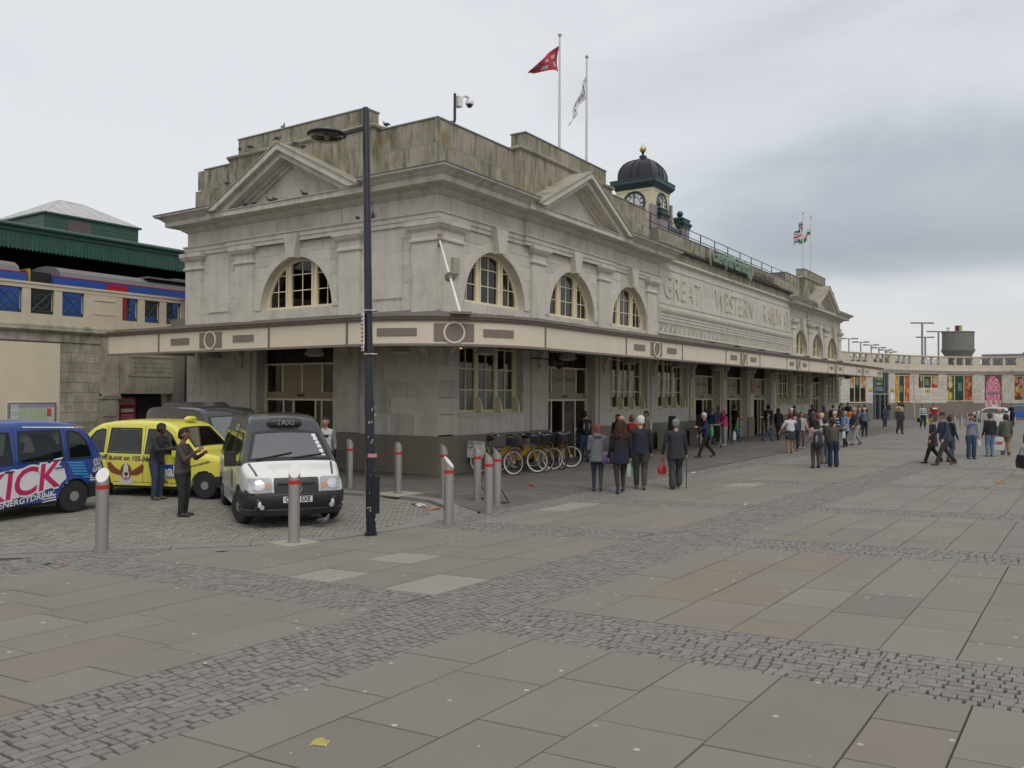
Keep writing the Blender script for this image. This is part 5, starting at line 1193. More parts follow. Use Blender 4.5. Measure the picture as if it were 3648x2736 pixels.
# posters and glazing
def blobs(seed,base,cols,n=9,asp=2.):
    r_=random.Random(seed); B=[(r_.random(),r_.random()*asp,r_.uniform(.16,.36),r_.choice(cols)) for _ in range(n)]
    def f(u,v):
        c=base; 
        for bx,by,br,bc in B:
            d=math.hypot(u-bx,v*asp-by)/br
            if d<1: k=1.1-.45*d*d; c=tuple(x*k for x in bc) if d<.93 else tuple(x*.45 for x in bc)
        return c
    return f
fr_mango=blobs(3,(.16,.05,.02),[(.55,.33,.08),(.50,.16,.06),(.60,.42,.16),(.45,.10,.05)],10)
fr_green=blobs(8,(.12,.06,.03),[(.42,.45,.10),(.52,.50,.22),(.50,.42,.20),(.30,.14,.06)],9)
fr_orange=blobs(5,(.55,.22,.02),[(.65,.30,.04),(.60,.18,.02),(.7,.42,.08)],9); fr_red=blobs(6,(.50,.07,.02),[(.60,.10,.03),(.55,.18,.05),(.62,.25,.12)],10)
fr_mix=blobs(9,(.10,.04,.03),[(.55,.20,.04),(.45,.05,.05),(.55,.42,.08),(.5,.2,.2)],9); fr_bottle=lambda u,v:(.05,.035,.03) if not(.45<u<.8) else ((.55,.45,.30) if v>.55 else (.22,.13,.05))
fr_pizza=blobs(12,(.45,.30,.20),[(.5,.14,.06),(.55,.40,.22),(.42,.22,.10)],9,1.2); fr_prawn=blobs(14,(.40,.10,.04),[(.58,.2,.06),(.5,.42,.25)],8,1.2)
fr_pink=lambda u,v:(lambda d,t:(.16,.06,.03) if d>.48 else ((.55,.16,.26) if math.sin(t*5+d*26)>0.25 else ((.72,.42,.48) if math.sin(t*5+d*26)>-.55 else (.42,.05,.14))))(math.hypot(u-.5,(v-.62)*1.25),math.atan2(v-.62,u-.5)) if v>.42 else ((.52,.2,.25) if (math.sin(u*19+v*11)>0) else (.62,.42,.38))
M_gg=mat('green_poster',(.012,.06,.045),.4,0,tint=False); M_lime=mat('lime_lettering',(.36,.42,.03),.5,0,tint=False); M_pw=mat('grey_lettering',(.42,.45,.42),.5,0,tint=False)
def pic(parent,s0,s1,z0,z1,fn,w=-.10,nx=14,nz=26):
    mb=MB()
    for j in range(nz):
        for i in range(nx):
            a=s0+(s1-s0)*i/nx;b_=s0+(s1-s0)*(i+1)/nx;c=z0+(z1-z0)*j/nz;d=z0+(z1-z0)*(j+1)/nz
            mb.add([rp(a,w,c),rp(b_,w,c),rp(b_,w,d),rp(a,w,d)],[(0,1,2,3)],0,0,fn((i+.5)/nx,(j+.5)/nz))
    return mb.build('poster_print',M_print,parent,recalc=False)
def rtext(parent,txt,s,z,ma,size,w=-.085,sx=1.):
    o=rp(s,w,z); a=Vector(rp(s+.1,w,0))-Vector(rp(s-.1,w,0)); text_obj('poster_lettering',txt,frame(o,a,(0,0,1)),ma,parent,size=size,ext=.002,sx=sx,bold=.004)
def window(parent,a,b_,z0,z1,cuts):
    mb=MB(); t=.07
    rwbox(mb,a,b_,-.14,-.02,z0-.06,z0+.02); rwbox(mb,a,b_,-.14,-.04,z1-.05,z1)
    for s in [a+t/2]+cuts+[b_-t/2]: rwbox(mb,s-t/2,s+t/2,-.14,-.05,z0,z1)
    return mb.build('window_frame',M_frame,parent)
def mands(par,s,z,hgt=1.):
    rtext(par,'M&S',s,z+.28*hgt,M_lime,.46*hgt,sx=.85); rtext(par,'SIMPLY',s,z-.04*hgt,M_pw,.26*hgt,sx=.95); rtext(par,'FOOD',s,z-.30*hgt,M_pw,.34*hgt,sx=.9)
# each poster window
P1=window(RW,16.7,19.75,1.72,4.5,[17.65,18.68]); pic(P1,16.8,17.6,3.1,4.45,fr_pizza,nx=12,nz=14); pic(P1,18.75,19.65,3.1,4.45,fr_prawn,nx=12,nz=14)
mb=MB(); rwbox(mb,17.7,18.64,-.12,-.10,3.1,4.45); mb.build('poster_board',M_gg,P1); mands(P1,18.17,3.75,.75)
mb=MB()
for a,b_ in ((16.78,17.62),(17.7,18.64),(18.72,19.68)): rwbox(mb,a,b_,-.12,-.11,1.74,3.08)
mb.build('pane',M_glassfar,P1)
P2=window(RW,24.85,27.6,1.75,4.5,[25.65,26.62]); pic(P2,24.92,25.6,1.78,4.45,fr_orange); pic(P2,26.68,27.52,1.78,4.45,fr_red)
mb=MB(); rwbox(mb,25.7,26.57,-.12,-.10,1.78,4.45); mb.build('poster_board',M_gg,P2); mands(P2,26.13,3.05,.75)
P3=window(RW,28.95,32.1,3.2,4.5,[29.88,31.05]); pic(P3,29.02,29.83,3.22,4.45,fr_bottle,nx=10,nz=12); pic(P3,31.1,32.02,3.22,4.45,blobs(21,(.35,.03,.06),[(.55,.08,.15),(.4,.42,.12),(.62,.3,.35)],9,1.2),nx=12,nz=14)
mb=MB(); rwbox(mb,29.93,31.0,-.12,-.10,3.22,4.45); mb.build('poster_board',M_gg,P3); mands(P3,30.45,3.8,.75)
P4=window(RW,33.3,36.65,1.85,4.6,[34.4,35.6]); pic(P4,33.38,34.35,1.88,4.55,fr_green); pic(P4,35.66,36.57,1.88,4.55,fr_mango)
mb=MB(); rwbox(mb,34.45,35.55,-.12,-.10,1.88,4.55); mb.build('poster_board',M_gg,P4); mands(P4,35.0,3.35,1.)
P6=window(RW,40.7,44.1,1.95,4.55,[41.55,42.75]); pic(P6,40.78,41.5,1.98,4.5,fr_mix); pic(P6,42.8,44.0,1.98,4.5,fr_mango)
mb=MB(); rwbox(mb,41.6,42.7,-.12,-.10,1.98,4.5); mb.build('poster_board',M_gg,P6); mands(P6,42.15,3.3,1.)
P7=window(RW,45.6,48.6,1.95,4.55,[46.6,47.6]); mb=MB(); rwbox(mb,45.7,48.5,-.12,-.10,1.98,4.5); mb.build('poster_board',M_gg,P7)
M_dgrey=mat('grey_door_frame',(.22,.22,.24),.4,.05)
d1=MB(); rwbox(d1,20.9,23.75,-.14,-.10,2.52,4.6); dd=d1.build('door_transom_poster',M_gg,RW)
mb=MB()
for s in (20.95,21.35,22.25,23.1,23.7): rwbox(mb,s-.05,s+.05,-.12,-.03,0,2.55)
for s in (20.95,21.35,23.1,23.7): rwbox(mb,s-.04,s+.04,-.12,-.05,2.5,4.6)
rwbox(mb,20.9,23.75,-.12,-.02,2.45,2.6); mb.build('door_frame',M_dgrey,dd); mb=MB(); rwbox(mb,20.95,23.7,-.10,-.09,.05,2.45); mb.build('door_pane',M_glassfar,dd); rtext(dd,'M&S',22.2,4.12,M_lime,.66,sx=.9); rtext(dd,'SIMPLY',22.2,3.55,M_pw,.42,sx=.85); rtext(dd,'FOOD',22.2,3.02,M_pw,.56,sx=.85)
d2=MB(); rwbox(d2,37.9,39.6,-.16,-.11,0,4.6); dp=d2.build('pink_poster_door',M_dgrey,RW); pic(dp,37.98,39.52,.1,4.55,fr_pink,-.055,26,60)
mb=MB()
for s in (37.93,38.78,39.57): rwbox(mb,s-.03,s+.03,-.1,-.03,0,2.75 if s==38.78 else 4.6)
rwbox(mb,37.9,39.6,-.1,-.03,2.7,2.82); mb.build('door_frame',M_dgrey,dp)
M_plq=mat('brass_plaque',(.42,.30,.06),.4,.1)
for s in (20.42,24.35,30.36): mb=MB(); rwbox(mb,s-.32,s+.32,.0,.04,2.80,3.05); mb.build('plaque',M_plq,RW)
mb=MB(); rwbox(mb,24.15,24.55,.0,.03,1.9,2.6); mb.build('notice',M_white,RW)
mb=MB(); rwbox(mb,28.10,28.18,0,.1,0,5.2); mb.build('downpipe',M_trim,RW)
# link between station and wing
mb=MB(); mb.box(LEN-.1,51.2,2,12,0,5.2); mb.build('link_wall',M_trim,RW)
# ================================================================ BACKGROUND
def far_light(x,y,z,label,group,span=1.3,r=.10):
    o=thing('platform_light',label,'lamp post',(x,y,0),0,group)
    mb=MB(); mb.tube([(0,0,0),(0,0,z)],r,6); mb.build('post',mat('galv_post',(.22,.23,.23),.5,.05),o)
    dx,dy=_r.x,_r.y
    mb=MB(); mb.tube([(-dx*span,-dy*span,z),(dx*span,dy*span,z)],r*.8,5)
    for s in (-1,1): mb.rbox((s*dx*span*.7,s*dy*span*.7,z+.03),(span*.6,.35,.14),math.atan2(dy,dx))
    mb.build('lamp_head',MATS['galv_post'],o); return o
for i,(x,y,z) in enumerate([(86.78,6.77,9.14),(87.56,5.59,8.73),(88.25,4.55,8.39),(88.76,3.79,8.07),(89.23,3.09,7.8),(89.54,2.61,7.57)]):
    far_light(x,y,z,('tallest and nearest to the station','second from the station','third from the station','fourth from the station','fifth from the station','shortest and farthest from the station')[i].join(('twin-headed platform light, ',' in the row above the wing')),'platform lights beyond the wing',1.05-.08*i,.07)
far_light(135.67,5.21,14.56,'tallest twin-headed light mast left of the water tower','tall light masts',1.9,.16); far_light(137.19,2.95,13.13,'light mast standing just left of the water tower','tall light masts',1.9,.14); far_light(135.98,4.79,12.19,'shorter light mast close behind the tallest mast','tall light masts',1.5,.14)
wt=thing('water_tower','stained grey concrete water tower with a small striped tank on top','water tower',(139.2,.25,0))
mb=MB(); mb.lathe([(1.8,0),(1.8,7),(2.1,9.2),(2.45,9.75),(2.55,9.95),(2.55,10.2),(2.42,10.25),(2.42,12.9),(2.5,12.95),(2.5,13.1),(.01,13.15)],32); mb.build('tank',mat('stained_concrete',(.20,.195,.175),.9,.2,.7,.2,6,streak=.75,grime=.7),wt,smooth='auto')
mb=MB(); mb.lathe([(.55,13.1),(.55,14.15),(.01,14.2)],16,(-.3,-.1,0)); mb.build('top_tank',mat('yellow_tank',(.42,.34,.12),.6,.1),wt); mb=MB(); mb.rbox((-.5,.1,13.62),(.9,.5,1.0),.3); mb.build('tank_stripe',mat('dark_red',(.10,.015,.015),.6,.1),wt)
mb=MB(); mb.tube([(-1.2,1.5,13.1),(-1.2,1.5,13.9)],.06,5); mb.tube([(-.6,1.3,13.1),(-.6,1.3,13.9)],.06,5); mb.tube([(-1.3,1.6,13.7),(-.5,1.2,13.7)],.06,5); mb.build('access_rail',M_steel,wt)
fb=thing('dark_roofed_hall','long dark pitched roof of a hall behind the wing at the far right','building',(0,0,0))
mb=MB(); mb.add([(142,-3,9.4),(146.5,-8.6,9.6),(147.2,-9.4,10.5),(149,-12,11.6),(153,-18,11.6),(150,-3,9.4),(156,-8,9.6),(158,-18,11.6),(142,-3,0),(146.5,-8.6,0),(153,-18,0)],[(0,1,6,5),(1,2,3,4,7,6),(0,8,9,1),(1,9,10,4,3,2)]); mb.build('roof',M_slate,fb,recalc=False)
fs_=thing('far_skyline_hall','low grey hall beyond the wing between the masts and the tower','building'); mb=MB(); mb.box(120,150,8,40,0,8.0); mb.build('wall',M_slate,fs_)
# ================================================================ STREET FURNITURE
lp=thing('street_lamp','tall dark navy street lamp with round lantern standing in front of the station corner','street lamp',(-8.52,-5.39,0))
mb=MB(); mb.tube([(0,0,0),(0,0,.05),(0,0,.06),(0,0,2.2),(0,0,2.25),(0,0,6.95),(0,0,7.0)],[.10,.10,.08,.077,.068,.058,.045],16); mb.v=[(p[0]-_r.x*.019*p[2],p[1]-_r.y*.019*p[2],p[2]) for p in mb.v]; mb.build('pole',M_navy,lp,smooth='auto')
mb=MB(); mb.box(.0-.09,.09,-.10,-.085,.35,.95); mb.build('pole_door',M_navy,lp)
ad_=Vector((-_r.x,-_r.y,0)).normalized()
mb=MB(); mb.tube([(ad_.x*.12,ad_.y*.12,6.68),(ad_.x*.5,ad_.y*.5,6.56)],.03,8); mb.rbox((ad_.x*.32,ad_.y*.32,6.61),(.36,.06,.045),math.atan2(ad_.y,ad_.x),0,('Y',R(16))); mb.build('lamp_arm',M_navy,lp)
hx,hy=ad_.x*.77,ad_.y*.77
mb=MB(); mb.torus((hx,hy,6.55),.30,.022,32,8); mb.build('lamp_rim',M_black,lp,smooth=True)
mb=MB(); mb.lathe([(.001,6.63),(.12,6.625),(.22,6.60),(.30,6.56)],24,(hx,hy,0)); mb.build('lamp_hood',mat('pale_lamp_top',(.42,.44,.42),.5,.2,9,grime=.4),lp,smooth=True)
mb=MB(); mb.lathe([(.29,6.53),(.24,6.47),(.15,6.44),(.001,6.43)],24,(hx,hy,0)); mb.build('lamp_lens',glass_mat('lamp_bowl_glass',.75,(.8,.78,.68)),lp,smooth=True)
mb=MB(); mb.tube([(hx,hy,6.58),(hx,hy,6.46)],.04,10); mb.build('bulb',M_white,lp)
mb=MB(); 
for z in (2.95,3.66): mb.torus((0,0,z),.082,.012,16,6); mb.box(-.19,-.06,-.012,.012,z-.012,z+.012)
mb.build('bracket_band',M_steel,lp)
sgn=thing('striped_side_sign','narrow red and white sign seen edge-on clamped to the dark lamp pole','sign',(-8.52,-5.39,0),R(-36))
mb=MB(); mb.box(-.165,-.155,-.10,.10,3.0,3.62); mb.build('sign_plate',M_white,sgn)
mb=MB()
for i in range(9): mb.box(-.168,-.166,-.10,.10,3.02+i*.066,3.045+i*.066)
mb.build('sign_stripes',M_red,sgn)
mb=MB(); rs=random.Random(4)
for i in range(34):
    z=rs.choice([rs.uniform(.2,1.1),rs.uniform(1.4,2.1)]); a=R(rs.uniform(180,330)); r_=.0895; s=rs.uniform(.005,.02); d=Vector((math.cos(a),math.sin(a),0)); t=Vector((-d.y,d.x,0)); c=d*r_+Vector((0,0,z)); hgt=s*rs.uniform(.6,2.4)
    mb.add([c+t*(-s)*rs.uniform(.6,1.)+Vector((0,0,-hgt)),c+t*s*.8+Vector((0,0,-hgt*.6)),c+t*s+Vector((0,0,hgt)),c-t*s*.5+Vector((0,0,hgt*.8))],[(0,1,2,3)])
o=mb.build('sticker_remnants',mat('torn_paper',(.42,.40,.33),.8,.3,40),lp,recalc=False); o['kind']='stuff'
mb=MB(); a=R(235); d=Vector((math.cos(a),math.sin(a),0)); mb.tube([(0,0,1.27),(0,0,1.33)],.0892,16,cap=False); mb.build('pink_sticker',mat('pink_sticker',(.5,.22,.22),.6,.1),lp)
# bollards
M_topd=mat('bollard_top',(.68,.68,.66),.3,.05,5)
BOL=[(-11.78,-3.15,225,'stainless bollard with red band nearest the blue taxi at far left'),(-9.70,-4.88,228,'stainless bollard with red band in front of the white and black van'),(-6.90,-5.73,285,'stainless bollard with tilted white top nearest the litter in the kerb'),
     (-3.9,-4.19,303,'stainless bollard on the left of the three beside the bike rack'),(-5.34,-5.5,303,'stainless bollard at the front of the three beside the bike rack'),(-4.25,-4.95,303,'stainless bollard on the right of the three beside the bike rack'),
     (-3.73,-.21,20,'stainless bollard by the kerb between the van and the lamp post'),(-3.92,-1.94,20,'stainless bollard on a pale slab right of the lamp post'),(-3.93,-3.29,350,'stainless bollard half hidden behind the one with the tilted top')]
for i in range(11):
    t=i/10; BOL.append((51.5+29*t,-7.9+.4*t-1.2*math.sin(t*1.6),290,'distant stainless bollard, %s in the row counted towards the parked silver car'%('first','second','third','fourth','fifth','sixth','seventh','eighth','ninth','tenth','last')[i]))
def bollard(x,y,deg,label,i):
    h=1.2; r=.088; k=1.15; d=(math.cos(R(deg)),math.sin(R(deg))); n=24
    o=thing('bollard',label,'bollard',(x,y,0),0,'stainless bollards' if i<9 else 'distant stainless bollards by the car park')
    mb=MB(); vs=[];fs=[]
    for z in (0,.9,.91,.965,.97): pass
    ring=[(r*math.cos(2*PI*j/n),r*math.sin(2*PI*j/n)) for j in range(n)]
    zt=[h-.10-(p[0]*d[0]+p[1]*d[1])*k for p in ring]
    vs=[(p[0],p[1],0) for p in ring]+[(p[0],p[1],z) for p,z in zip(ring,zt)]; fs=[(j,(j+1)%n,(j+1)%n+n,j+n) for j in range(n)]+[tuple(range(n,2*n))]
    mb.add(vs,fs); mb.build('tube',M_steel,o,smooth='auto')
    mb=MB(); mb.add([(p[0]*.96,p[1]*.96,h-.10+.004-(p[0]*d[0]+p[1]*d[1])*.96*k) for p in ring],[tuple(range(n))]); mb.build('top_disc',M_topd,o,recalc=False)
    mb=MB(); mb.lathe([(r-.004,.90),(r+.0025,.90),(r+.0025,.962),(r-.004,.962)],n); mb.build('red_band',M_red,o,smooth='auto')
    if i<9: mb=MB(); mb.lathe([(r+.02,.0),(r+.018,.006),(r-.01,.008)],n); mb.build('base_collar',M_kerb,o)
for i,b_ in enumerate(BOL): bollard(*b_,i)
# pale patches under two bollards
for x,y,s in ((-9.7,-4.88,.30),(-3.92,-1.94,.45)):
    mb=MB(); mb.prism([(x-s,y-s*.8),(x+s*.9,y-s),(x+s,y+s*.9),(x-s*.8,y+s)],-.02,.004,'z'); o=mb.build('repair_patch',mat('pale_mortar',(.36,.32,.25),.9,.2,8,.3,40,grime=.3),pav)
for x,y in ((-3.72,-4.1),(-4.05,-4.85)):
    o=thing('folded_steel_bracket','dark triangular steel bracket beside the '+('right' if x>-4 else 'left')+' rear bollard of the three','bracket',(x,y,0),R(-50),'dark steel brackets at the bollard feet'); mb=MB()
    mb.tube([(0,0,.02),(.22,0,.02),(.03,0,.34),(0,0,.02)],.016,4); mb.tube([(0,.10,.02),(.22,.10,.02),(.03,.10,.34),(0,.10,.02)],.016,4); mb.box(0,.03,0,.1,.02,.33); mb.build('bracket_frame',M_black,o)
# litter
def crumple(name,label,cat,x,y,s,colr,z=0.,seed=1,flat=.5):
    r_=random.Random(seed); bm=bmesh.new(); bmesh.ops.create_icosphere(bm,subdivisions=2,radius=s)
    for v in bm.verts: v.co*=r_.uniform(.55,1.15); v.co.z=abs(v.co.z)*flat*.9+.002
    me=bpy.data.meshes.new(name); bm.to_mesh(me); bm.free(); me.materials.append(mat('litter_'+name,colr,.5,.3,30)); o=bpy.data.objects.new(name,me); COL.objects.link(o); o.location=(x,y,z); return tag(o,label,cat)
crumple('red_wrapper','crumpled red crisp packet lying in front of the bikes','litter',-.7,-3.54,.11,(.45,.05,.03),.0,1)
crumple('white_bag','white crumpled bag in the gutter by the bollards','litter',-4.95,-3.45,.12,(.55,.52,.47),-.06,2); crumple('paper_bag','brown crumpled paper bag in the gutter','litter',-5.15,-4.0,.15,(.30,.18,.09),-.06,3); crumple('red_cup','small red and white cup crushed in the gutter','litter',-5.05,-3.72,.07,(.5,.2,.2),-.06,4)
crumple('dark_can','dark blue can lying left in the gutter pile','litter',-4.85,-3.2,.06,(.03,.03,.12),-.06,9); crumple('paper_scrap','white paper scrap right of the gutter litter beside the bollard','litter',-5.45,-4.6,.06,(.6,.6,.58),-.03,5)
crumple('green_leaf','green leaf scrap on the setts at far left','leaf',-12.72,-3.46,.05,(.02,.10,.02),.0,6,.4); crumple('orange_scrap','small orange scrap beside the green leaf','litter',-12.62,-3.7,.035,(.5,.12,.08),0,7,.4)
crumple('orange_peel','curled orange peel on the paving at the right','litter',7.08,-13.35,.13,(.35,.16,.05),0,8); crumple('cigarette_box','white scrap on the setts in mid plaza','litter',-1.2,-9.2,.05,(.6,.6,.58),0,10); crumple('yellow_stain','flat yellow scrap on the near slabs','litter',-14.75,-10.75,.075,(.42,.34,.08),0,11,.08)
crumple('white_scrap','white tissue at the start of the slot drain','litter',5.1,-5.6,.07,(.65,.65,.63),0,12); crumple('orange_wrapper','orange wrapper left of the slot drain','litter',4.7,-4.9,.07,(.5,.14,.05),0,13); crumple('pink_wrapper','pink wrapper on the paving near the shops','litter',30.,-7.3,.12,(.5,.2,.2),0,14)
for i in range(26):
    x,y=rnd.uniform(-15,2),rnd.uniform(-13,-6); 
    pass
b=MB(); rs=random.Random(12)
for i in range(60):
    x,y=rs.uniform(-15,6),rs.uniform(-14,-5.5); s=rs.uniform(.006,.016); b.prism([(x-s,y-s),(x+s*1.3,y-s*.5),(x+s*.5,y+s)],.001,.007,'z',0,rs.uniform(-.3,.2))
o=b.build('scattered_crumbs',mat('crumb',(.55,.52,.46),.8,.2),None); tag(o,'tiny pale scraps and cigarette ends scattered over the slabs','litter',None,'stuff')
# pigeons
def pigeon0(body,dark,white=False):
    o=thing('pigeon','',"pigeon",(0,0,0))
    M1=mat('pigeon_'+body[0],body[1],.7,.2,30); M2=mat('pigeon_'+dark[0],dark[1],.6,.2,30)
    mb=MB(); mb.tube([(-.11,0,.10),(-.06,0,.105),(0,0,.12),(.055,0,.15),(.085,0,.19),(.095,0,.225),(.105,0,.24)],[.018,.045,.060,.052,.030,.024,.012],12); mb.ball((.098,0,.235),.024,6,0,(1.15,.95,1)); b_=mb.build('body',M1,o,smooth=True)
    mb=MB(); mb.add([(-.10,-.03,.115),(-.10,.03,.115),(-.21,.035,.075),(-.21,-.035,.075),(-.10,-.03,.10),(-.10,.03,.10),(-.21,.035,.065),(-.21,-.035,.065)],[(0,1,2,3),(7,6,5,4),(0,4,5,1),(1,5,6,2),(2,6,7,3),(3,7,4,0)]); mb.build('tail',M2,o)
    for s in (-1,1):
        mb=MB(); mb.ball((-.045,s*.045,.135),.06,6,0,(1.75,.30,.62)); mb.build('wing',M2 if not white else M1,o,smooth=True)
        mb=MB(); mb.tube([(.0,s*.02,.08),(.005,s*.02,.0),(.035,s*.02,.003)],.005,5); mb.build('leg',mat('pigeon_leg',(.35,.10,.08),.6,0),o)
    mb=MB(); mb.tube([(.118,0,.235),(.145,0,.228)],[.007,.002],6); mb.build('beak',M2,o)
    return o
pg=pigeon0(('grey',(.12,.125,.14)),('dark',(.045,.045,.05))); pw=pigeon0(('pale',(.42,.38,.34)),('tan',(.30,.22,.17)),True)
PG=[(pg,-8.08,-3.84,-.068,300,'dark pigeon walking on the road blocks in front of the van'),(pw,.3,6.87,11.07,250,'pale pigeon standing on top of the short side attic'),(pg,-.78,5.85,10.24,300,'dark pigeon perched on the apex of the left pediment'),(pg,-.45,5.5,10.10,80,'first of two pigeons huddled just right of the left pediment apex'),(pg,-.4,5.2,9.96,100,'second pigeon sloping down the left pediment slates'),
 (pg,-.08,8.11,10.50,120,'right one of two pigeons on the lower ledge of the left attic'),(pg,-.08,8.6,10.50,60,'left one of two pigeons on the lower ledge of the left attic'),(pg,.5,9.85,10.42,90,'pigeon crouching on the low parapet at the left'),(pg,-.8,8.35,9.14,90,'pigeon on the left slope of the left pediment'),
 (pg,-.45,7.9,8.44,200,'leftmost pigeon sitting inside the left pediment'),(pg,-.45,7.46,8.44,100,'second pigeon from the left inside the left pediment'),(pg,-.45,6.65,8.44,170,'plump pigeon in the middle inside the left pediment'),(pg,-.45,6.42,8.44,90,'pigeon with long tail in the middle inside the left pediment'),(pg,-.45,5.05,8.44,160,'rightmost pigeon inside the left pediment'),
 (pg,-.09,3.1,7.535,60,'grey pigeon on the architrave left of the lamp post'),(pg,-.09,2.5,7.535,240,'dark pigeon on the architrave right of the lamp post'),(pg,.5,3.05,10.43,70,'dark upright pigeon on the parapet beside the attic end'),(pg,.5,2.5,10.43,90,'crouching pigeon on the parapet behind the lamp post'),(pw,39.7,-.5,8.66,280,'white pigeon on the far cornice before the small pediment'),(pw,39.95,-.4,8.66,200,'second white pigeon on the far cornice')]
used=set()
for src,x,y,z,a,lb in PG:
    o=src if id(src) not in used else copy_tree(src); used.add(id(src)); o.location=(x,y,z); o.rotation_euler=(0,0,R(a)); o['label']=lb; o['group']='pigeons'; o.scale=(.92,)*3
# ---------------------------------------------------------------- hire bicycles
M_by=mat('bike_yellow',(.40,.24,.03),.35,.08,5); M_bw=mat('white_tyre_wall',(.66,.66,.64),.5,.05)
def bike0():
    o=thing('hire_bicycle','','bicycle'); WBk=1.08; Rw=.325
    for x,nm in ((0,'rear'),(WBk,'front')):
        mb=MB(); mb.torus((x,0,Rw),Rw-.02,.019,36,8,0,'y'); w=mb.build('wheel',M_tyre,o,smooth=True)
        mb=MB(); mb.torus((x,0,Rw),Rw-.045,.014,36,8,0,'y'); mb.torus((x,.0,Rw),Rw-.03,.0195,36,6,0,'y'); mb.build('white_rim',M_bw,w,smooth=True)
        mb=MB()
        for k in range(18): a=2*PI*k/18; mb.tube([(x,.02*(1 if k%2 else -1),Rw),(x+(Rw-.05)*math.cos(a),0,Rw+(Rw-.05)*math.sin(a))],.0016,4)
        mb.lathe([(.03,-.035),(.05,-.03),(.05,.03),(.03,.035)],12,(x,0,Rw),0,'y'); mb.build('spokes',M_steel,w)
    hd=Vector((WBk-.16,0,.80)); mb=MB(); bb=Vector((.42,0,.28)); st=Vector((.28,0,.62))
    mb.tube([hd,bb+Vector((.02,0,.04))],.032,10); mb.tube([bb,st,st+Vector((-.03,0,.10))],.02,8); mb.tube([Vector((0,0,Rw)),bb],.014,6)
    for s in (-1,1): mb.tube([(0,s*.05,Rw),(.10,s*.03,.45),st],.010,6)
    mb.add([hd+Vector((0,.016,-.01)),hd+Vector((-.02,.016,-.16)),bb+Vector((.10,.016,.02)),bb+Vector((.02,.016,.14))]+[hd+Vector((0,-.016,-.01)),hd+Vector((-.02,-.016,-.16)),bb+Vector((.10,-.016,.02)),bb+Vector((.02,-.016,.14))],[(0,1,2,3),(7,6,5,4),(0,4,5,1),(1,5,6,2),(2,6,7,3),(3,7,4,0)])
    mb.build('frame',M_by,o,smooth='auto')
    mb=MB(); 
    for s in (-1,1): mb.tube([(WBk,s*.055,Rw),(WBk-.07,s*.05,.55),(WBk-.13,s*.03,.70)],.013,7)
    mb.tube([(WBk-.13,-.05,.70),(WBk-.13,.05,.70)],.016,6); mb.build('fork',M_by,o,smooth='auto')
    mb=MB(); mb.tube([(WBk-.14,0,.70),(WBk-.20,0,.98)],.016,8); mb.tube([(WBk-.42,-.30,1.02),(WBk-.28,-.28,1.03),(WBk-.19,-.1,.99),(WBk-.19,.1,.99),(WBk-.28,.28,1.03),(WBk-.42,.30,1.02)],.012,7); mb.build('handlebar',M_chrome,o,smooth='auto')
    mb=MB()
    for s in (-1,1): mb.tube([(WBk-.44,s*.30,1.02),(WBk-.33,s*.29,1.03)],.018,8)
    mb.build('grips',M_black,o)
    mb=MB(); mb.tube([(.24,0,.92),(.26,0,.935),(.36,0,.93),(.46,0,.925)],[.03,.085,.06,.022],10); mb.tube([(.27,0,.70),(.25,0,.91)],.014,6); mb.build('saddle',M_black,o,smooth='auto')
    mb=MB(); x0,x1=WBk-.12,WBk+.18
    for z in (.74,.80,.86,.92,.98): mb.tube([(x0,-.17,z),(x1,-.19,z),(x1,.19,z),(x0,.17,z),(x0,-.17,z)],.005,4)
    for i in range(7):
        y=-.18+.06*i; mb.tube([(x1,y,.74),(x1,y,.98)],.004,4); mb.tube([(x0,y*.93,.74),(x0,y*.93,.98)],.004,4)
    for i in range(4):
        x=x0+(x1-x0)*i/3
        for s in (-1,1): mb.tube([(x,s*.18,.74),(x,s*.18,.98)],.004,4)
    mb.box(x0,x1,-.17,.17,.735,.745); mb.build('basket',M_black,o)
    mb=MB(); mb.rbox((WBk-.06,0,.88),(.20,.25,.20)); mb.build('lock_box',M_black,o); mb=MB(); mb.rbox((WBk-.10,.0,.99),(.14,.18,.015)); mb.build('lock_panel',M_steel,o)
    mb=MB(); n=12
    for i in range(n):
        a0,a1=R(40)+R(150)*i/n,R(40)+R(150)*(i+1)/n; r_=Rw+.035
        mb.add([(r_*math.cos(a0),-.03,Rw+r_*math.sin(a0)),(r_*math.cos(a1),-.03,Rw+r_*math.sin(a1)),(r_*math.cos(a1),.03,Rw+r_*math.sin(a1)),(r_*math.cos(a0),.03,Rw+r_*math.sin(a0))],[(0,1,2,3)])
    mb.build('mudguard',M_black,o,recalc=False)
    mb=MB(); mb.box(-.28,.24,-.012,.012,.36,.78); mb.build('skirt_board',M_bw,o) if False else None
    mb=MB(); mb.lathe([(.09,-.01),(.10,0),(.09,.01)],20,(.42,.05,.28),0,'y'); mb.tube([(.42,.06,.28),(.50,.09,.16)],.01,5); mb.tube([(.42,-.06,.28),(.34,-.09,.40)],.01,5); mb.rbox((.51,.11,.15),(.09,.08,.02)); mb.rbox((.33,-.11,.41),(.09,.08,.02)); mb.build('crank_and_pedals',M_black,o)
    return o
bk=bike0(); BK=[(1.3,-1.70,270,'hire bicycle nearest the bollards with a white advertising panel'),(2.35,-1.85,278,'second yellow hire bicycle from the left in the rack'),(2.95,-1.78,262,'third yellow hire bicycle from the left in the rack'),(3.40,-1.76,284,'fourth yellow hire bicycle from the left in the rack'),(3.75,-1.9,232,'fifth hire bicycle turned steeply towards the plaza'),(4.45,-1.80,296,'last hire bicycle nearest the doorway')]
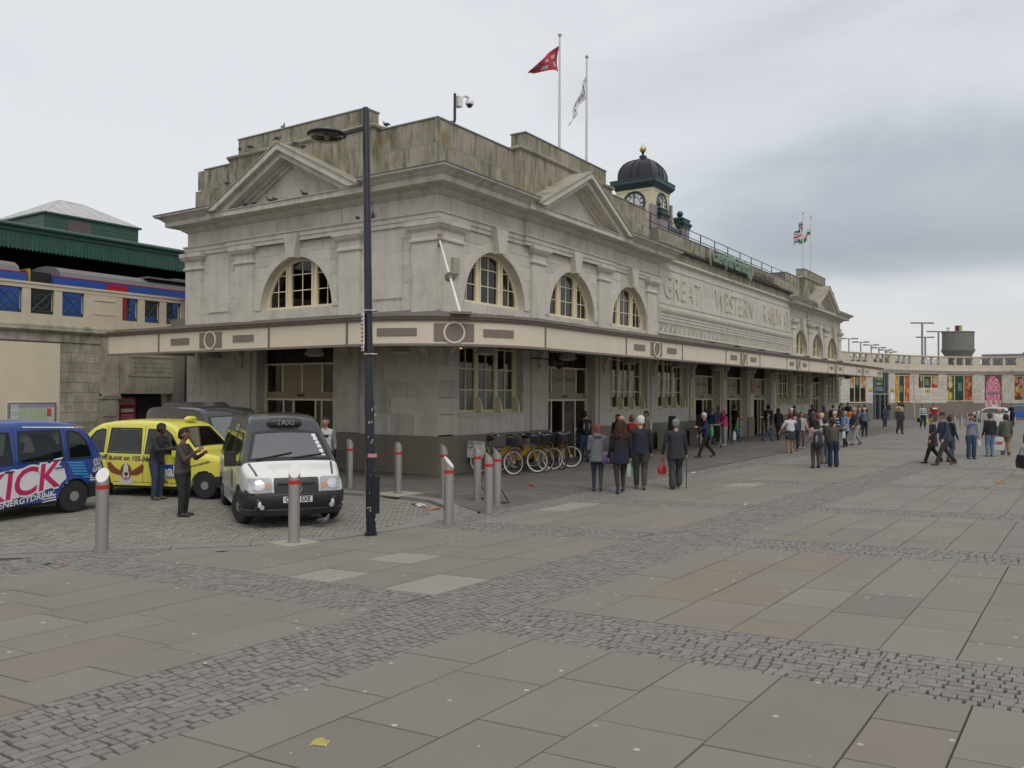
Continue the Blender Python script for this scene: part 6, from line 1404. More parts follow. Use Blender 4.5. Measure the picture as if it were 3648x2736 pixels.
for i,(x,y,a,lb) in enumerate(BK):
    o=bk if i==0 else copy_tree(bk); o['label']=lb; o['group']='yellow hire bicycles parked outside the station'; d=Vector((math.cos(R(a)),math.sin(R(a)))); o.scale=(1.1,1.1,1.1); o.location=(x-d.x*1.19,y-d.y*1.19,0); o.rotation_euler=(R(rnd.uniform(-3,3)),0,R(a))
fb_=thing('bike_advert_board','white curved board reading FREE TO RIDE over the rear wheel of the first bicycle','sign board',(1.3,-1.70+1.19,0),R(270)); fb_.scale=(1.1,1.1,1.1)
mb=MB(); mb.prism([(-.36,.40),(.14,.40),(.24,.62),(.20,.84),(-.36,.86)],-.075,-.06,'y'); mb.build('board',M_white,fb_)
M_ink=mat('blue_print',(.03,.10,.35),.5,0); fr4=frame((-.09,-.077,.77),(1,0,0),(0,0,1))
for t_,x,z,s in (('FREE',-.26,.78,.07),('TO RIDE',.0,.79,.08),('www.oybike.com',-.05,.50,.05)): text_obj('board_lettering',t_ if 'www' not in t_ else 'www...',frame((x,-.078,z),(1,0,0),(0,0,1)),M_ink,fb_,size=s,ext=.001) if 'www' not in t_ else None
mb=MB(); mb.torus((-.26,-.077,.76),.09,.01,24,6,0,'y'); mb.build('board_ring',mat('teal_print',(.1,.35,.35),.5,0),fb_)
mb=MB(); mb.torus((-.26,-.077,.76),.11,.008,24,6,0,'y'); mb.build('board_ring',mat('orange_print',(.5,.25,.05),.5,0),fb_)
# low concrete blocks with tilted black screens by the windows
for i,(x,y,w) in enumerate([(15.2,-.55,1.2),(18.7,-.55,.9)]):
    o=thing('concrete_block',('left','right')[i]+' pale concrete block bench below the windows','concrete bench',(x,y,0),0,'concrete blocks below the windows'); mb=MB(); mb.prism([(-w/2,-.25),(w/2,-.25),(w/2,.25),(-w/2,.25)],0,.80,'z'); mb.build('block',mat('pale_concrete',(.30,.27,.215),.9,.15,4,grime=.3),o)
for i,(x,y) in enumerate([(14.7,-.9),(17.9,-.9),(20.0,-1.3)]):
    o=thing('tilted_screen',('left','middle','right')[i]+' black tilted information screen near the concrete blocks','screen',(x,y,0),R(35),'black tilted screens'); mb=MB(); mb.rbox((0,0,1.12),(.06,.30,.62),0,0,('Y',R(-14))); mb.build('screen_case',M_black,o); mb=MB(); mb.tube([(0,0,0),(0,0,.85)],.04,6); mb.build('screen_post',M_black,o)
rs_=thing('red_wall_notice','small red notice with white writing on the pier between the far doors','sign'); mb=MB(); mb.box(28.0,28.45,-.10,-.075,2.45,3.2); mb.build('notice_board',mat('notice_red',(.35,.03,.03),.5,.1),rs_)
for z in (3.0,2.85,2.7): text_obj('notice_lettering','NOTICE' if z==3. else 'TICKETS' if z==2.85 else 'TRAINS',frame((28.22,-.105,z),(1,0,0),(0,0,1)),MW,rs_,size=.1,ext=.001)
for i,x in enumerate((23.7,19.2)):
    ys=thing('yellow_wall_sign',('small yellow sign on the pier between two far doorways','small yellow sign on the pier left of the far doorways')[i],'sign'); mb=MB(); mb.box(x-.09,x+.09,-.09,-.075,1.7,2.15); mb.add([(x-.09,-.08,2.15),(x+.09,-.08,2.15),(x,-.08,2.33)],[(0,1,2)]); mb.build('sign_plate',mat('sign_yellow',(.5,.35,.03),.5,0),ys)
# ================================================================ VEHICLES
def interp(pts):
    xs=[p[0] for p in pts]; zs=[p[1] for p in pts]
    return lambda x: float(np.interp(x,xs,zs))
def smoothf(f,d=.06): return lambda x: (f(x-d)+2*f(x)+f(x+d))/4
def pin(p,P):
    c=False; j=len(P)-1
    for i in range(len(P)):
        (xi,yi),(xj,yj)=P[i],P[j]
        if (yi>p[1])!=(yj>p[1]) and p[0]<(xj-xi)*(p[1]-yi)/(yj-yi)+xi: c=not c
        j=i
    return c
class Car:
    def __init__(s,name,label,cat,L,H,top,bot,belt,tum,r,paint,upper=None,upx=99,group=None,endw=.78,xs=None,crown=.05,pw=8,low=.06):
        s.o=thing(name,label,cat,group=group); s.L=L; s.top=smoothf(interp(top),.03); s.rawtop=interp(top); s.bot=interp(bot); s.belt=belt; s.tum=tum; s.r=r; s.H=H; s.endw=endw; s.crown=crown; s.pw=pw; s.low=low; s.paint=paint; s.upper=upper; s.upx=upx; s.hs=[]; s.ht=[]
    def hw(s,x):
        t=min(abs(x-s.L/2)/(s.L/2),1); return s.H*(1-(1-s.endw)*t**s.pw)
    def Wz(s,x,z):
        w=s.hw(x)
        if z>s.belt: w-=s.tum*(z-s.belt)
        else: w-=s.low*max(0,(s.belt-.35-z))**1.5
        return w
    def rr(s,x): return min(s.r,(s.top(x)-s.bot(x))*.42)
    def side(s,x,z):
        zt=s.top(x); r=s.rr(x); 
        if z<=zt-r: return s.Wz(x,z)
        w=s.Wz(x,zt-r); q=min((z-(zt-r))/r,1); return w-r*(1-math.sqrt(max(0,1-q*q)))
    def topz(s,x,y):
        zt=s.top(x); r=s.rr(x); w=s.Wz(x,zt-r)-r; a=abs(y)
        cr=s.crown*min(1,(s.hw(x))/s.H)
        if a<=w: return zt-cr*0*(a/w)**2+ s.crown*(1-(a/max(w,.01))**2)*.6
        q=min((a-w)/r,1); return zt-r+r*math.sqrt(max(0,1-q*q))
    def front(s,y,z):
        a,b=s.L*.55,s.L
        for _ in range(24):
            m=(a+b)/2
            if s.topz(m,y)>z: a=m
            else: b=m
        return a
    def rear(s,y,z):
        a,b=0.,s.L*.45
        for _ in range(24):
            m=(a+b)/2
            if s.topz(m,y)>z: b=m
            else: a=m
        return b
    def body(s,wheels,wr,n=92):
        L=s.L; xs=sorted(set([0,.008,.02,.04,.07]+[round(L*i/n,4) for i in range(1,n)]+[L-.07,L-.04,L-.02,L-.008,L])); vs=[];rings=[]
        for x in xs:
            zt=s.top(x); zb=s.bot(x); r=s.rr(x); zs_=zt-r; ring=[]
            lo=[zb+(min(s.belt,zs_)-zb)*i/9 for i in range(10)]; hi=[min(s.belt,zs_)+(zs_-min(s.belt,zs_))*i/14 for i in range(1,15)]
            pts=[(0.,zb)]+[(s.Wz(x,z),z) for z in lo+hi]
            w=s.Wz(x,zs_)
            for k in range(1,6): a=PI/2*k/5; pts.append((w-r+r*math.cos(a),zs_+r*math.sin(a)))
            for k in range(1,13): y=(w-r)*(1-k/12); pts.append((y,s.topz(x,y)))
            full=[(x,-p[0],p[1]) for p in pts]+[(x,p[0],p[1]) for p in pts[-2:0:-1]]
            rings.append(full)
        K=len(rings[0]); mb=MB()
        for rg_ in rings: vs+=rg_
        fs=[];ms=[]
        for i in range(len(xs)-1):
            for k in range(K):
                q=(i*K+k,i*K+(k+1)%K,(i+1)*K+(k+1)%K,(i+1)*K+k); c=[sum(vs[j][a] for j in q)/4 for a in range(3)]
                if abs(c[1])>s.H*.45 and any(math.hypot(c[0]-wx,c[2]-wr)<wr+.05 for wx in wheels): continue
                if any(all(pin((vs[j][0],vs[j][2]),H_) for j in q) for H_ in s.hs) and abs(c[1])>.35: continue
                if c[2]>.95 and any(all(pin((vs[j][0],vs[j][1]),H_) for j in q) for H_ in s.ht): continue
                fs.append(q); ms.append(1 if (s.upper and ((c[2]>s.belt and c[0]<s.upx) or (c[2]<.66 and c[0]>4.1))) else 0)
        fs.append(tuple(range(K))[::-1]); ms.append(0); fs.append(tuple(range((len(xs)-1)*K,len(xs)*K))); ms.append(0)
        o=len(mb.v); mb.v=[tuple(v) for v in vs]; mb.f=[list(f) for f in fs]; mb.m=ms; mb.t=[0.]*len(fs); mb.c=[(1,1,1)]*len(fs)
        s.bo=mb.build('body',[s.paint,s.upper or s.paint],s.o,smooth='auto'); 
        m2=MB()
        m2.box(min(wheels)-.5,max(wheels)+.5,-s.H*.8,s.H*.8,wr*.75,wr*2+.05); m2.build('underbody',M_black,s.o)
        k=s.L/4.6; zb_=s.belt-.42
        for xx in ((1.25*k,2.55*k) if s.L>4 else (1.0*k,2.3*k)):
            for yy in (-.4,.4):
                m2=MB(); m2.rbox((xx,yy,zb_+.28),(.14,.46,.56),0,0,('Y',R(-8))); m2.rbox((xx-.07,yy,zb_+.66),(.10,.26,.17),0,0,('Y',R(-8))); m2.rbox((xx+.25,yy,zb_+.06),(.5,.46,.12)); m2.build('seat',M_seat,s.o,smooth=False)
        m2=MB(); m2.torus((xx+.62,-.38,zb_+.42),.18,.015,20,6,0,'x'); m2.box(xx+.72,xx+.95,-.68,.68,zb_+.1,zb_+.40); m2.build('dashboard',M_black,s.o)
        for wx in wheels:
            for sd in (-1,1):
                m2=MB(); n2=20; R0,R1=wr+.035,wr+.10
                for i in range(n2):
                    a0,a1=PI*(-.12+1.24*i/n2),PI*(-.12+1.24*(i+1)/n2); q=[]
                    P=[(wx+R*math.cos(a),wr+R*math.sin(a)) for R,a in ((R0,a0),(R1,a0),(R1,a1),(R0,a1))]
                    if min(p[1] for p in P)<s.bot(wx)-.02: continue
                    out=[(p[0],sd*(s.side(p[0],p[1])+.008),p[1]) for p in P]; inn=[(p[0],sd*(s.side(p[0],p[1])-.16),p[1]) for p in P]
                    m2.add(out+inn,[(0,1,2,3),(0,4,7,3),(0,1,5,4)])
                m2.build('wheel_arch',s.arch or s.paint,s.o,recalc=False)
        return s.bo
    arch=None
    def wheel(s,x,sd,r,w=.19,steer=0.,rim='silver',tr=None):
        y=sd*((tr if tr else s.H-.02)-w/2); e=thing('wheel',None,None,(x,y,r),R(steer)); e.parent=s.o
        mb=MB(); pr=[(r*.62,-w/2),(r*.9,-w/2),(r*.98,-w*.36),(r,-w*.25),(r,w*.25),(r*.98,w*.36),(r*.9,w/2),(r*.62,w/2)]; mb.lathe(pr,32,(0,0,0),0,'y'); mb.build('tyre',M_tyre,e,smooth='auto')
        mb=MB(); f=sd*w/2; mb.lathe([(r*.66,f*.6),(r*.65,f*.98),(r*.60,f*.98),(r*.55,f*.62),(r*.34,f*.74),(r*.30,f*1.02),(r*.15,f*1.06),(.001,f*1.06)],28,(0,0,0),0,'y')
        mb.build('rim',MATS.get('wheel_silver') or mat('wheel_silver',(.42,.42,.42),.35,.1,9,metal=.6),e,smooth='auto')
        mb=MB()
        for k in range(10): a=2*PI*k/10; mb.ball((r*.5*math.cos(a),f*.72,r*.5*math.sin(a)),r*.055,6)
        mb.build('rim_holes',M_black,e); return e
    def decal(s,poly_or_mesh,proj,name,material,off=.005,parent=None,bis=.12,axes='xz'):
        """2-D shape (u,v) laid on the body by proj(u,v)->(x,y,z) and pushed out along the local normal"""
        bm=bmesh.new()
        if isinstance(poly_or_mesh,list): bm.faces.new([bm.verts.new((p[0],p[1],0)) for p in poly_or_mesh])
        else: bm.from_mesh(poly_or_mesh)
        us=[v.co.x for v in bm.verts]; vs=[v.co.y for v in bm.verts]
        for lo,hi,nrm in ((min(us),max(us),(1,0,0)),(min(vs),max(vs),(0,1,0))):
            k=max(1,int((hi-lo)/bis))
            for i in range(1,k):
                c=lo+(hi-lo)*i/k; bmesh.ops.bisect_plane(bm,geom=bm.verts[:]+bm.edges[:]+bm.faces[:],plane_co=Vector(nrm)*c,plane_no=nrm)
        for v in bm.verts:
            u,w=v.co.x,v.co.y; h=.01; p=Vector(proj(u,w)); a=Vector(proj(u+h,w))-p; b_=Vector(proj(u,w+h))-p; n=a.cross(b_)
            if n.length>1e-9: n.normalize()
            c=Vector((s.L/2,0,.8)); 
            if n.dot(p-c)<0: n=-n
            v.co=p+n*off
        me=bpy.data.meshes.new(name); bm.to_mesh(me); bm.free(); me.materials.clear(); me.materials.append(material); o=bpy.data.objects.new(name,me); COL.objects.link(o); o.parent=parent or s.o; return o
    def pside(s,sd): return lambda u,v:(u,sd*s.side(u,v),v)
    def ptext(s,sd,x0,z0,ang=0.):   # text reading left to right when the side is seen from outside
        ca,sa=math.cos(ang),math.sin(ang); k=1 if sd<0 else -1
        return lambda u,v:(x0+k*(u*ca-v*sa),sd*s.side(x0+k*(u*ca-v*sa),z0+u*sa+v*ca),z0+u*sa+v*ca)
    def ptop(s): return lambda u,v:(u,v,s.topz(u,v))
    def pfront(s): return lambda u,v:(s.front(u,v),u,v)
    def prear(s): return lambda u,v:(s.rear(u,v),u,v)
    def glassP(s,poly,proj,name='side_window',rubber=.022,ma=None):
        c=(sum(p[0] for p in poly)/len(poly),sum(p[1] for p in poly)/len(poly))
        def off(k): return [(p[0]+(p[0]-c[0])/max(math.hypot(p[0]-c[0],p[1]-c[1]),.01)*k,p[1]+(p[1]-c[1])/max(math.hypot(p[0]-c[0],p[1]-c[1]),.01)*k) for p in poly]
        A_,B_=off(rubber),off(-rubber*1.1); n=len(poly); bm=bmesh.new(); va=[bm.verts.new((p[0],p[1],0)) for p in A_]; vb=[bm.verts.new((p[0],p[1],0)) for p in B_]
        for i in range(n): bm.faces.new([va[i],va[(i+1)%n],vb[(i+1)%n],vb[i]])
        me=bpy.data.meshes.new('r'); bm.to_mesh(me); bm.free()
        f=s.decal(me,proj,'window_rubber',M_black,.010,bis=.06); f.name='window_rubber'; g=s.decal(poly,proj,name,ma or M_carglass,.006,parent=f,bis=.08); return f
    def seam(s,pts,sd):
        for (a,b_) in zip(pts,pts[1:]):
            d=Vector((b_[0]-a[0],b_[1]-a[1])).normalized(); n=Vector((-d.y,d.x))*.005
            s.decal([(a[0]+n.x,a[1]+n.y),(b_[0]+n.x,b_[1]+n.y),(b_[0]-n.x,b_[1]-n.y),(a[0]-n.x,a[1]-n.y)],s.pside(sd),'door_seam',M_black,.003,parent=s.bo)
M_seat=mat('car_seat',(.10,.105,.11),.7,.15,6)
M_cwin=mat('car_window',(.055,.062,.062),.06,.25,2.5,spec=.7,tint=False); M_cwin2=mat('windscreen',(.13,.145,.145),.10,.35,1.6,spec=.7,tint=False)
M_hl=mat('headlamp_glass',(.36,.38,.38),.28,.3,14,spec=.5); M_amb=mat('indicator_amber',(.65,.28,.12),.2,.1); M_rl=mat('rear_lamp_red',(.35,.02,.02),.15,.1)
def loopcap(c,path,prof,name,ma): mb=MB(); mb.sweep(path,prof); return mb.build(name,ma,c.o,smooth='auto')
# ---------------- London style taxi
def cab(name,label,paint,sdv,rimr=.32):
    top=[(0,.60),(.02,.84),(.08,1.0),(.18,1.16),(.30,1.36),(.42,1.52),(.56,1.64),(.78,1.745),(1.1,1.80),(1.7,1.83),(2.3,1.82),(2.65,1.78),(2.86,1.70),(3.38,1.16),(3.5,1.10),(3.95,1.035),(4.25,.96),(4.42,.86),(4.52,.70),(4.56,.58),(4.58,.5)]
    bot=[(0,.40),(.3,.30),(.6,.28),(4.0,.28),(4.4,.30),(4.58,.38)]
    c=Car(name,label,'taxi',4.58,.885,top,bot,1.04,.17,.13,paint,endw=.74,crown=.05); c.arch=paint
    c.hs=[[(.46,1.08),(.98,1.07),(.98,1.60),(.86,1.61),(.70,1.55),(.58,1.42),(.50,1.25)],[(1.10,1.06),(2.02,1.05),(1.98,1.64),(1.14,1.64)],[(2.14,1.05),(3.12,1.05),(3.02,1.22),(2.80,1.50),(2.66,1.60),(2.18,1.63)]]; c.ht=[[(3.34,-.66),(3.34,.66),(2.92,.56),(2.92,-.56)],[(.22,-.55),(.22,.55),(.48,.48),(.48,-.48)]]; c.body([.85,3.736],.32)
    for x in (.85,3.736):
        for sd in (-1,1): c.wheel(x,sd,.325)
    for sd in (-1,1):
        P=c.pside(sd)
        c.glassP([(.46,1.08),(.98,1.07),(.98,1.60),(.86,1.61),(.70,1.55),(.58,1.42),(.50,1.25)],P); c.glassP([(1.10,1.06),(2.02,1.05),(1.98,1.64),(1.14,1.64)],P); c.glassP([(2.14,1.05),(3.12,1.05),(3.02,1.22),(2.80,1.50),(2.66,1.60),(2.18,1.63)],P)
        c.seam([(1.04,1.70),(1.04,.95),(1.10,.75),(1.18,.36)],sd); c.seam([(2.08,1.70),(2.08,.36)],sd); c.seam([(3.22,1.05),(3.20,.36)],sd); c.seam([(1.18,.36),(3.20,.36)],sd)
        for x in (1.22,2.22): c.decal([(x-.09,.90),(x+.09,.90),(x+.09,.925),(x-.09,.925)],P,'door_handle',M_black,.03)
        mb=MB(); mb.rbox((3.05,sd*.98,1.08),(.10,.20,.14)); mb.build('wing_mirror',paint,c.o)
        mb=MB(); mb.box(1.2,3.2,sd*.80-.03,sd*.80+.03,.22,.30); mb.build('sill',M_black,c.o)
    T=c.ptop(); c.glassP([(3.34,-.66),(3.34,.66),(2.92,.56),(2.92,-.56)],T,'windscreen',.03,M_ws); c.glassP([(.22,-.55),(.22,.55),(.48,.48),(.48,-.48)],T,'rear_window',.03)
    loopcap(c,[(4.0,.86),(4.38,.80),(4.56,.55),(4.62,0),(4.56,-.55),(4.38,-.80),(4.0,-.86)][::-1],[(-.1,.26),(.02,.28),(.04,.40),(.03,.54),(-.1,.57)],'front_bumper',M_black)
    loopcap(c,[(.55,-.88),(.12,-.82),(-.03,-.6),(-.07,0),(-.03,.6),(.12,.82),(.55,.88)][::-1] if False else [(.55,.88),(.12,.82),(-.03,.6),(-.07,0),(-.03,-.6),(.12,-.82),(.55,-.88)],[(-.1,.26),(.02,.28),(.05,.42),(.03,.56),(-.1,.60)],'rear_bumper',M_black)
    F=c.pfront()
    for s_ in (-1,1): c.decal([(s_*.62+.14*math.cos(a),.74+.10*math.sin(a)) for a in [2*PI*i/16 for i in range(16)]],F,'headlight',M_hl,.02)
    c.decal([(-.34,.60),(.34,.60),(.36,.86),(-.36,.86)],F,'grille',M_black,.012)
    for s_ in (-1,1): c.decal([(s_*.60-.07,.66),(s_*.60+.07,.66),(s_*.60+.07,.92),(s_*.60-.07,.92)],c.prear(),'rear_lamp',M_rl,.012)
    mb=MB(); mb.ball((2.76,0,1.86),.1,8,0,(.8,2.4,.75)); mb.build('roof_taxi_sign',paint,c.o,smooth=True)
    return c
M_blue=mat('taxi_blue',(.022,.06,.27),.22,.04,2,coat=.6); M_yel=mat('taxi_yellow',(.72,.66,.10),.25,.04,2,coat=.5)
bc=cab('blue_taxi','blue London taxi with large pink KICK energy drink lettering at the left edge',M_blue,1)
def place(c,ax,x,y,deg,z=-.072,sc=1.):
    c.o.scale=(sc,sc,sc); ax*=sc
    h=R(deg); c.o.rotation_euler=(0,0,h); c.o.location=(x-ax*math.cos(h),y-ax*math.sin(h),z)
place(bc,.85,-9.72,2.38,188.5)
M_pink=mat('decal_pink',(.50,.02,.12),.3,.0,coat=.4,tint=False); M_dw=mat('decal_white',(.70,.70,.72),.3,0,coat=.4,tint=False); M_lb=mat('decal_light_blue',(.05,.30,.62),.3,0,coat=.4,tint=False); M_db=mat('decal_dark_blue',(.012,.03,.15),.3,0,coat=.4,tint=False)
P=bc.pside(1)
# white swoosh field behind the word, then letters (left side: the front of the car is at the viewer's left)
bc.decal([(1.30,1.02),(1.10,.90),(1.02,.60),(1.55,.50),(2.4,.36),(3.4,.30),(3.4,.72),(2.6,.86),(2.2,.93),(1.62,1.00)],P,'decal_swoosh',M_dw,.004)
for w,sz,x,z,ang,ma,bo in (('KICK',.70,2.02,.655,R(9),M_dw,.035),('KICK',.70,2.02,.655,R(9),M_pink,.0)):
    me=text_mesh(w,sz,0,.012+bo,1.02,.25,spacing=.96); bc.decal(me,bc.ptext(1,x,z,ang),'kick_lettering',ma,.007 if bo else .010)
me=text_mesh('ENERGYDRINK',.15,0,.003,1.1,.2); bc.decal(me,bc.ptext(1,1.86,.36,R(7)),'energy_drink_lettering',M_dw,.008)
for t_,z,s in (('STAY',.99,.12),('IN THE',.91,.07),('GAME',.82,.12)): bc.decal(text_mesh(t_,s,0,.004,.9,.2),bc.ptext(1,.30,z,R(9)),'slogan_lettering',M_dw,.009)
for i in range(7):
    x0=1.02-.03*i; z=.99-.058*i
    if z>.66: bc.decal([(x0,z),(x0-.34,z-.035),(x0-.38,z-.02),(x0-.34,z),(x0,z+.028)],P,'speed_stripe',M_lb,.006)
for i in range(5): bc.decal([(.34-.03*i+.02,1.36-.055*i),(.24-.03*i+.02,1.34-.055*i),(.25-.03*i+.02,1.325-.055*i),(.34-.03*i+.02,1.335-.055*i)],P,'speed_stripe',M_lb,.006)
for i in range(3): bc.decal([(.50,.72-.045*i),(.06,.68-.045*i),(.06,.665-.045*i),(.50,.69-.045*i)],P,'speed_stripe',M_dw,.006); bc.decal([(1.25,.42-.05*i),(1.55,.39-.05*i),(1.55,.375-.05*i),(1.25,.39-.05*i)],P,'speed_stripe',M_dw,.006)
for i in range(3): bc.decal([(3.0,1.0-.05*i),(2.6,.98-.05*i),(2.6,.965-.05*i),(3.0,.98-.05*i)],P,'speed_stripe',M_dw,.006)
bc.decal([(.45,1.77-.09),(1.9,1.82-.09),(1.9,1.80-.09),(.6,1.75-.09)],P,'roof_stripe',M_dw,.006)
bc.decal([(.40+.045*math.cos(a),.70+.045*math.sin(a)) for a in [2*PI*i/14 for i in range(14)]],P,'fuel_cap',M_black,.008)
yc=cab('yellow_taxi','yellow London taxi with a basset hound picture and Sniff it out lettering',M_yel,-1); place(yc,.85,-7.0,4.05,290,sc=.95)
M_nv=mat('decal_navy',(.012,.012,.09),.4,0,tint=False)
P=yc.pside(-1)
yc.decal(text_mesh('Sniff it out on 105-106',.168,0,.004,.98,.12),yc.ptext(-1,1.56,.93,R(-2)),'slogan_lettering',M_nv,.006)
M_dgb=mat('dog_brown',(.20,.055,.02),.5,.2,9,tint=False); M_dgw=mat('dog_white',(.60,.57,.52),.5,.1,9,tint=False); M_dgk=mat('dog_nose',(.02,.015,.015),.4,0,tint=False); M_dgp=mat('dog_tongue',(.5,.14,.14),.4,0,tint=False)
def el(cx_,cz,a,b_,n=18,rot=0): return [(cx_+a*math.cos(t)*math.cos(rot)-b_*math.sin(t)*math.sin(rot),cz+a*math.cos(t)*math.sin(rot)+b_*math.sin(t)*math.cos(rot)) for t in [2*PI*i/n for i in range(n)]]
X=1.62
yc.decal([(X-.10,.60),(X-.30,.70),(X-.45,.84),(X-.52,.80),(X-.50,.68),(X-.42,.58),(X-.24,.52),(X-.12,.52)],P,'dog_ear',M_dgb,.006); yc.decal([(X+.10,.60),(X+.30,.70),(X+.45,.80),(X+.50,.72),(X+.46,.60),(X+.30,.52),(X+.12,.52)],P,'dog_ear',M_dgb,.006)
yc.decal(el(X,.40,.20,.11),P,'dog_chest',M_dgw,.006); yc.decal(el(X,.60,.16,.20),P,'dog_head',M_dgb,.008); yc.decal(el(X,.60,.075,.21),P,'dog_blaze',M_dgw,.010); yc.decal(el(X,.52,.10,.10),P,'dog_muzzle',M_dgw,.012); yc.decal(el(X+.01,.55,.055,.042),P,'dog_nose',M_dgk,.014); yc.decal(el(X,.45,.04,.045),P,'dog_tongue',M_dgp,.014)
for s_ in (-1,1): yc.decal(el(X+s_*.085,.655,.022,.016),P,'dog_eye',M_dgk,.014)
yc.decal([(2.36,.46),(3.1,.46),(3.12,.80),(2.34,.80)],P,'radio_logo',mat('logo_blue',(.02,.06,.40),.4,0,tint=False),.006); yc.decal(text_mesh('real',.34,0,.012,1.,0),yc.ptext(-1,2.72,.64),'radio_lettering',M_dw,.009); yc.decal(text_mesh('RADIO',.10,0,.003,1.5,0,spacing=1.3),yc.ptext(-1,2.72,.49),'radio_lettering',M_yel,.009)
yc.decal(text_mesh('discover the',.085,0,.002,1.),yc.ptext(-1,2.55,.40),'slogan_lettering',M_nv,.006); yc.decal(text_mesh('www.realradio',.09,0,.002,1.,.1),yc.ptext(-1,3.62,.83,R(14)),'web_lettering',M_nv,.006)
yc.decal([(3.35,.93),(3.42,.93),(3.42,.96),(3.35,.96)],P,'side_repeater',M_amb,.01)
# ---------------- white and black van taxi
M_vw=mat('van_white',(.72,.72,.69),.25,.04,3,coat=.5); M_vb=mat('van_black',(.035,.037,.042),.18,.05,3,coat=.6)
top=[(0,.9),(.015,1.4),(.05,1.78),(.14,1.93),(.4,1.98),(2.0,2.02),(2.9,2.01),(3.2,1.98),(3.38,1.90),(3.56,1.70),(4.10,1.16),(4.18,1.11),(4.5,1.0),(4.66,.92),(4.74,.80),(4.78,.62),(4.80,.45)]
bot=[(0,.38),(.3,.25),(4.4,.25),(4.7,.30),(4.8,.40)]
vn=Car('van_taxi','white van taxi with black upper half and TAXI roof sign facing the camera','taxi',4.8,.905,top,bot,1.08,.30,.12,M_vw,M_vb,4.14,endw=.76,crown=.04,pw=9); vn.arch=M_black
WBv=2.9; vn.hs=[[(.25,1.16),(1.25,1.14),(1.25,1.66),(.30,1.66)],[(1.35,1.14),(2.45,1.12),(2.45,1.66),(1.35,1.66)],[(2.58,1.10),(3.78,1.10),(3.70,1.24),(3.36,1.56),(3.24,1.64),(2.58,1.66)]]; vn.ht=[[(4.06,-.74),(4.09,0),(4.06,.74),(3.60,.60),(3.57,0),(3.60,-.60)]]; vn.body([.95,.95+WBv],.32)
vn.wheel(.95,-1,.33); vn.wheel(.95,1,.33)
for sd in (-1,1): vn.wheel(.95+WBv,sd,.33,.20,18,tr=.90)
P=vn.pside(-1); 
for sd in (-1,1):
    P=vn.pside(sd); vn.glassP([(.25,1.16),(1.25,1.14),(1.25,1.66),(.30,1.66)],P); vn.glassP([(1.35,1.14),(2.45,1.12),(2.45,1.66),(1.35,1.66)],P); vn.glassP([(2.58,1.10),(3.78,1.10),(3.70,1.24),(3.36,1.56),(3.24,1.64),(2.58,1.66)],P)
    for x in (1.30,2.52,3.86): vn.seam([(x,1.08),(x,.34)],sd)
    for x in (2.38,2.66): vn.decal([(x-.02,.84),(x+.02,.84),(x+.02,1.0),(x-.02,1.0)],P,'door_handle',M_black,.02)
    vn.decal([(1.3,.52),(3.4,.52),(3.4,.60),(1.3,.60)],P,'side_moulding',M_vw,.02)
    mb=MB(); mb.rbox((3.72,sd*1.04,1.20),(.16,.20,.27)); mb.tube([(3.75,sd*.86,1.10),(3.72,sd*.98,1.14)],.04,6); mb.build('wing_mirror',M_black,vn.o)
# faded advert picture on the right side and label
vn.decal([(.3,.66),(1.28,.62),(1.28,1.04),(.3,1.04)],vn.pside(-1),'advert_panel',mat('pale_advert',(.45,.50,.56),.4,.3,5,tint=False),.006); vn.decal([(.35,.86),(1.2,.80),(1.2,.97),(.35,.98)],vn.pside(-1),'advert_panel',mat('pale_yellow_advert',(.55,.53,.25),.4,.3,5,tint=False),.009); vn.decal([(2.75,.40),(2.95,.40),(3.0,.9),(2.85,.98),(2.72,.8)],vn.pside(-1),'advert_figure',mat('advert_figure',(.28,.10,.08),.4,.5,9,tint=False),.008)
vn.decal([(2.0,1.68),(2.4,1.68),(2.4,1.80),(2.0,1.80)],vn.pside(-1),'taxi_label',mat('taxi_label_cream',(.50,.52,.42),.5,0,tint=False),.008); vn.decal(text_mesh('TAXI',.11,0,.003),vn.ptext(-1,2.2,1.735),'taxi_label_lettering',M_black,.012)
T=vn.ptop(); vn.glassP([(4.06,-.74),(4.09,0),(4.06,.74),(3.60,.60),(3.57,0),(3.60,-.60)],T,'windscreen',.035,M_ws)
for i,(x,y) in enumerate([(3.66,.53),(3.72,.55),(3.79,.575),(3.86,.60),(3.94,.625),(4.0,.65)]): vn.decal([(x-.028,y-.045),(x+.028,y-.045),(x+.028,y+.03),(x-.028,y+.03)],T,'windscreen_label',M_dw,.014)
for y0,y1 in ((-.62,.05),(.05,.70)):
    a=Vector((4.10,y0,vn.topz(4.10,y0)+.035)); b_=Vector((4.0,y1,vn.topz(4.0,y1)+.03)); mb=MB(); mb.tube([a,b_],.012,5); mb.build('wiper',M_black,vn.o)
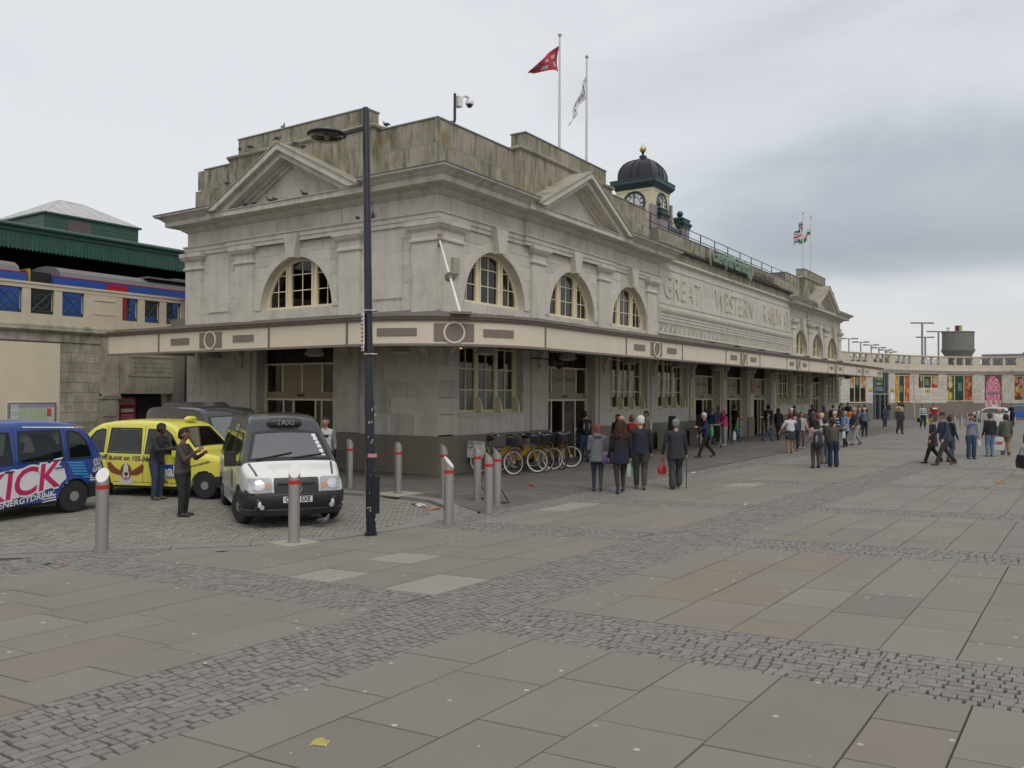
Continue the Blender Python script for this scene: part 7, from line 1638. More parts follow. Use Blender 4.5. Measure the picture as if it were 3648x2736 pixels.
# bonnet side stripes (grey)
for s_ in (-1,1): vn.decal([(4.14,s_*.78),(4.14,s_*.74),(4.62,s_*.66),(4.62,s_*.70)],T,'bonnet_edge_stripe',mat('stripe_green_grey',(.05,.09,.08),.3,0,tint=False),.004); vn.decal([(4.2,s_*.42),(4.2,s_*.415),(4.58,s_*.34),(4.58,s_*.35)],T,'bonnet_crease',M_vw,.012)
F=vn.pfront()
loopcap(vn,[(4.0,.90),(4.45,.90),(4.68,.80),(4.82,.5),(4.86,0),(4.82,-.5),(4.68,-.80),(4.45,-.90),(4.0,-.90)][::-1],[(-.16,.22),(.0,.24),(.03,.34),(.0,.37),(.03,.41),(.045,.58),(.02,.64),(-.16,.665)],'front_bumper',M_black)
def roundrect(a,b_,c,d,r=.04,n=4):
    o=[]
    for cx_,cz,s0 in ((b_-r,c+r,-PI/2),(b_-r,d-r,0),(a+r,d-r,PI/2),(a+r,c+r,PI)):
        for i in range(n+1): t=s0+PI/2*i/n; o.append((cx_+r*math.cos(t),cz+r*math.sin(t)))
    return o
vn.decal(roundrect(-.40,.40,.60,.895,.03),F,'grille',M_black,.018,bis=.05); vn.decal(roundrect(-.34,.34,.77,.80,.012),F,'grille_slot',M_dark,.024)
for s_ in (-1,1):
    a,b_=(.43,.84) if s_>0 else (-.84,-.43)
    h=vn.decal(roundrect(a,b_,.645,.90,.05),F,'headlight',M_hl,.020,bis=.05); vn.decal(el(s_*.66,.775,.105,.085),F,'headlight_bowl',M_chrome,.028,parent=h,bis=.05); vn.decal(el(s_*.505,.765,.040,.050),F,'indicator',M_amb,.03,parent=h,bis=.05)
    mb=MB(); mb.lathe([(.001,.02),(.04,.018),(.045,0)],16,(4.845,s_*.62,.40),0,'x'); mb.build('fog_lamp',M_hl,vn.o)
mb=MB(); mb.box(4.895,4.91,-.26,.26,.475,.585); npl=mb.build('number_plate',mat('plate_white',(.62,.62,.60),.4,0),vn.o); 
text_obj('plate_lettering','CA05 SXE',frame((4.913,0,.53),(0,1,0),(0,0,1)),M_black,npl,size=.125,ext=.001,sx=.84,bold=.003)
# rampant lion style badge as a small shield of strokes
mb=MB(); fx=4.84
for p,q in (((-.02,.70),(.03,.74)),((.03,.74),(.0,.78)),((.0,.78),(.04,.80)),((-.02,.70),(-.04,.66)),((.01,.70),(.04,.67)),((.02,.75),(.06,.74))): mb.tube([(fx,p[0],p[1]),(fx,q[0],q[1])],.008,5)
mb.torus((fx,.0,.73),.085,.007,20,5,0,'x'); mb.build('badge',M_chrome,vn.o)
# roof sign
sb=MB(); zt=vn.topz(3.46,0)-.10; sb.tube([(3.47,-.33,zt+.13),(3.47,-.27,zt+.13),(3.47,0,zt+.13),(3.47,.27,zt+.13),(3.47,.33,zt+.13)],[.03,.085,.10,.085,.03],14); so=sb.build('roof_taxi_sign',mat('sign_grey_black',(.03,.032,.035),.4,.1),vn.o,smooth='auto'); text_obj('sign_lettering','TAXI',frame((3.572,0,zt+.13),(0,1,0),(0,0,1)),mat('sign_grey_letter',(.20,.19,.18),.5,0),so,size=.145,ext=.004,sx=1.05,bold=.003)
mb=MB(); mb.rbox((3.38,0,zt+.10),(.2,.4,.08)); mb.build('sign_base',M_black,vn.o)
place(vn,.95+WBv,-7.91,-2.71,238.5,sc=.975)
# black van taxi behind with raised roof board
bt=Car('black_taxi_van','black van taxi mostly hidden behind the white van, only its roof showing','taxi',4.8,.90,top,bot,1.08,.17,.12,M_vb,endw=.78); bt.body([.95,3.85],.32)
for x in (.95,3.85):
    for sd in (-1,1): bt.wheel(x,sd,.33)
for sd in (-1,1): bt.glassP([(.3,1.14),(2.4,1.12),(2.4,1.66),(.3,1.66)],bt.pside(sd),ma=M_cwin); bt.glassP([(2.58,1.10),(3.78,1.10),(3.36,1.56),(3.24,1.64),(2.58,1.66)],bt.pside(sd),ma=M_cwin)
bt.glassP([(4.06,-.76),(4.06,.76),(3.50,.66),(3.50,-.66)],bt.ptop(),'windscreen',.03,M_cwin2)
mb=MB(); mb.add([(.7,-.55,1.93),(2.6,-.55,1.95),(2.6,.55,1.95),(.7,.55,1.93),(.95,-.5,2.12),(2.2,-.5,2.14),(2.2,.5,2.14),(.95,.5,2.12)],[(0,3,2,1),(4,5,6,7),(0,1,5,4),(1,2,6,5),(2,3,7,6),(3,0,4,7)]); mb.build('roof_box',M_vb,bt.o)
place(bt,3.85,-4.9,2.4,262)
# ---------------- small hatchbacks at the far right
def hatch(name,label,paint,L,H,hgt,z0=0.):
    k=hgt/1.4
    top=[(0,.45),(.02,.70),(.06,.86*k),(.16,.98*k),(.45,1.25*k),(.70,1.36*k),(1.2,1.41*k),(1.8,1.40*k),(2.2,1.33*k),(2.85,.98*k),(3.2,.90*k),(3.45,.78),(3.58,.62),(3.62,.5)]; top=[(x*L/3.62,z) for x,z in top]
    c=Car(name,label,'car',L,H,top,[(0,.3),(.4,.22),(L-.4,.22),(L,.3)],.86,.30,.16,paint,endw=.7,pw=6); w=[.62*L/3.62,3.03*L/3.62]; c.arch=M_black; c.body(w,.28,70)
    for x in w:
        for sd in (-1,1): c.wheel(x,sd,.29,.17)
    s=L/3.62
    for sd in (-1,1): c.glassP([(.40*s,.90),(.95*s,.90),(.95*s,1.24*k),(.72*s,1.22*k),(.50*s,1.05)],c.pside(sd),ma=M_cwin); c.glassP([(1.02*s,.90),(2.62*s,.90),(2.15*s,1.22*k),(1.8*s,1.27*k),(1.02*s,1.27*k)],c.pside(sd),ma=M_cwin); c.seam([(1.0*s,.88),(1.0*s,.35)],sd); c.seam([(2.55*s,.9),(2.5*s,.35)],sd)
    T=c.ptop(); c.glassP([(.17*s,-.5),(.17*s,.5),(.46*s,.42),(.46*s,-.42)],T,'rear_window',ma=M_cwin); c.glassP([(2.80*s,-.56),(2.80*s,.56),(2.26*s,.48),(2.26*s,-.48)],T,'windscreen',ma=M_cwin)
    for s_ in (-1,1): c.decal([(s_*.66-.07,.66),(s_*.66+.07,.66),(s_*.66+.06,.84),(s_*.66-.05,.84)],c.prear(),'rear_lamp',M_rl,.012)
    loopcap(c,[(.5,H-.01),(.10,.70),(-.03,.5),(-.06,0),(-.03,-.5),(.10,-.70),(.5,-H+.01)],[(-.1,.24),(.0,.26),(.03,.4),(.0,.50),(-.1,.52)],'rear_bumper',paint)
    mb=MB(); mb.box(-.075,-.07,-.26,.26,.52,.63); p=mb.build('number_plate',mat('plate_yellow',(.55,.40,.05),.4,0),c.o); text_obj('plate_lettering','CN53 OKA',frame((-.077,0,.575),(0,-1,0),(0,0,1)),M_black,p,size=.1,ext=.001,sx=.85)
    c.decal([(-.10,.80),(.10,.80),(.08,.84),(-.08,.84)],c.prear(),'boot_badge',M_black,.01)
    return c
M_sil=mat('car_silver',(.50,.50,.49),.3,.03,3,metal=.3,coat=.5); M_cb=mat('car_blue',(.015,.10,.42),.3,.03,3,coat=.5)
sc_=hatch('silver_car','small silver hatchback parked at the far right beside the row of bollards',M_sil,3.75,.85,1.42); place(sc_,.62,68.2,-10.4,84,0,.96)
sb_=hatch('blue_car','blue hatchback parked behind the silver car at the far right',M_cb,3.95,.86,1.5); place(sb_,.64,81.0,-11.9,96,0,.96)
# ================================================================ PEOPLE
CM={}
def cloth(c,rough=.85,b=.35):
    c=tuple(q*.82 for q in c); k=('cloth_%d_%d_%d'%tuple(int(x*255) for x in c)); return mat(k,c,rough,.28,7,.75,13,bdist=.035)
SK={'l':(.42,.24,.17),'m':(.30,.16,.10),'d':(.055,.03,.02),'t':(.20,.10,.06)}
def capsule(mb,p0,p1,r0,r1,fl=1.,n=10,ax=None):
    """tapered capsule; fl flattens it front to back (y)"""
    p0,p1=Vector(p0),Vector(p1); d=p1-p0; L=d.length
    if L<1e-5: d=Vector((0,0,1)); L=1e-5
    d.normalize(); pts=[];rs=[]
    for k in range(4): a=-PI/2+PI/2*k/4; pts.append(p0+d*math.sin(a)*r0); rs.append(max(r0*math.cos(a),1e-4))
    pts.append(p0); rs.append(r0); pts.append(p1); rs.append(r1)
    for k in range(1,5): a=PI/2*k/4; pts.append(p1+d*math.sin(a)*r1); rs.append(max(r1*math.cos(a),1e-4))
    up=d.orthogonal().normalized(); w=d.cross(up); vs=[];fs=[]
    for p,r in zip(pts,rs):
        for j in range(n): a=2*PI*j/n; o=(up*math.cos(a)+w*math.sin(a))*r; o.y*=fl; vs.append(p+o)
    for i in range(len(pts)-1):
        for j in range(n): fs.append((i*n+j,i*n+(j+1)%n,(i+1)*n+(j+1)%n,(i+1)*n+j))
    fs.append(tuple(range(n))[::-1]); fs.append(tuple(range((len(pts)-1)*n,len(pts)*n))); mb.add(vs,fs)
def frust(mb,p0,p1,r0,r1,fl=1.,n=14):
    p0,p1=Vector(p0),Vector(p1); vs=[];fs=[]
    for t,s in ((-.25,.35),(-.1,.8),(.08,.97),(.98,1),(1,.9)):
        p=p0.lerp(p1,t); r=(r0+(r1-r0)*t)*s
        for j in range(n): a=2*PI*j/n; vs.append(p+Vector((math.cos(a)*r,math.sin(a)*r*fl,0)))
    for i in range(4):
        for j in range(n): fs.append((i*n+j,i*n+(j+1)%n,(i+1)*n+(j+1)%n,(i+1)*n+j))
    fs.append(tuple(range(n))[::-1]); fs.append(tuple(range(4*n,5*n))); mb.add(vs,fs)
def remesh(mb,vox,sm=2):
    me=bpy.data.meshes.new('tmp'); me.from_pydata(mb.v,[],mb.f); o=bpy.data.objects.new('tmp',me); COL.objects.link(o)
    m=o.modifiers.new('r','REMESH'); m.mode='VOXEL'; m.voxel_size=vox; m.use_smooth_shade=True
    s=o.modifiers.new('s','SMOOTH'); s.factor=.5; s.iterations=sm
    dg=bpy.context.evaluated_depsgraph_get(); r=bpy.data.meshes.new_from_object(o.evaluated_get(dg),depsgraph=dg); bpy.data.objects.remove(o); bpy.data.meshes.remove(me); return r
def person(label,x,y,face,h=1.72,top=(.05,.05,.06),bot=(.03,.03,.04),shoe=(.02,.02,.02),hair=(.04,.03,.02),skin='l',style='short',pose='stand',arms=((5,15),(5,15)),fat=1.,
           coat=None,skirt=None,legs=None,hood=None,hat=None,lean=0.,sleeve='long',stripes=None,vox=.02,turn=0.,stride=.0,shorts=None,group=None,flare=0.,bust=0.,z=0.,z0=0.,slc=None):
    """face: heading in degrees; arms ((swing,bend[,out]),(…)) for left and right, in degrees forward"""
    h_=h; P=[]   # primitives: p0,p1,r0,r1,flat,slot
    def ad(p0,p1,r0,r1,slot,fl=1.): P.append((Vector(p0)*h_,Vector(p1)*h_,r0*h_,r1*h_,slot,fl))
    FR=set()
    def fr(p0,p1,r0,r1,slot,fl=1.): FR.add(len(P)); ad(p0,p1,r0,r1,slot,fl)
    SKN,TOP,BOT,SHO,EX=0,1,2,3,4
    hip=.50; ln=math.sin(R(lean)); f=fat
    ch=Vector((0,.0+ln*.22,.72)); neck=Vector((0,ln*.34,.835)); pel=Vector((0,0,.52))
    bw=BOT
    # legs
    st={'stand':((.0,.0),(.015,.0)),'walk':((.15,.0),(-.17,.06)),'stroll':((.09,.0),(-.09,.025))}[pose]
    if stride: st=((stride,.0),(-stride*1.1,.05))
    for i,sx in ((0,-1),(1,1)):
        fy,lift=st[i] if i<2 else st[0]; a=Vector((sx*.052*min(f,1.25),0,.49)); ft=Vector((sx*(.050 if pose!='stand' else .062),fy,.042+lift*.6)); kn=a.lerp(ft,.47)+Vector((0,.012+(.05 if lift else .01),0))
        ls=BOT if not (skirt or shorts) else EX
        wl=1.12 if (skirt or shorts) is None and not legs else .95
        ad(a,kn,.058*f**.6*wl,.040*wl,BOT if not skirt else EX); ad(kn,ft+Vector((0,0,.02)),(.040+flare*.2)*wl,(.026 if (skirt or shorts or legs) else .031+flare)*wl,ls if not shorts else SKN)
        if shorts: ad(a,kn+Vector((0,0,.0)),.064*f,.054,BOT)
        # foot
        up=lift>.02; hl=ft+Vector((0,-.025,-.018)); toe=ft+Vector((0,.085 if not up else .075,-.024-(.022 if up else 0)))
        ad(hl,toe,.024,.020,SHO); ad(hl+Vector((0,.0,-.004)),toe+Vector((0,.012,.0)),.018,.016,SHO)
    # trunk
    ad((-.035*f,0,.52),(.035*f,0,.52),.066*f,.066*f,BOT,.86)
    ad((0,-.008,.56),(0,ln*.1,.64),.076*f,.074*f,TOP,.80); ad((0,ln*.1,.63),ch,.076*f,.082*min(f,1.15),TOP,.78)
    ad((-.055,ln*.25,.765),(.055,ln*.25,.765),.050*min(f,1.2),.050*min(f,1.2),TOP,.9); ad((0,ln*.2,.70),(0,ln*.27,.79),.085*min(f,1.2),.06,TOP,.7)
    for sx in (-1,1): ad((sx*.03,ln*.3,.81),(sx*.098,ln*.27,.790),.032,.032,TOP)
    if f>1.1: ad((0,.025,.60),(0,.025,.66),.075*f,.07*f,TOP,.85)
    if bust: 
        for sx in (-1,1): ad((sx*.04,.05+ln*.22,.715),(sx*.04,.055+ln*.22,.715),.035,.035,TOP)
    if coat:   # length below the waist as fraction of height
        zc=.52-coat; fr((0,ln*.24,.765),(0,0,.55),.088*f**.6,.104*f**.8,TOP,.74); fr((0,0,.56),(0,0,zc),.104*f**.8,.108*f**.8+coat*.16,TOP,.74)
    if skirt:
        zc=.52-skirt; fr((0,0,.57),(0,0,zc),.094*f**.8,.108*f**.8,BOT,.78)
    ad(neck+Vector((0,-.004,-.02)),neck+Vector((0,.006,.035)),.034,.031,SKN)
    # head
    hd=neck+Vector((0,.018+ln*.03,.098)); tq=Matrix.Rotation(R(turn),3,'Z')
    def hp(v): return hd+tq@Vector(v)
    P.append((hp((0,-.008,.008))*h_,hp((0,.004,.006))*h_,.054*h_,.050*h_,SKN,1.)); P.append((hp((0,.012,-.028))*h_,hp((0,.018,-.034))*h_,.036*h_,.030*h_,SKN,1.))
    P.append((hp((0,.052,-.004))*h_,hp((0,.060,-.014))*h_,.007*h_,.009*h_,SKN,1.))
    for sx in (-1,1): P.append((hp((sx*.050,-.004,.0))*h_,hp((sx*.051,-.006,-.016))*h_,.009*h_,.007*h_,SKN,1.))
    hands=[]; AR=set()
    for i,sx in ((0,-1),(1,1)):
        sw,bd=arms[i][0],arms[i][1]; outw_=arms[i][2] if len(arms[i])>2 else 7
        s0=Vector((sx*(.118+.012*(f-1)*4 if f>1 else sx*0+.118)*1,ln*.27,.795)); s0.x=sx*(.107+.05*max(f-1,0))
        def dirv(sw_,o_,inn=0): return Vector((sx*math.sin(R(o_)),math.sin(R(sw_))*math.cos(R(o_)),-math.cos(R(sw_))*math.cos(R(o_))))
        e=s0+dirv(sw,outw_)*.170; w=e+dirv(sw+bd,outw_*(.2 if bd>40 else .7)-(28 if bd>70 else 0))*.145
        slv=TOP if sleeve=='long' else SKN
        AR.update((len(P),len(P)+1)); ad(s0,e,.033 if sleeve!='none' else .030,.029,TOP if sleeve!='none' else SKN); ad(e,w,.028 if sleeve=='long' else .024,.021 if sleeve=='long' else .017,slv)
        if sleeve=='short': ad(s0,s0.lerp(e,.65),.038,.036,TOP)
        hdv=(w-e).normalized(); side=hdv.cross(Vector((sx,0,0))); side=side.normalized() if side.length>.1 else Vector((0,1,0)); pm=w+hdv*.038
        P.append((w*h_,pm*h_,.016*h_,.019*h_,SKN,1.)); inw=Vector((-sx,0,0))
        for k in range(4):
            b_=pm+hdv*.012+side*(.018-.012*k); m_=b_+hdv*(.026-.004*abs(k-1.3))+inw*.006; t_=m_+hdv*.016+inw*.016
            P.append((b_*h_,m_*h_,.0066*h_,.0062*h_,SKN,1.)); P.append((m_*h_,t_*h_,.0062*h_,.0052*h_,SKN,1.))
        tb=w+side*.016+hdv*.015; P.append((tb*h_,(tb+side*.016+hdv*.026+inw*.012)*h_,.0075*h_,.006*h_,SKN,1.)); hands.append(pm*h_)
    if not coat: fr((0,ln*.24,.765),(0,0,.535),.084*f**.6,.098*f**.8,TOP,.74)
    if hood: ad(neck+Vector((-.03,-.045,-.01)),neck+Vector((.03,-.045,-.01)),.035,.035,TOP)
    mb=MB()
    for i_,p in enumerate(P): (frust(mb,p[0],p[1],p[2],p[3],p[5]) if i_ in FR else capsule(mb,p[0],p[1],p[2],p[3],p[5],8 if vox>.02 else 10))
    me=remesh(mb,vox,2)
    n=len(me.polygons); C=np.empty(n*3,np.float32); me.polygons.foreach_get('center',C); C=C.reshape(-1,3); best=np.full(n,1e9); slot=np.zeros(n,np.int32)
    for pi_,(p0,p1,r0,r1,sl,fl) in enumerate(P):
        a=np.array(p0);b_=np.array(p1); c=C.copy(); d=b_-a; L2=max(d@d,1e-9); t=np.clip(((c-a)@d)/L2,0,1); q=c-(a+t[:,None]*d); q[:,1]/=fl; dist=np.linalg.norm(q,axis=1)-(r0+(r1-r0)*t)
        if pi_ in FR:
            dd=d/L2**.5; raw=((c-a)@d)/L2; ovr=np.abs(raw-t)*L2**.5; qp=c-(a+raw[:,None]*d); qp[:,1]/=fl; dist=np.maximum(np.linalg.norm(qp,axis=1)-(r0+(r1-r0)*t),0)+ovr*1.5
        if sl==SHO: dist-=.004
        m_=dist<best; best[m_]=dist[m_]; slot[m_]=(6 if (slc and pi_ in AR) else sl)
    # hem of the top over the trousers
    hem=(.545 if skirt else .528)-(coat or 0); zz=C[:,2]/h_; ax_=np.abs(C[:,0])/h_
    if not (skirt and not coat): slot=np.where((slot==BOT)&(zz>hem),TOP,slot)
    slot=np.where((slot==TOP)&(zz<hem)&(ax_<.098+.04*(f-1)),(BOT if not legs else EX),slot)
    me.materials.clear(); mats=[mat('skin_'+skin,SK[skin],.55,.08,20),cloth(top),cloth(bot),mat('shoe_%d'%int(shoe[0]*99+shoe[1]*37),shoe,.5,.1),cloth(legs if legs else bot)]
    mats.append(cloth(stripes or top)); mats.append(cloth(slc or top))
    if stripes:
        z_=C[:,2]; slot=np.where((slot==1)&(np.sin(z_*2*PI/.13)>.15),5,slot)
    for m_ in mats: me.materials.append(m_)
    me.polygons.foreach_set('material_index',slot.astype(np.int32)); me.polygons.foreach_set('use_smooth',[True]*n)
    o=thing('person',label,'person',(x,y,z),R(face-90),group)
    bo=bpy.data.objects.new('body',me); COL.objects.link(bo); bo.parent=o
    # hair
    if style!='bald' or True:
        hb=MB(); H=lambda v: hp(v)*h_
        big={'short':1,'crop':.5,'bob':1.2,'long':1.2,'curly':1.6,'bun':1.,'bald':.2,'fringe':1.1,'pony':1.}[style]
        if style=='bald': 
            capsule(hb,H((-.03,-.036,-.004)),H((.03,-.036,-.004)),.031*h_,.031*h_)
        else:
            capsule(hb,H((0,-.014,.018)),H((0,.0,.020)),(.054+.003*big)*h_,(.050+.002*big)*h_); capsule(hb,H((0,-.024,-.010)),H((0,-.026,.0)),(.047+.003*big)*h_,.046*h_)
        if style in ('bob','long','curly','fringe'):
            dn={'bob':-.05,'long':-.13,'curly':-.15,'fringe':-.06}[style]; w_=.034 if style!='curly' else .05
            for sx in (-1,0,1): capsule(hb,H((sx*.034,-.028,.01)),H((sx*(.036 if style!='curly' else .055),-.040,dn)),.026*h_*big,w_*h_*(.8 if style!='curly' else .95))
        if style=='pony': capsule(hb,H((0,-.062,.01)),H((0,-.075,-.10)),.016*h_,.012*h_)
        if style=='bun': capsule(hb,H((0,-.065,.015)),H((0,-.07,.015)),.022*h_,.020*h_); capsule(hb,H((0,-.05,-.02)),H((0,-.055,-.10)),.022*h_,.014*h_)
        hm=remesh(hb,max(vox*.8,.012),1); hm.materials.append(mat('hair_%d_%d'%(int(hair[0]*255),int(hair[1]*255)),hair,.6,.35,60,.5,90)); 
        r_=random.Random(int(abs(x)*100)); 
        for v in hm.vertices:
            k=(.016 if style=='curly' else .008 if vox<.017 else .005); v.co+=Vector((r_.uniform(-k,k),r_.uniform(-k,k),r_.uniform(-k,k)))
        hm.polygons.foreach_set('use_smooth',[True]*len(hm.polygons))
        # cut the hair away from the face
        bm=bmesh.new(); bm.from_mesh(hm); inv=tq.inverted(); kill=[]
        for f_ in bm.faces:
            q=inv@(f_.calc_center_median()/h_-hd)
            if q.y>.010 and q.z<(.030 if style!='fringe' else .012): kill.append(f_)
        bmesh.ops.delete(bm,geom=kill,context='FACES'); bm.to_mesh(hm); bm.free()
        ho=bpy.data.objects.new('hair',hm); COL.objects.link(ho); ho.parent=o
    if hat:
        hb=MB(); c=hp((0,-.004,.032))*h_; kind,hc=hat
        if kind=='bucket': hb.lathe([(.075*h_,-.012*h_),(.058*h_,.0),(.052*h_,.045*h_),(.001,.052*h_)],18,c)
        elif kind=='cap': hb.lathe([(.058*h_,-.005*h_),(.055*h_,.02*h_),(.035*h_,.038*h_),(.001,.042*h_)],16,c); hb.rbox((hp((0,.065,.028))*h_),(.08*h_,.06*h_,.008*h_),R(turn))
        elif kind=='hijab': capsule(hb,hp((0,-.01,.01))*h_,hp((0,-.008,-.0))*h_,.061*h_,.060*h_,1,12); capsule(hb,hp((0,-.01,-.04))*h_,hp((0,-.01,-.11))*h_,.050*h_,.075*h_,1,12)
        elif kind=='hood': capsule(hb,hp((0,-.016,.012))*h_,hp((0,-.020,-.03))*h_,.062*h_,.056*h_,1,12)
        else: capsule(hb,hp((0,-.008,.018))*h_,hp((0,-.006,.022))*h_,.060*h_,.058*h_,1,12)
        hk=hb.build('hat' if kind in('bucket','cap') else 'headscarf' if kind=='hijab' else 'hood' if kind=='hood' else 'hat',cloth(hc),o,smooth='auto')
        if kind in ('hijab','hood'):
            bm=bmesh.new(); bm.from_mesh(hk.data); inv=tq.inverted(); bmesh.ops.delete(bm,geom=[f_ for f_ in bm.faces if (lambda q:q.y>.025 and -.045<q.z<.045)(inv@(f_.calc_center_median()/h_-hd))],context='FACES'); bm.to_mesh(hk.data); bm.free()
    if vox<.02 or True:
        eb=MB()
        for sx in (-1,1): eb.ball(hp((sx*.019,.046,.006))*h_,.0062*h_,5,0,(1.2,.6,.7))
        eb.build('eyes',M_black,o); eb=MB(); eb.rbox(hp((0,.052,-.034))*h_,(.026*h_,.006*h_,.005*h_),R(turn)); eb.build('mouth',mat('lips',(.24,.08,.07),.5,0),o)
        if vox<.02 or style!='bald':
            eb=MB()
            for sx in (-1,1): eb.rbox(hp((sx*.019,.050,.018))*h_,(.020*h_,.006*h_,.004*h_),R(turn))
            eb.build('eyebrows',mat('brow',(.05,.035,.03),.7,0),o)
    o['hands']=0
    def world(v): return Matrix.Translation((x,y,z))@Matrix.Rotation(R(face-90),4,'Z')@Vector(v)
    del o['hands']
    return o,[world(v) for v in hands],world
def bag(name,label,cat,c,size,colr,handle=.12,rz=0.,taper=.85,second=None,group=None):
    """a bag hanging with its handle top at c"""
    o=thing(name,label,cat,(c[0],c[1],c[2]),rz,group); w,d,hh=size
    mb=MB(); b_=.015; z1=-handle; z0=z1-hh; k=taper
    def ring(z,s,t): return [(s*w/2*math.copysign(abs(math.cos(a))**.5,math.cos(a)),t*d/2*math.copysign(abs(math.sin(a))**.5,math.sin(a)),z) for a in [2*PI*i/16 for i in range(16)]]
    lv=[(z0,.75,.6),(z0+.02,.95,.95),(z0+hh*.5,1.,1.05),(z1-.02,k,.6),(z1,k*.92,.3)]; vs=[]
    for z,s,t in lv: vs+=ring(z,s,t)
    fs=[(i*16+j,i*16+(j+1)%16,(i+1)*16+(j+1)%16,(i+1)*16+j) for i in range(4) for j in range(16)]+[tuple(range(16))[::-1],tuple(range(64,80))]; mb.add(vs,fs); mb.build('bag_body',mat('bag_%d_%d_%d'%tuple(int(q*255) for q in colr),colr,.4,.12,12,.3,20),o,smooth='auto')
    mb=MB()
    for s in (-1,1): mb.tube([(-w*.25,s*.02,z1),(-w*.12,s*.012,-.02),(0,0,0),(w*.12,s*.012,-.02),(w*.25,s*.02,z1)],.006,5)
    mb.build('bag_handle',mat('bag_%d_%d_%d'%tuple(int(q*255) for q in (second or colr)),second or colr,.4,.12,12,.3,20),o); return o
def backpack(label,world,h,colr,second=None,size=(.30,.17,.44),zc=.70):
    o=thing('backpack',label,'backpack'); c=Vector((0,-.135*h/1.7-.05,zc*h)); mb=MB(); w,d,hh=size
    capsule(mb,c+Vector((0,0,-hh*.28)),c+Vector((0,0,hh*.25)),w*.52,w*.44,d/w,14); capsule(mb,c+Vector((0,-d*.3,-hh*.22)),c+Vector((0,-d*.3,-.02)),w*.36,w*.30,.5,12)
    b_=mb.build('pack_body',cloth(colr),o,smooth=True)
    m2=MB()
    for s in (-1,1): m2.tube([c+Vector((s*.09,.04,hh*.42)),c+Vector((s*.10,.12,hh*.50)),c+Vector((s*.115,.24,hh*.30)),c+Vector((s*.13,.22,-.05)),c+Vector((s*.13,.08,-hh*.3))],.018,6)
    m2.build('shoulder_straps',cloth(second or colr),o)
    if second:
        m3=MB()
        for s in (-1,1): m3.ball(c+Vector((s*w*.30,-d*.42,.0)),.05,8,0,(.8,.5,2.6))
        m3.build('pack_panels',cloth(second),o,smooth=True)
    p=world((0,0,0)); q=world((0,1,0)); o.location=p; o.rotation_euler=(0,0,math.atan2(q.y-p.y,q.x-p.x)-PI/2); return o
AW=math.degrees(math.atan2(_f.y,_f.x))      # heading pointing away from the camera
TOL=AW+90; TOR=AW-90; TOC=AW+180
BLK=(.015,.015,.018); NV=(.018,.022,.045); JN=(.045,.085,.17); GRY=(.12,.12,.13); WHT=(.60,.60,.60)
# two men by the taxis
p,hn,wd=person('man in black hooded jacket and dark jeans leaning to the yellow taxi window',-7.45,2.05,TOR-20,1.70,(.03,.03,.036),(.04,.06,.12),(.10,.08,.07),(.01,.01,.01),'d','crop','stand',((35,60),(30,70)),1.05,coat=.03,hood=True,lean=10,vox=.014,z=-.07)
p,hn,wd=person('man in brown leather jacket and black trousers standing in profile before the yellow taxi',-8.68,-.63,TOR-5,1.68,(.075,.058,.048),(.028,.028,.03),(.03,.03,.03),(.012,.01,.01),'t','short','stand',((35,80),(32,100)),1.1,coat=.02,vox=.014,z=-.07)
person('fair-haired boy in dark blazer behind the vans near the wall',-1.5,8.3,TOR-30,1.50,NV,BLK,BLK,(.35,.22,.10),'l','short','stand',((10,40),(10,50)),.9,vox=.02)
p,hn,wd=person('young man in white printed T-shirt and grey jacket looking down behind the van',-4.1,.24,TOC+10,1.74,WHT,BLK,BLK,(.012,.010,.010),'l','short','stand',((5,15),(5,12)),.95,sleeve='long',vox=.014,lean=6,slc=(.20,.22,.21))
mb=MB(); mb.rbox(wd((0,.155,1.28)),(.16,.01,.06),R(TOC-80)); o=mb.build('shirt_print',BLK and M_black,None); o.parent=p; o.matrix_parent_inverse=(Matrix.Translation(p.location)@Matrix.Rotation(p.rotation_euler.z,4,'Z')).inverted()
backpack('dark backpack worn by the young man in the white T-shirt',wd,1.74,(.03,.04,.035))
# at the door and the four walking away in front
p,hn,wd=person('man with short black hair and a grey-panelled backpack walking into the Welcome doorway',6.9,-.95,AW+12,1.75,BLK,JN,BLK,(.012,.01,.01),'m','short','stroll',((5,20),(5,20)),1.05,vox=.016)
backpack('black backpack with two pale grey panels worn by the man at the doorway',wd,1.75,(.03,.032,.038),(.30,.31,.32))
p,hn,wd=person('woman in black headscarf and long black coat by the doorway jamb',8.2,-1.6,TOL+60,1.62,BLK,BLK,BLK,(.01,.01,.01),'m','short','stand',((5,10),(5,20)),1.1,coat=.36,hat=('hijab',BLK),vox=.018)
bag('black_handbag','large black bag hanging beside the woman in the black coat','handbag',hn[0],(.34,.15,.30),BLK,.22,R(20))
p,hn,wd=person('girl with auburn hair in grey hooded top and dark leggings walking away',-.88,-5.53,AW-6,1.62,(.16,.165,.18),BLK,BLK,(.16,.055,.03),'l','long','stroll',((8,55),(8,14)),1.0,legs=(.035,.045,.07),skirt=.08,coat=.09,hood=True,turn=-25,vox=.013,stride=.06)
bag('purple_shoulder_bag','purple and floral shoulder bag at the hip of the girl in grey','shoulder bag',wd((.215,-.03,1.18)),(.26,.14,.26),(.10,.05,.19),.26,R(AW-90),.8,(.13,.11,.24)); mb=MB()
sx=wd((.215,-.03,.86)); rs=random.Random(3)
o=thing('floral_bag_panel',None,None); 
for i in range(22): mb.ball((sx.x+rs.uniform(-.07,.07),sx.y+rs.uniform(-.09,.04),sx.z+rs.uniform(.0,.10)),.022,5)
bpy.data.objects.remove(o); pb=[q for q in bpy.data.objects if q.name.startswith('purple_shoulder_bag')][0]
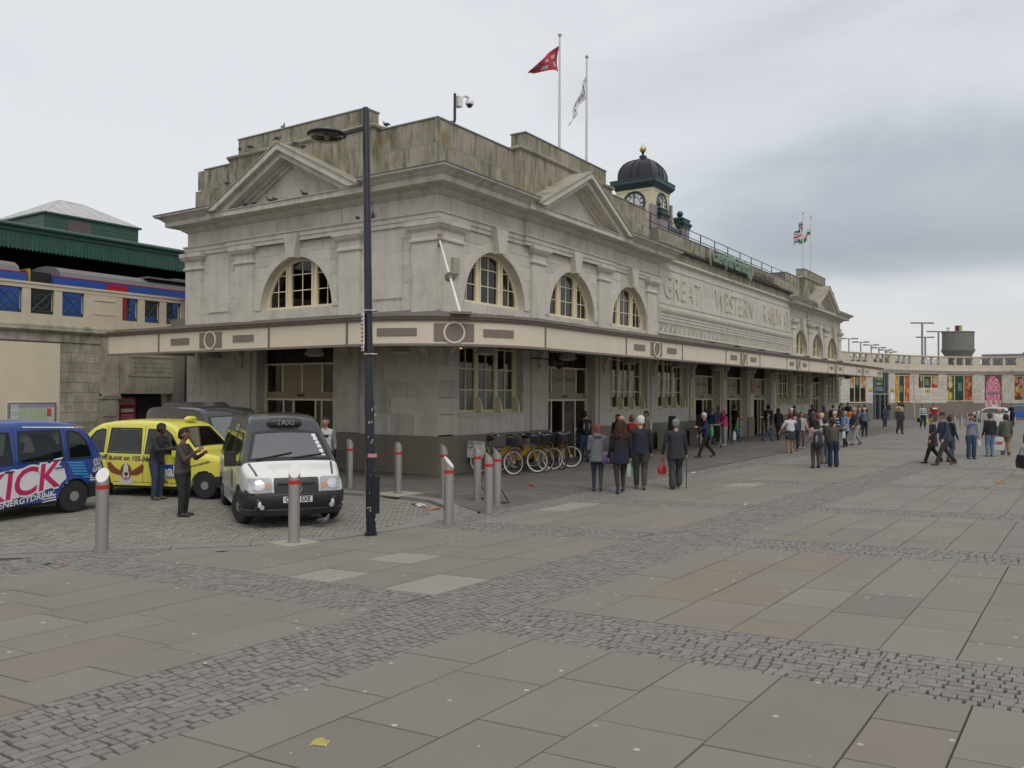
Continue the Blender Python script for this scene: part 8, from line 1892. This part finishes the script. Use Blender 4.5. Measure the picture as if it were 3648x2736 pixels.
fo=mb.build('floral_print',mat('floral_print',(.45,.30,.22),.6,.7,40),None,smooth=True); fo.parent=pb; fo.matrix_parent_inverse=(Matrix.Translation(pb.location)@Matrix.Rotation(pb.rotation_euler.z,4,'Z')).inverted()
p,hn,wd=person('woman with long curly brown hair, navy skirt and black tights walking away',-.90,-6.15,AW+4,1.70,(.018,.015,.018),(.012,.014,.045),(.02,.03,.09),(.07,.028,.014),'l','curly','stroll',((8,14),(6,14)),1.18,legs=(.045,.03,.032),skirt=.11,vox=.013,stride=-.07)
p,hn,wd=person('white-haired man in navy jacket and grey-green trousers walking away',.17,-6.16,AW-8,1.80,(.018,.021,.035),(.055,.058,.05),(.16,.06,.025),(.62,.61,.58),'l','short','stroll',((5,16),(8,18)),1.15,coat=.03,vox=.013,turn=14)
bag('pale_carrier_bag','pale green and white carrier bag between the woman in black and the white-haired man','carrier bag',hn[0],(.24,.12,.42),(.36,.50,.44),.12,R(20),.7)
p,hn,wd=person('grey-haired woman in dark checked coat and flared grey trousers walking with a stick',.78,-6.83,AW-4,1.72,(.03,.032,.04),(.05,.05,.055),BLK,(.22,.22,.23),'l','short','stroll',((5,14,14),(8,14,9)),1.15,coat=.09,flare=.018,vox=.013,stride=-.06)
bag('red_handbag','small red handbag with chrome rings in the left hand of the woman with the stick','handbag',hn[0],(.22,.11,.20),(.42,.015,.02),.24,R(-30),.9)
o=thing('walking_stick','black walking stick in the right hand of the grey-haired woman','walking stick',(hn[1].x,hn[1].y,0)); mb=MB(); mb.tube([(0,0,.0),(0,0,hn[1].z),(.02,.0,hn[1].z+.02),(.06,.03,hn[1].z+.02)],.010,7); mb.build('shaft',M_black,o); mb=MB(); mb.tube([(0,0,0),(0,0,.03)],.014,8); mb.build('ferrule',M_tyre,o)
person('man in dark green jacket half hidden behind the curly-haired woman',5.0,-3.3,TOL+30,1.68,(.015,.035,.028),(.16,.13,.09),BLK,(.30,.24,.17),'l','bald','stroll',((5,14),(5,14)),1.1,coat=.05,vox=.018)
person('brown-haired woman in bright red coat behind the white-haired man',6.4,-3.0,AW-50,1.66,(.42,.02,.02),BLK,BLK,(.12,.06,.03),'l','bob','stand',((5,14),(5,50)),1.05,coat=.10,vox=.018)
p,hn,wd=person('dark-haired man in beige jacket with a black shoulder strap near the second window',9.6,-2.1,TOL+35,1.72,(.34,.31,.26),BLK,BLK,(.012,.010,.010),'m','short','stand',((5,14),(5,30)),1.,vox=.018,lean=5)
bag('black_satchel','black satchel at the back of the man in the beige jacket','satchel',wd((.12,-.16,1.4)),(.28,.10,.30),BLK,.16,R(50))
p,hn,wd=person('white-haired man in navy anorak and black trousers striding left',11.34,-3.67,TOL+12,1.66,(.022,.028,.075),BLK,BLK,(.62,.60,.58),'l','short','walk',((30,70),(-5,40)),1.12,coat=.03,lean=7,vox=.016,stride=.19)
bag('dark_crossbody_bag','dark cross-body bag at the waist of the striding white-haired man','shoulder bag',wd((-.20,-.08,1.0)),(.24,.12,.24),NV,.10,R(30))
# pushchair with dark seat and green bag
pu=thing('pushchair','dark folding pushchair with a bright green bag hung on it','pushchair',(17.2,-1.9,0),R(200))
mb=MB()
for s in (-.22,.22): mb.tube([(-.35,s,.12),(.30,s,.62),(.45,s,1.02)],.016,6); mb.tube([(.35,s,.12),(-.15,s,.60)],.016,6)
mb.tube([(.45,-.22,1.02),(.45,.22,1.02)],.016,6); mb.build('frame',M_steel,pu)
mb=MB(); mb.rbox((.02,0,.48),(.42,.40,.06),0,0,('Y',R(15))); mb.rbox((.22,0,.74),(.07,.40,.5),0,0,('Y',R(18))); mb.ball((.12,0,.98),.24,8,0,(1,.9,.5)); mb.build('seat',cloth(BLK),pu)
for sx in (-.35,.35):
    for s in (-.24,.24): mb=MB(); mb.torus((sx,s,.11),.09,.02,16,6,0,'y'); mb.build('wheel',M_tyre,pu)
bag('green_bag','bright green shopping bag hanging on the pushchair','bag',(16.5,-2.0,1.05),(.40,.16,.46),(.03,.35,.05),.06,R(200))
p,hn,wd=person('woman in pink hooded top and pale grey trousers holding the pushchair',18.9,-1.7,TOL+25,1.64,(.50,.05,.19),(.33,.33,.34),(.4,.38,.35),(.5,.05,.19),'l','short','stand',((40,30),(30,30)),1.0,hat=('hood',(.50,.05,.19)),vox=.018)
person('short-haired man in blue jacket beside the woman in pink',20.0,-.7,AW-60,1.70,(.03,.09,.20),(.12,.11,.10),BLK,(.14,.12,.11),'l','short','stand',((5,14),(5,14)),1.05,vox=.02)
person('grey-haired man in dark olive jacket behind the pink hooded woman',22.4,-.2,TOC+20,1.76,(.12,.10,.09),BLK,BLK,(.16,.14,.13),'m','crop','stand',((5,14),(5,14)),1.,vox=.022)
p,hn,wd=person('child in green hooded top and jeans carrying a white bag',21.4,-1.5,TOL+150,1.25,(.05,.20,.10),JN,(.3,.3,.3),(.06,.035,.02),'l','bob','walk',((25,20,25),(-15,5)),1.0,vox=.02,stride=.12)
bag('white_carrier_bag','large white carrier bag held by the child in green','carrier bag',hn[1]+Vector((0,0,.05)),(.28,.12,.42),(.58,.56,.62),.06,0)
person('boy in grey-green hooded top and jeans striding by the far doors',24.0,-2.2,TOR,1.42,(.11,.12,.10),JN,(.05,.05,.05),(.05,.03,.02),'l','short','walk',((20,20),(-15,15)),1.,coat=.06,vox=.02,stride=.17)
person('long-haired woman in black jacket and boots by the far doors',25.2,-2.4,AW-40,1.68,BLK,(.05,.045,.04),BLK,(.02,.015,.012),'m','long','stroll',((5,20),(5,20)),1.,coat=.07,vox=.02)
person('white-haired woman in long red anorak and grey trousers by the far doors',26.5,-2.7,AW-70,1.66,(.33,.025,.02),(.08,.08,.08),BLK,(.6,.58,.52),'l','short','stroll',((5,14),(5,14)),1.15,coat=.10,vox=.02)
person('man with face turned right beside the red anorak woman, mostly hidden',27.4,-2.4,TOR,1.66,(.15,.10,.09),(.10,.10,.10),(.5,.5,.48),(.2,.16,.12),'l','bald','stand',((5,14),(5,14)),1.05,vox=.022)
person('dark-clothed man standing in the second far doorway',25.9,.15,TOR+20,1.80,BLK,BLK,BLK,(.03,.02,.02),'l','short','stand',((5,14),(5,60)),1.05,vox=.022)
person('person in a dark maroon top in the first far doorway',21.4,.1,AW,1.66,(.07,.02,.03),BLK,BLK,(.10,.05,.03),'l','bob','stand',((5,14),(5,14)),1.0,vox=.022)
person('dark hooded person at the third far doorway',30.2,-.4,AW,1.78,BLK,BLK,BLK,(.03,.02,.02),'l','short','stand',((5,14),(5,14)),1.05,hat=('hood',BLK),vox=.022)
# middle group
p,hn,wd=person('woman with dark red hair in white T-shirt and lime green shoes waving an arm',15.6,-5.6,AW+12,1.60,(.62,.61,.66),(.035,.038,.05),(.20,.42,.14),(.07,.012,.012),'l','short','stand',((15,15,25),(70,60,40)),1.3,legs=(.42,.24,.17),skirt=.16,sleeve='short',vox=.016)
p,hn,wd=person('red-haired woman in patterned sleeveless top and mauve trousers facing the camera',18.8,-5.2,TOC,1.60,(.38,.38,.36),(.17,.10,.10),(.5,.5,.48),(.08,.015,.015),'l','fringe','stand',((15,30),(15,30)),1.05,sleeve='none',coat=.03,vox=.018)
person('dark-trousered man mostly hidden behind the woman in the white T-shirt',17.3,-5.35,AW,1.66,(.05,.06,.08),NV,(.4,.38,.36),(.05,.03,.02),'l','short','stand',((5,14),(5,14)),1.,vox=.022)
p,hn,wd=person('black-haired girl in pale pink top and grey leggings with a navy rucksack',9.05,-8.18,AW+3,1.56,(.42,.30,.27),(.075,.07,.075),BLK,(.015,.012,.012),'l','long','stand',((10,25),(20,60)),1.,vox=.014)
backpack('large navy rucksack worn low by the black-haired girl in pale pink',wd,1.56,(.035,.04,.06),(.30,.22,.22),(.36,.24,.46),.60)
p,hn,wd=person('woman with hair in a bun, brown jacket and dark flared jeans holding one arm out',9.75,-8.55,AW-8,1.58,(.10,.085,.065),(.012,.03,.07),BLK,(.035,.02,.015),'l','bun','stand',((10,20),(75,25,45)),1.05,flare=.016,vox=.014,turn=-30)
p,hn,wd=person('girl in grey trousers carrying a grey rucksack beside the woman in brown',11.0,-8.0,AW+20,1.56,BLK,(.16,.15,.16),(.2,.1,.08),(.02,.015,.015),'l','short','stand',((10,25),(20,40)),1.,vox=.018)
backpack('grey rucksack on the girl between the pink top and the brown jacket',wd,1.56,(.08,.075,.085),(.10,.09,.10),(.32,.2,.44),.62)
person('blonde woman in white sleeveless top over navy in the middle group',15.2,-6.9,AW-60,1.64,(.60,.60,.62),NV,BLK,(.55,.42,.20),'l','short','stand',((20,60),(20,60)),1.15,sleeve='short',vox=.018)
person('girl in a shocking pink knitted hat in the middle group',17.2,-6.35,AW-10,1.56,(.07,.03,.10),NV,BLK,(.4,.03,.16),'l','short','stand',((5,14),(5,14)),1.,hat=('beanie',(.62,.04,.22)),vox=.02)
person('blonde woman in navy and white tracksuit top behind the middle group',19.2,-6.5,AW-70,1.66,(.02,.025,.06),NV,BLK,(.5,.42,.28),'l','short','stand',((5,14),(5,40)),1.15,stripes=(.5,.5,.52),vox=.02)
p,hn,wd=person('woman in light blue shirt and dark trousers carrying a blue and white bag',21.53,-6.46,TOL+20,1.62,(.20,.33,.58),BLK,BLK,(.28,.22,.15),'l','short','stroll',((15,40),(5,20)),1.15,coat=.08,sleeve='short',vox=.018)
bag('blue_white_bag','white and blue carrier bag of the woman in the light blue shirt','carrier bag',hn[0],(.24,.12,.36),(.50,.58,.66),.10,0)
person('grey-haired man in grey jacket and pale trousers striding behind the blue shirt woman',23.2,-6.6,TOL+15,1.76,(.085,.09,.10),(.33,.36,.32),BLK,(.28,.27,.26),'l','short','walk',((15,30),(-10,20)),1.1,lean=8,vox=.018,stride=.15)
# far group under the canopy
FG=[(33.6,-1.0,TOR,1.74,(.12,.015,.03),BLK,('cap',(.55,.55,.56)),'short',(.05,.03,.02),'man in dark red jacket and white cap leaning at the far windows'),(38.2,-.9,TOC,1.72,BLK,BLK,('cap',BLK),'short',(.03,.02,.02),'man in black with a black cap facing the camera by the far windows'),
 (33.9,-2.0,AW,1.6,(.10,.08,.09),NV,None,'short',(.02,.015,.012),'dark-haired seated-height person at the left of the far group'),(35.8,-2.2,AW+30,1.66,(.05,.05,.08),NV,None,'long',(.02,.015,.012),'long-haired person in dark blue in the far group'),
 (37.4,-2.4,AW-30,1.74,(.06,.055,.05),BLK,None,'short',(.03,.02,.02),'dark-haired man in brown in the middle of the far group'),(38.4,-2.6,TOR,1.72,(.14,.14,.12),BLK,None,'short',(.03,.02,.02),'man in grey-green jacket in the far group'),
 (42.0,-1.9,TOC+30,1.84,BLK,BLK,None,'crop',(.02,.015,.012),'tall man in black rising above the far group'),(41.0,-2.7,AW,1.5,(.60,.14,.02),NV,None,'short',(.02,.015,.012),'child in a bright orange top in the far group'),
 (42.8,-2.9,TOL,1.70,(.40,.38,.36),BLK,None,'short',(.03,.02,.02),'dark-haired man in pale top at the right of the far group'),(44.2,-3.0,AW,1.72,(.05,.03,.03),BLK,None,'bob',(.05,.03,.02),'brown-haired person in black at the right of the far group'),
 (32.5,-5.2,AW-40,1.66,(.14,.17,.24),NV,None,'short',(.45,.38,.30),'fair-haired woman in blue grey behind the pink hat'),(46.5,-1.0,TOR,1.80,BLK,BLK,None,'short',(.02,.015,.012),'tall dark pair member at the last station window, left one'),
 (47.6,-1.2,TOC,1.84,BLK,(.2,.2,.2),None,'crop',(.02,.015,.012),'tall dark pair member at the last station window, right one'),(45.6,-2.4,TOR-20,1.70,(.52,.50,.48),NV,None,'short',(.22,.10,.05),'ginger man with white collar before the last station window'),
 (70.5,-.2,TOC,1.78,BLK,(.10,.12,.18),None,'short',(.02,.015,.012),'person in black jacket before the first shop window of the wing')]
for x,y,f_,h,tc_,bc_,ht,sty,hc,lb in FG: person(lb,x,y,f_,h,tc_,bc_,BLK,hc,'l' if 'child' not in lb else 'm',sty,'stand',((8,25),(8,40)),1.08,hat=ht,vox=.028)
# right half of the plaza
person('girl with long dark hair, dark jacket and white shoes standing alone',46.67,-3.9,TOC+15,1.62,(.035,.035,.055),(.03,.05,.09),(.6,.6,.6),(.015,.012,.012),'l','long','stand',((8,25),(8,40)),1.0,vox=.024,coat=.03)
p,hn,wd=person('dark-haired man in pale yellow T-shirt pulling a red suitcase',49.4,-4.45,AW-30,1.84,(.62,.50,.20),(.05,.05,.06),BLK,(.03,.02,.02),'l','short','stroll',((5,10),(-10,10)),1.1,sleeve='short',vox=.024)
su=thing('red_suitcase','red wheeled suitcase beside the bald man in navy','suitcase',(46.9,-4.9,0),R(30)); mb=MB(); mb.rbox((0,0,.42),(.46,.26,.66)); mb.rbox((0,-.14,.42),(.38,.04,.5)); mb.build('case',mat('suitcase_red',(.30,.012,.02),.5,.1),su)
for s in (-.16,.16): mb=MB(); mb.torus((s,0,.05),.035,.015,12,6,0,'x'); mb.build('wheel',M_tyre,su)
mb=MB(); mb.tube([(-.1,.1,.74),(-.1,.1,1.0),(.1,.1,1.0),(.1,.1,.74)],.012,6); mb.build('pull_handle',M_black,su)
person('bald man in navy jacket and dark trousers walking towards the camera',37.58,-6.27,TOC+6,1.68,(.02,.028,.05),(.025,.03,.045),BLK,(.4,.38,.36),'l','bald','stroll',((5,14),(5,14)),1.15,stripes=(.035,.04,.06),coat=.03,vox=.02)
p,hn,wd=person('man in black from behind carrying a black holdall before the wing',74.5,-.9,AW+20,1.84,BLK,BLK,BLK,(.02,.015,.012),'d','crop','stroll',((5,14),(5,14)),1.1,vox=.028); bag('black_holdall','black holdall in the hand of the man walking towards the wing','holdall',hn[0],(.6,.3,.4),BLK,.2,R(60))
p,hn,wd=person('man in blue and white striped jumper walking with a green carrier bag',48.55,-6.14,TOC-4,1.75,(.58,.58,.60),(.02,.022,.03),(.3,.3,.3),(.06,.04,.03),'l','short','stroll',((5,12),(5,12)),1.2,stripes=(.08,.13,.19),vox=.02)
bag('lime_green_bag','lime green carrier bag held by the man in the striped jumper','carrier bag',hn[0] if hn[0].y<hn[1].y else hn[1],(.34,.15,.42),(.30,.52,.06),.10,0); bag('black_duffel','black duffel bag hanging from the shoulder of the man in the striped jumper','bag',hn[1] if hn[0].y<hn[1].y else hn[0],(.44,.26,.34),BLK,.02,R(30))
p,hn,wd=person('man in red T-shirt with white print and khaki shorts',52.23,-6.46,TOC-10,1.82,(.36,.02,.025),(.12,.10,.065),(.6,.6,.6),(.07,.03,.02),'l','short','stroll',((5,12),(5,12)),1.25,sleeve='short',shorts=True,vox=.022)
mb=MB(); mb.rbox(wd((0,.19,1.40)),(.34,.02,.11),R(TOC-100)); o=mb.build('shirt_print',M_white,None); o.parent=p; o.matrix_parent_inverse=(Matrix.Translation(p.location)@Matrix.Rotation(p.rotation_euler.z,4,'Z')).inverted()
bag('black_side_bag','black side bag of the man in the red T-shirt','bag',wd((.26,.0,1.05)),(.36,.2,.38),BLK,.03,0)
person('woman in long brown coat walking left beside the man in the blue hat',13.5,-11.0,TOL-4,1.62,(.045,.035,.045),BLK,BLK,(.09,.05,.035),'l','short','walk',((10,20),(-10,20)),1.05,coat=.16,vox=.016,stride=.17)
person('stout man in blue bucket hat, navy jacket and dark green trousers striding left',12.8,-11.46,TOL+2,1.76,(.045,.055,.10),(.045,.045,.035),(.10,.03,.025),(.25,.2,.16),'l','short','walk',((5,25),(10,60)),1.32,coat=.05,hat=('bucket',(.03,.04,.10)),lean=7,vox=.013,stride=.19)
person('brown-haired woman with dark green scarf and jeans facing right behind the stout man',14.4,-11.45,TOR+10,1.66,(.02,.028,.03),(.05,.09,.13),BLK,(.07,.045,.035),'l','bob','stroll',((5,20),(5,20)),1.,vox=.016)
p,hn,wd=person('woman in grey sweatshirt and jeans shading her eyes with a raised hand',16.6,-11.9,TOC-4,1.66,(.24,.24,.28),(.03,.07,.13),(.1,.1,.1),(.03,.012,.012),'l','bob','stand',((5,10),(75,118,22)),1.05,flare=.012,vox=.014)
mb=MB(); tm=text_mesh('Athletic',.09,.004,.004); cpos=wd((0,.15,1.28)); ang=R(TOC-4)-PI/2; F4=Matrix.Translation(cpos)@Matrix.Rotation(ang+PI,4,'Z')@Matrix.Rotation(PI/2,4,'X'); tm.transform(F4); tm.materials.clear(); tm.materials.append(M_ink); to=bpy.data.objects.new('shirt_lettering',tm); COL.objects.link(to); to.parent=p; to.matrix_parent_inverse=(Matrix.Translation(p.location)@Matrix.Rotation(p.rotation_euler.z,4,'Z')).inverted()
bag('clear_bottle_bag','small white plastic bag in the lowered hand of the woman in grey','carrier bag',hn[0],(.12,.10,.26),(.55,.60,.60),.03,0)
person('brown-haired person from behind in black jacket and pale blue jeans',18.4,-12.4,AW+4,1.68,(.016,.014,.016),(.14,.22,.36),(.2,.2,.2),(.10,.05,.03),'l','short','stand',((5,12),(5,12)),1.05,coat=.03,vox=.014)
p,hn,wd=person('dark-haired woman in grey-green jacket and beige trousers holding the large white bag',19.8,-12.85,AW-20,1.62,(.10,.105,.085),(.28,.20,.12),(.05,.06,.10),(.035,.015,.012),'l','bob','stroll',((5,12),(8,15)),1.05,coat=.09,flare=.02,vox=.014)
hb_=bag('white_shop_bag','large pale grey plastic shopping bag with red H&M letters','shopping bag',Vector((18.75,-12.62,.80)),(.52,.20,.52),(.42,.42,.44),.06,R(AW-90)); text_obj('bag_lettering','H&M',frame((-.02,-.13,-.27),(1,0,0),(0,0,1)),M_red,hb_,size=.17,ext=.003,sx=.75,bold=.003,shear=.3)
person('balding man in white open shirt facing the camera behind the jeans couple',27.6,-12.15,TOC+4,1.76,(.60,.60,.60),(.1,.1,.12),BLK,(.10,.08,.07),'l','bald','stand',((5,12),(5,12)),1.05,vox=.018)
person('dark-haired man in black jacket looking down beside the silver car',58.0,-11.3,TOL+10,1.82,BLK,BLK,BLK,(.06,.03,.02),'l','short','stand',((20,60),(20,60)),1.1,vox=.026,lean=8)
person('man in white T-shirt standing before the pink poster doorway',81.0,-8.6,TOC,1.78,(.62,.62,.66),(.3,.3,.3),BLK,(.1,.08,.07),'l','crop','stand',((5,12),(5,12)),1.1,sleeve='short',vox=.03)
p,hn,wd=person('person in purple coat cut off by the right edge of the picture',9.62,-14.22,TOL+10,1.68,(.06,.035,.09),BLK,BLK,(.03,.02,.02),'l','bob','stroll',((10,20),(5,12)),1.1,coat=.10,vox=.02)
bag('dark_leather_bag','large black leather bag hanging at the right edge of the picture','handbag',Vector((12.9,-14.35,.80)),(.40,.18,.40),BLK,.20,R(30)) if False else None
b1=bag('dark_leather_bag','large black leather tote carried by the person at the right edge','handbag',Vector((9.62,-14.22,0))+Vector((-_r.x,-_r.y,0))*.52+Vector((0,0,.86)),(.46,.18,.40),BLK,.20,R(30)); bag('brown_shoulder_bag','brown shoulder bag of the person at the right edge','shoulder bag',Vector((9.62,-14.22,0))+Vector((-_r.x,-_r.y,0))*.33+Vector((0,0,1.42)),(.34,.14,.34),(.06,.03,.025),.12,R(40))
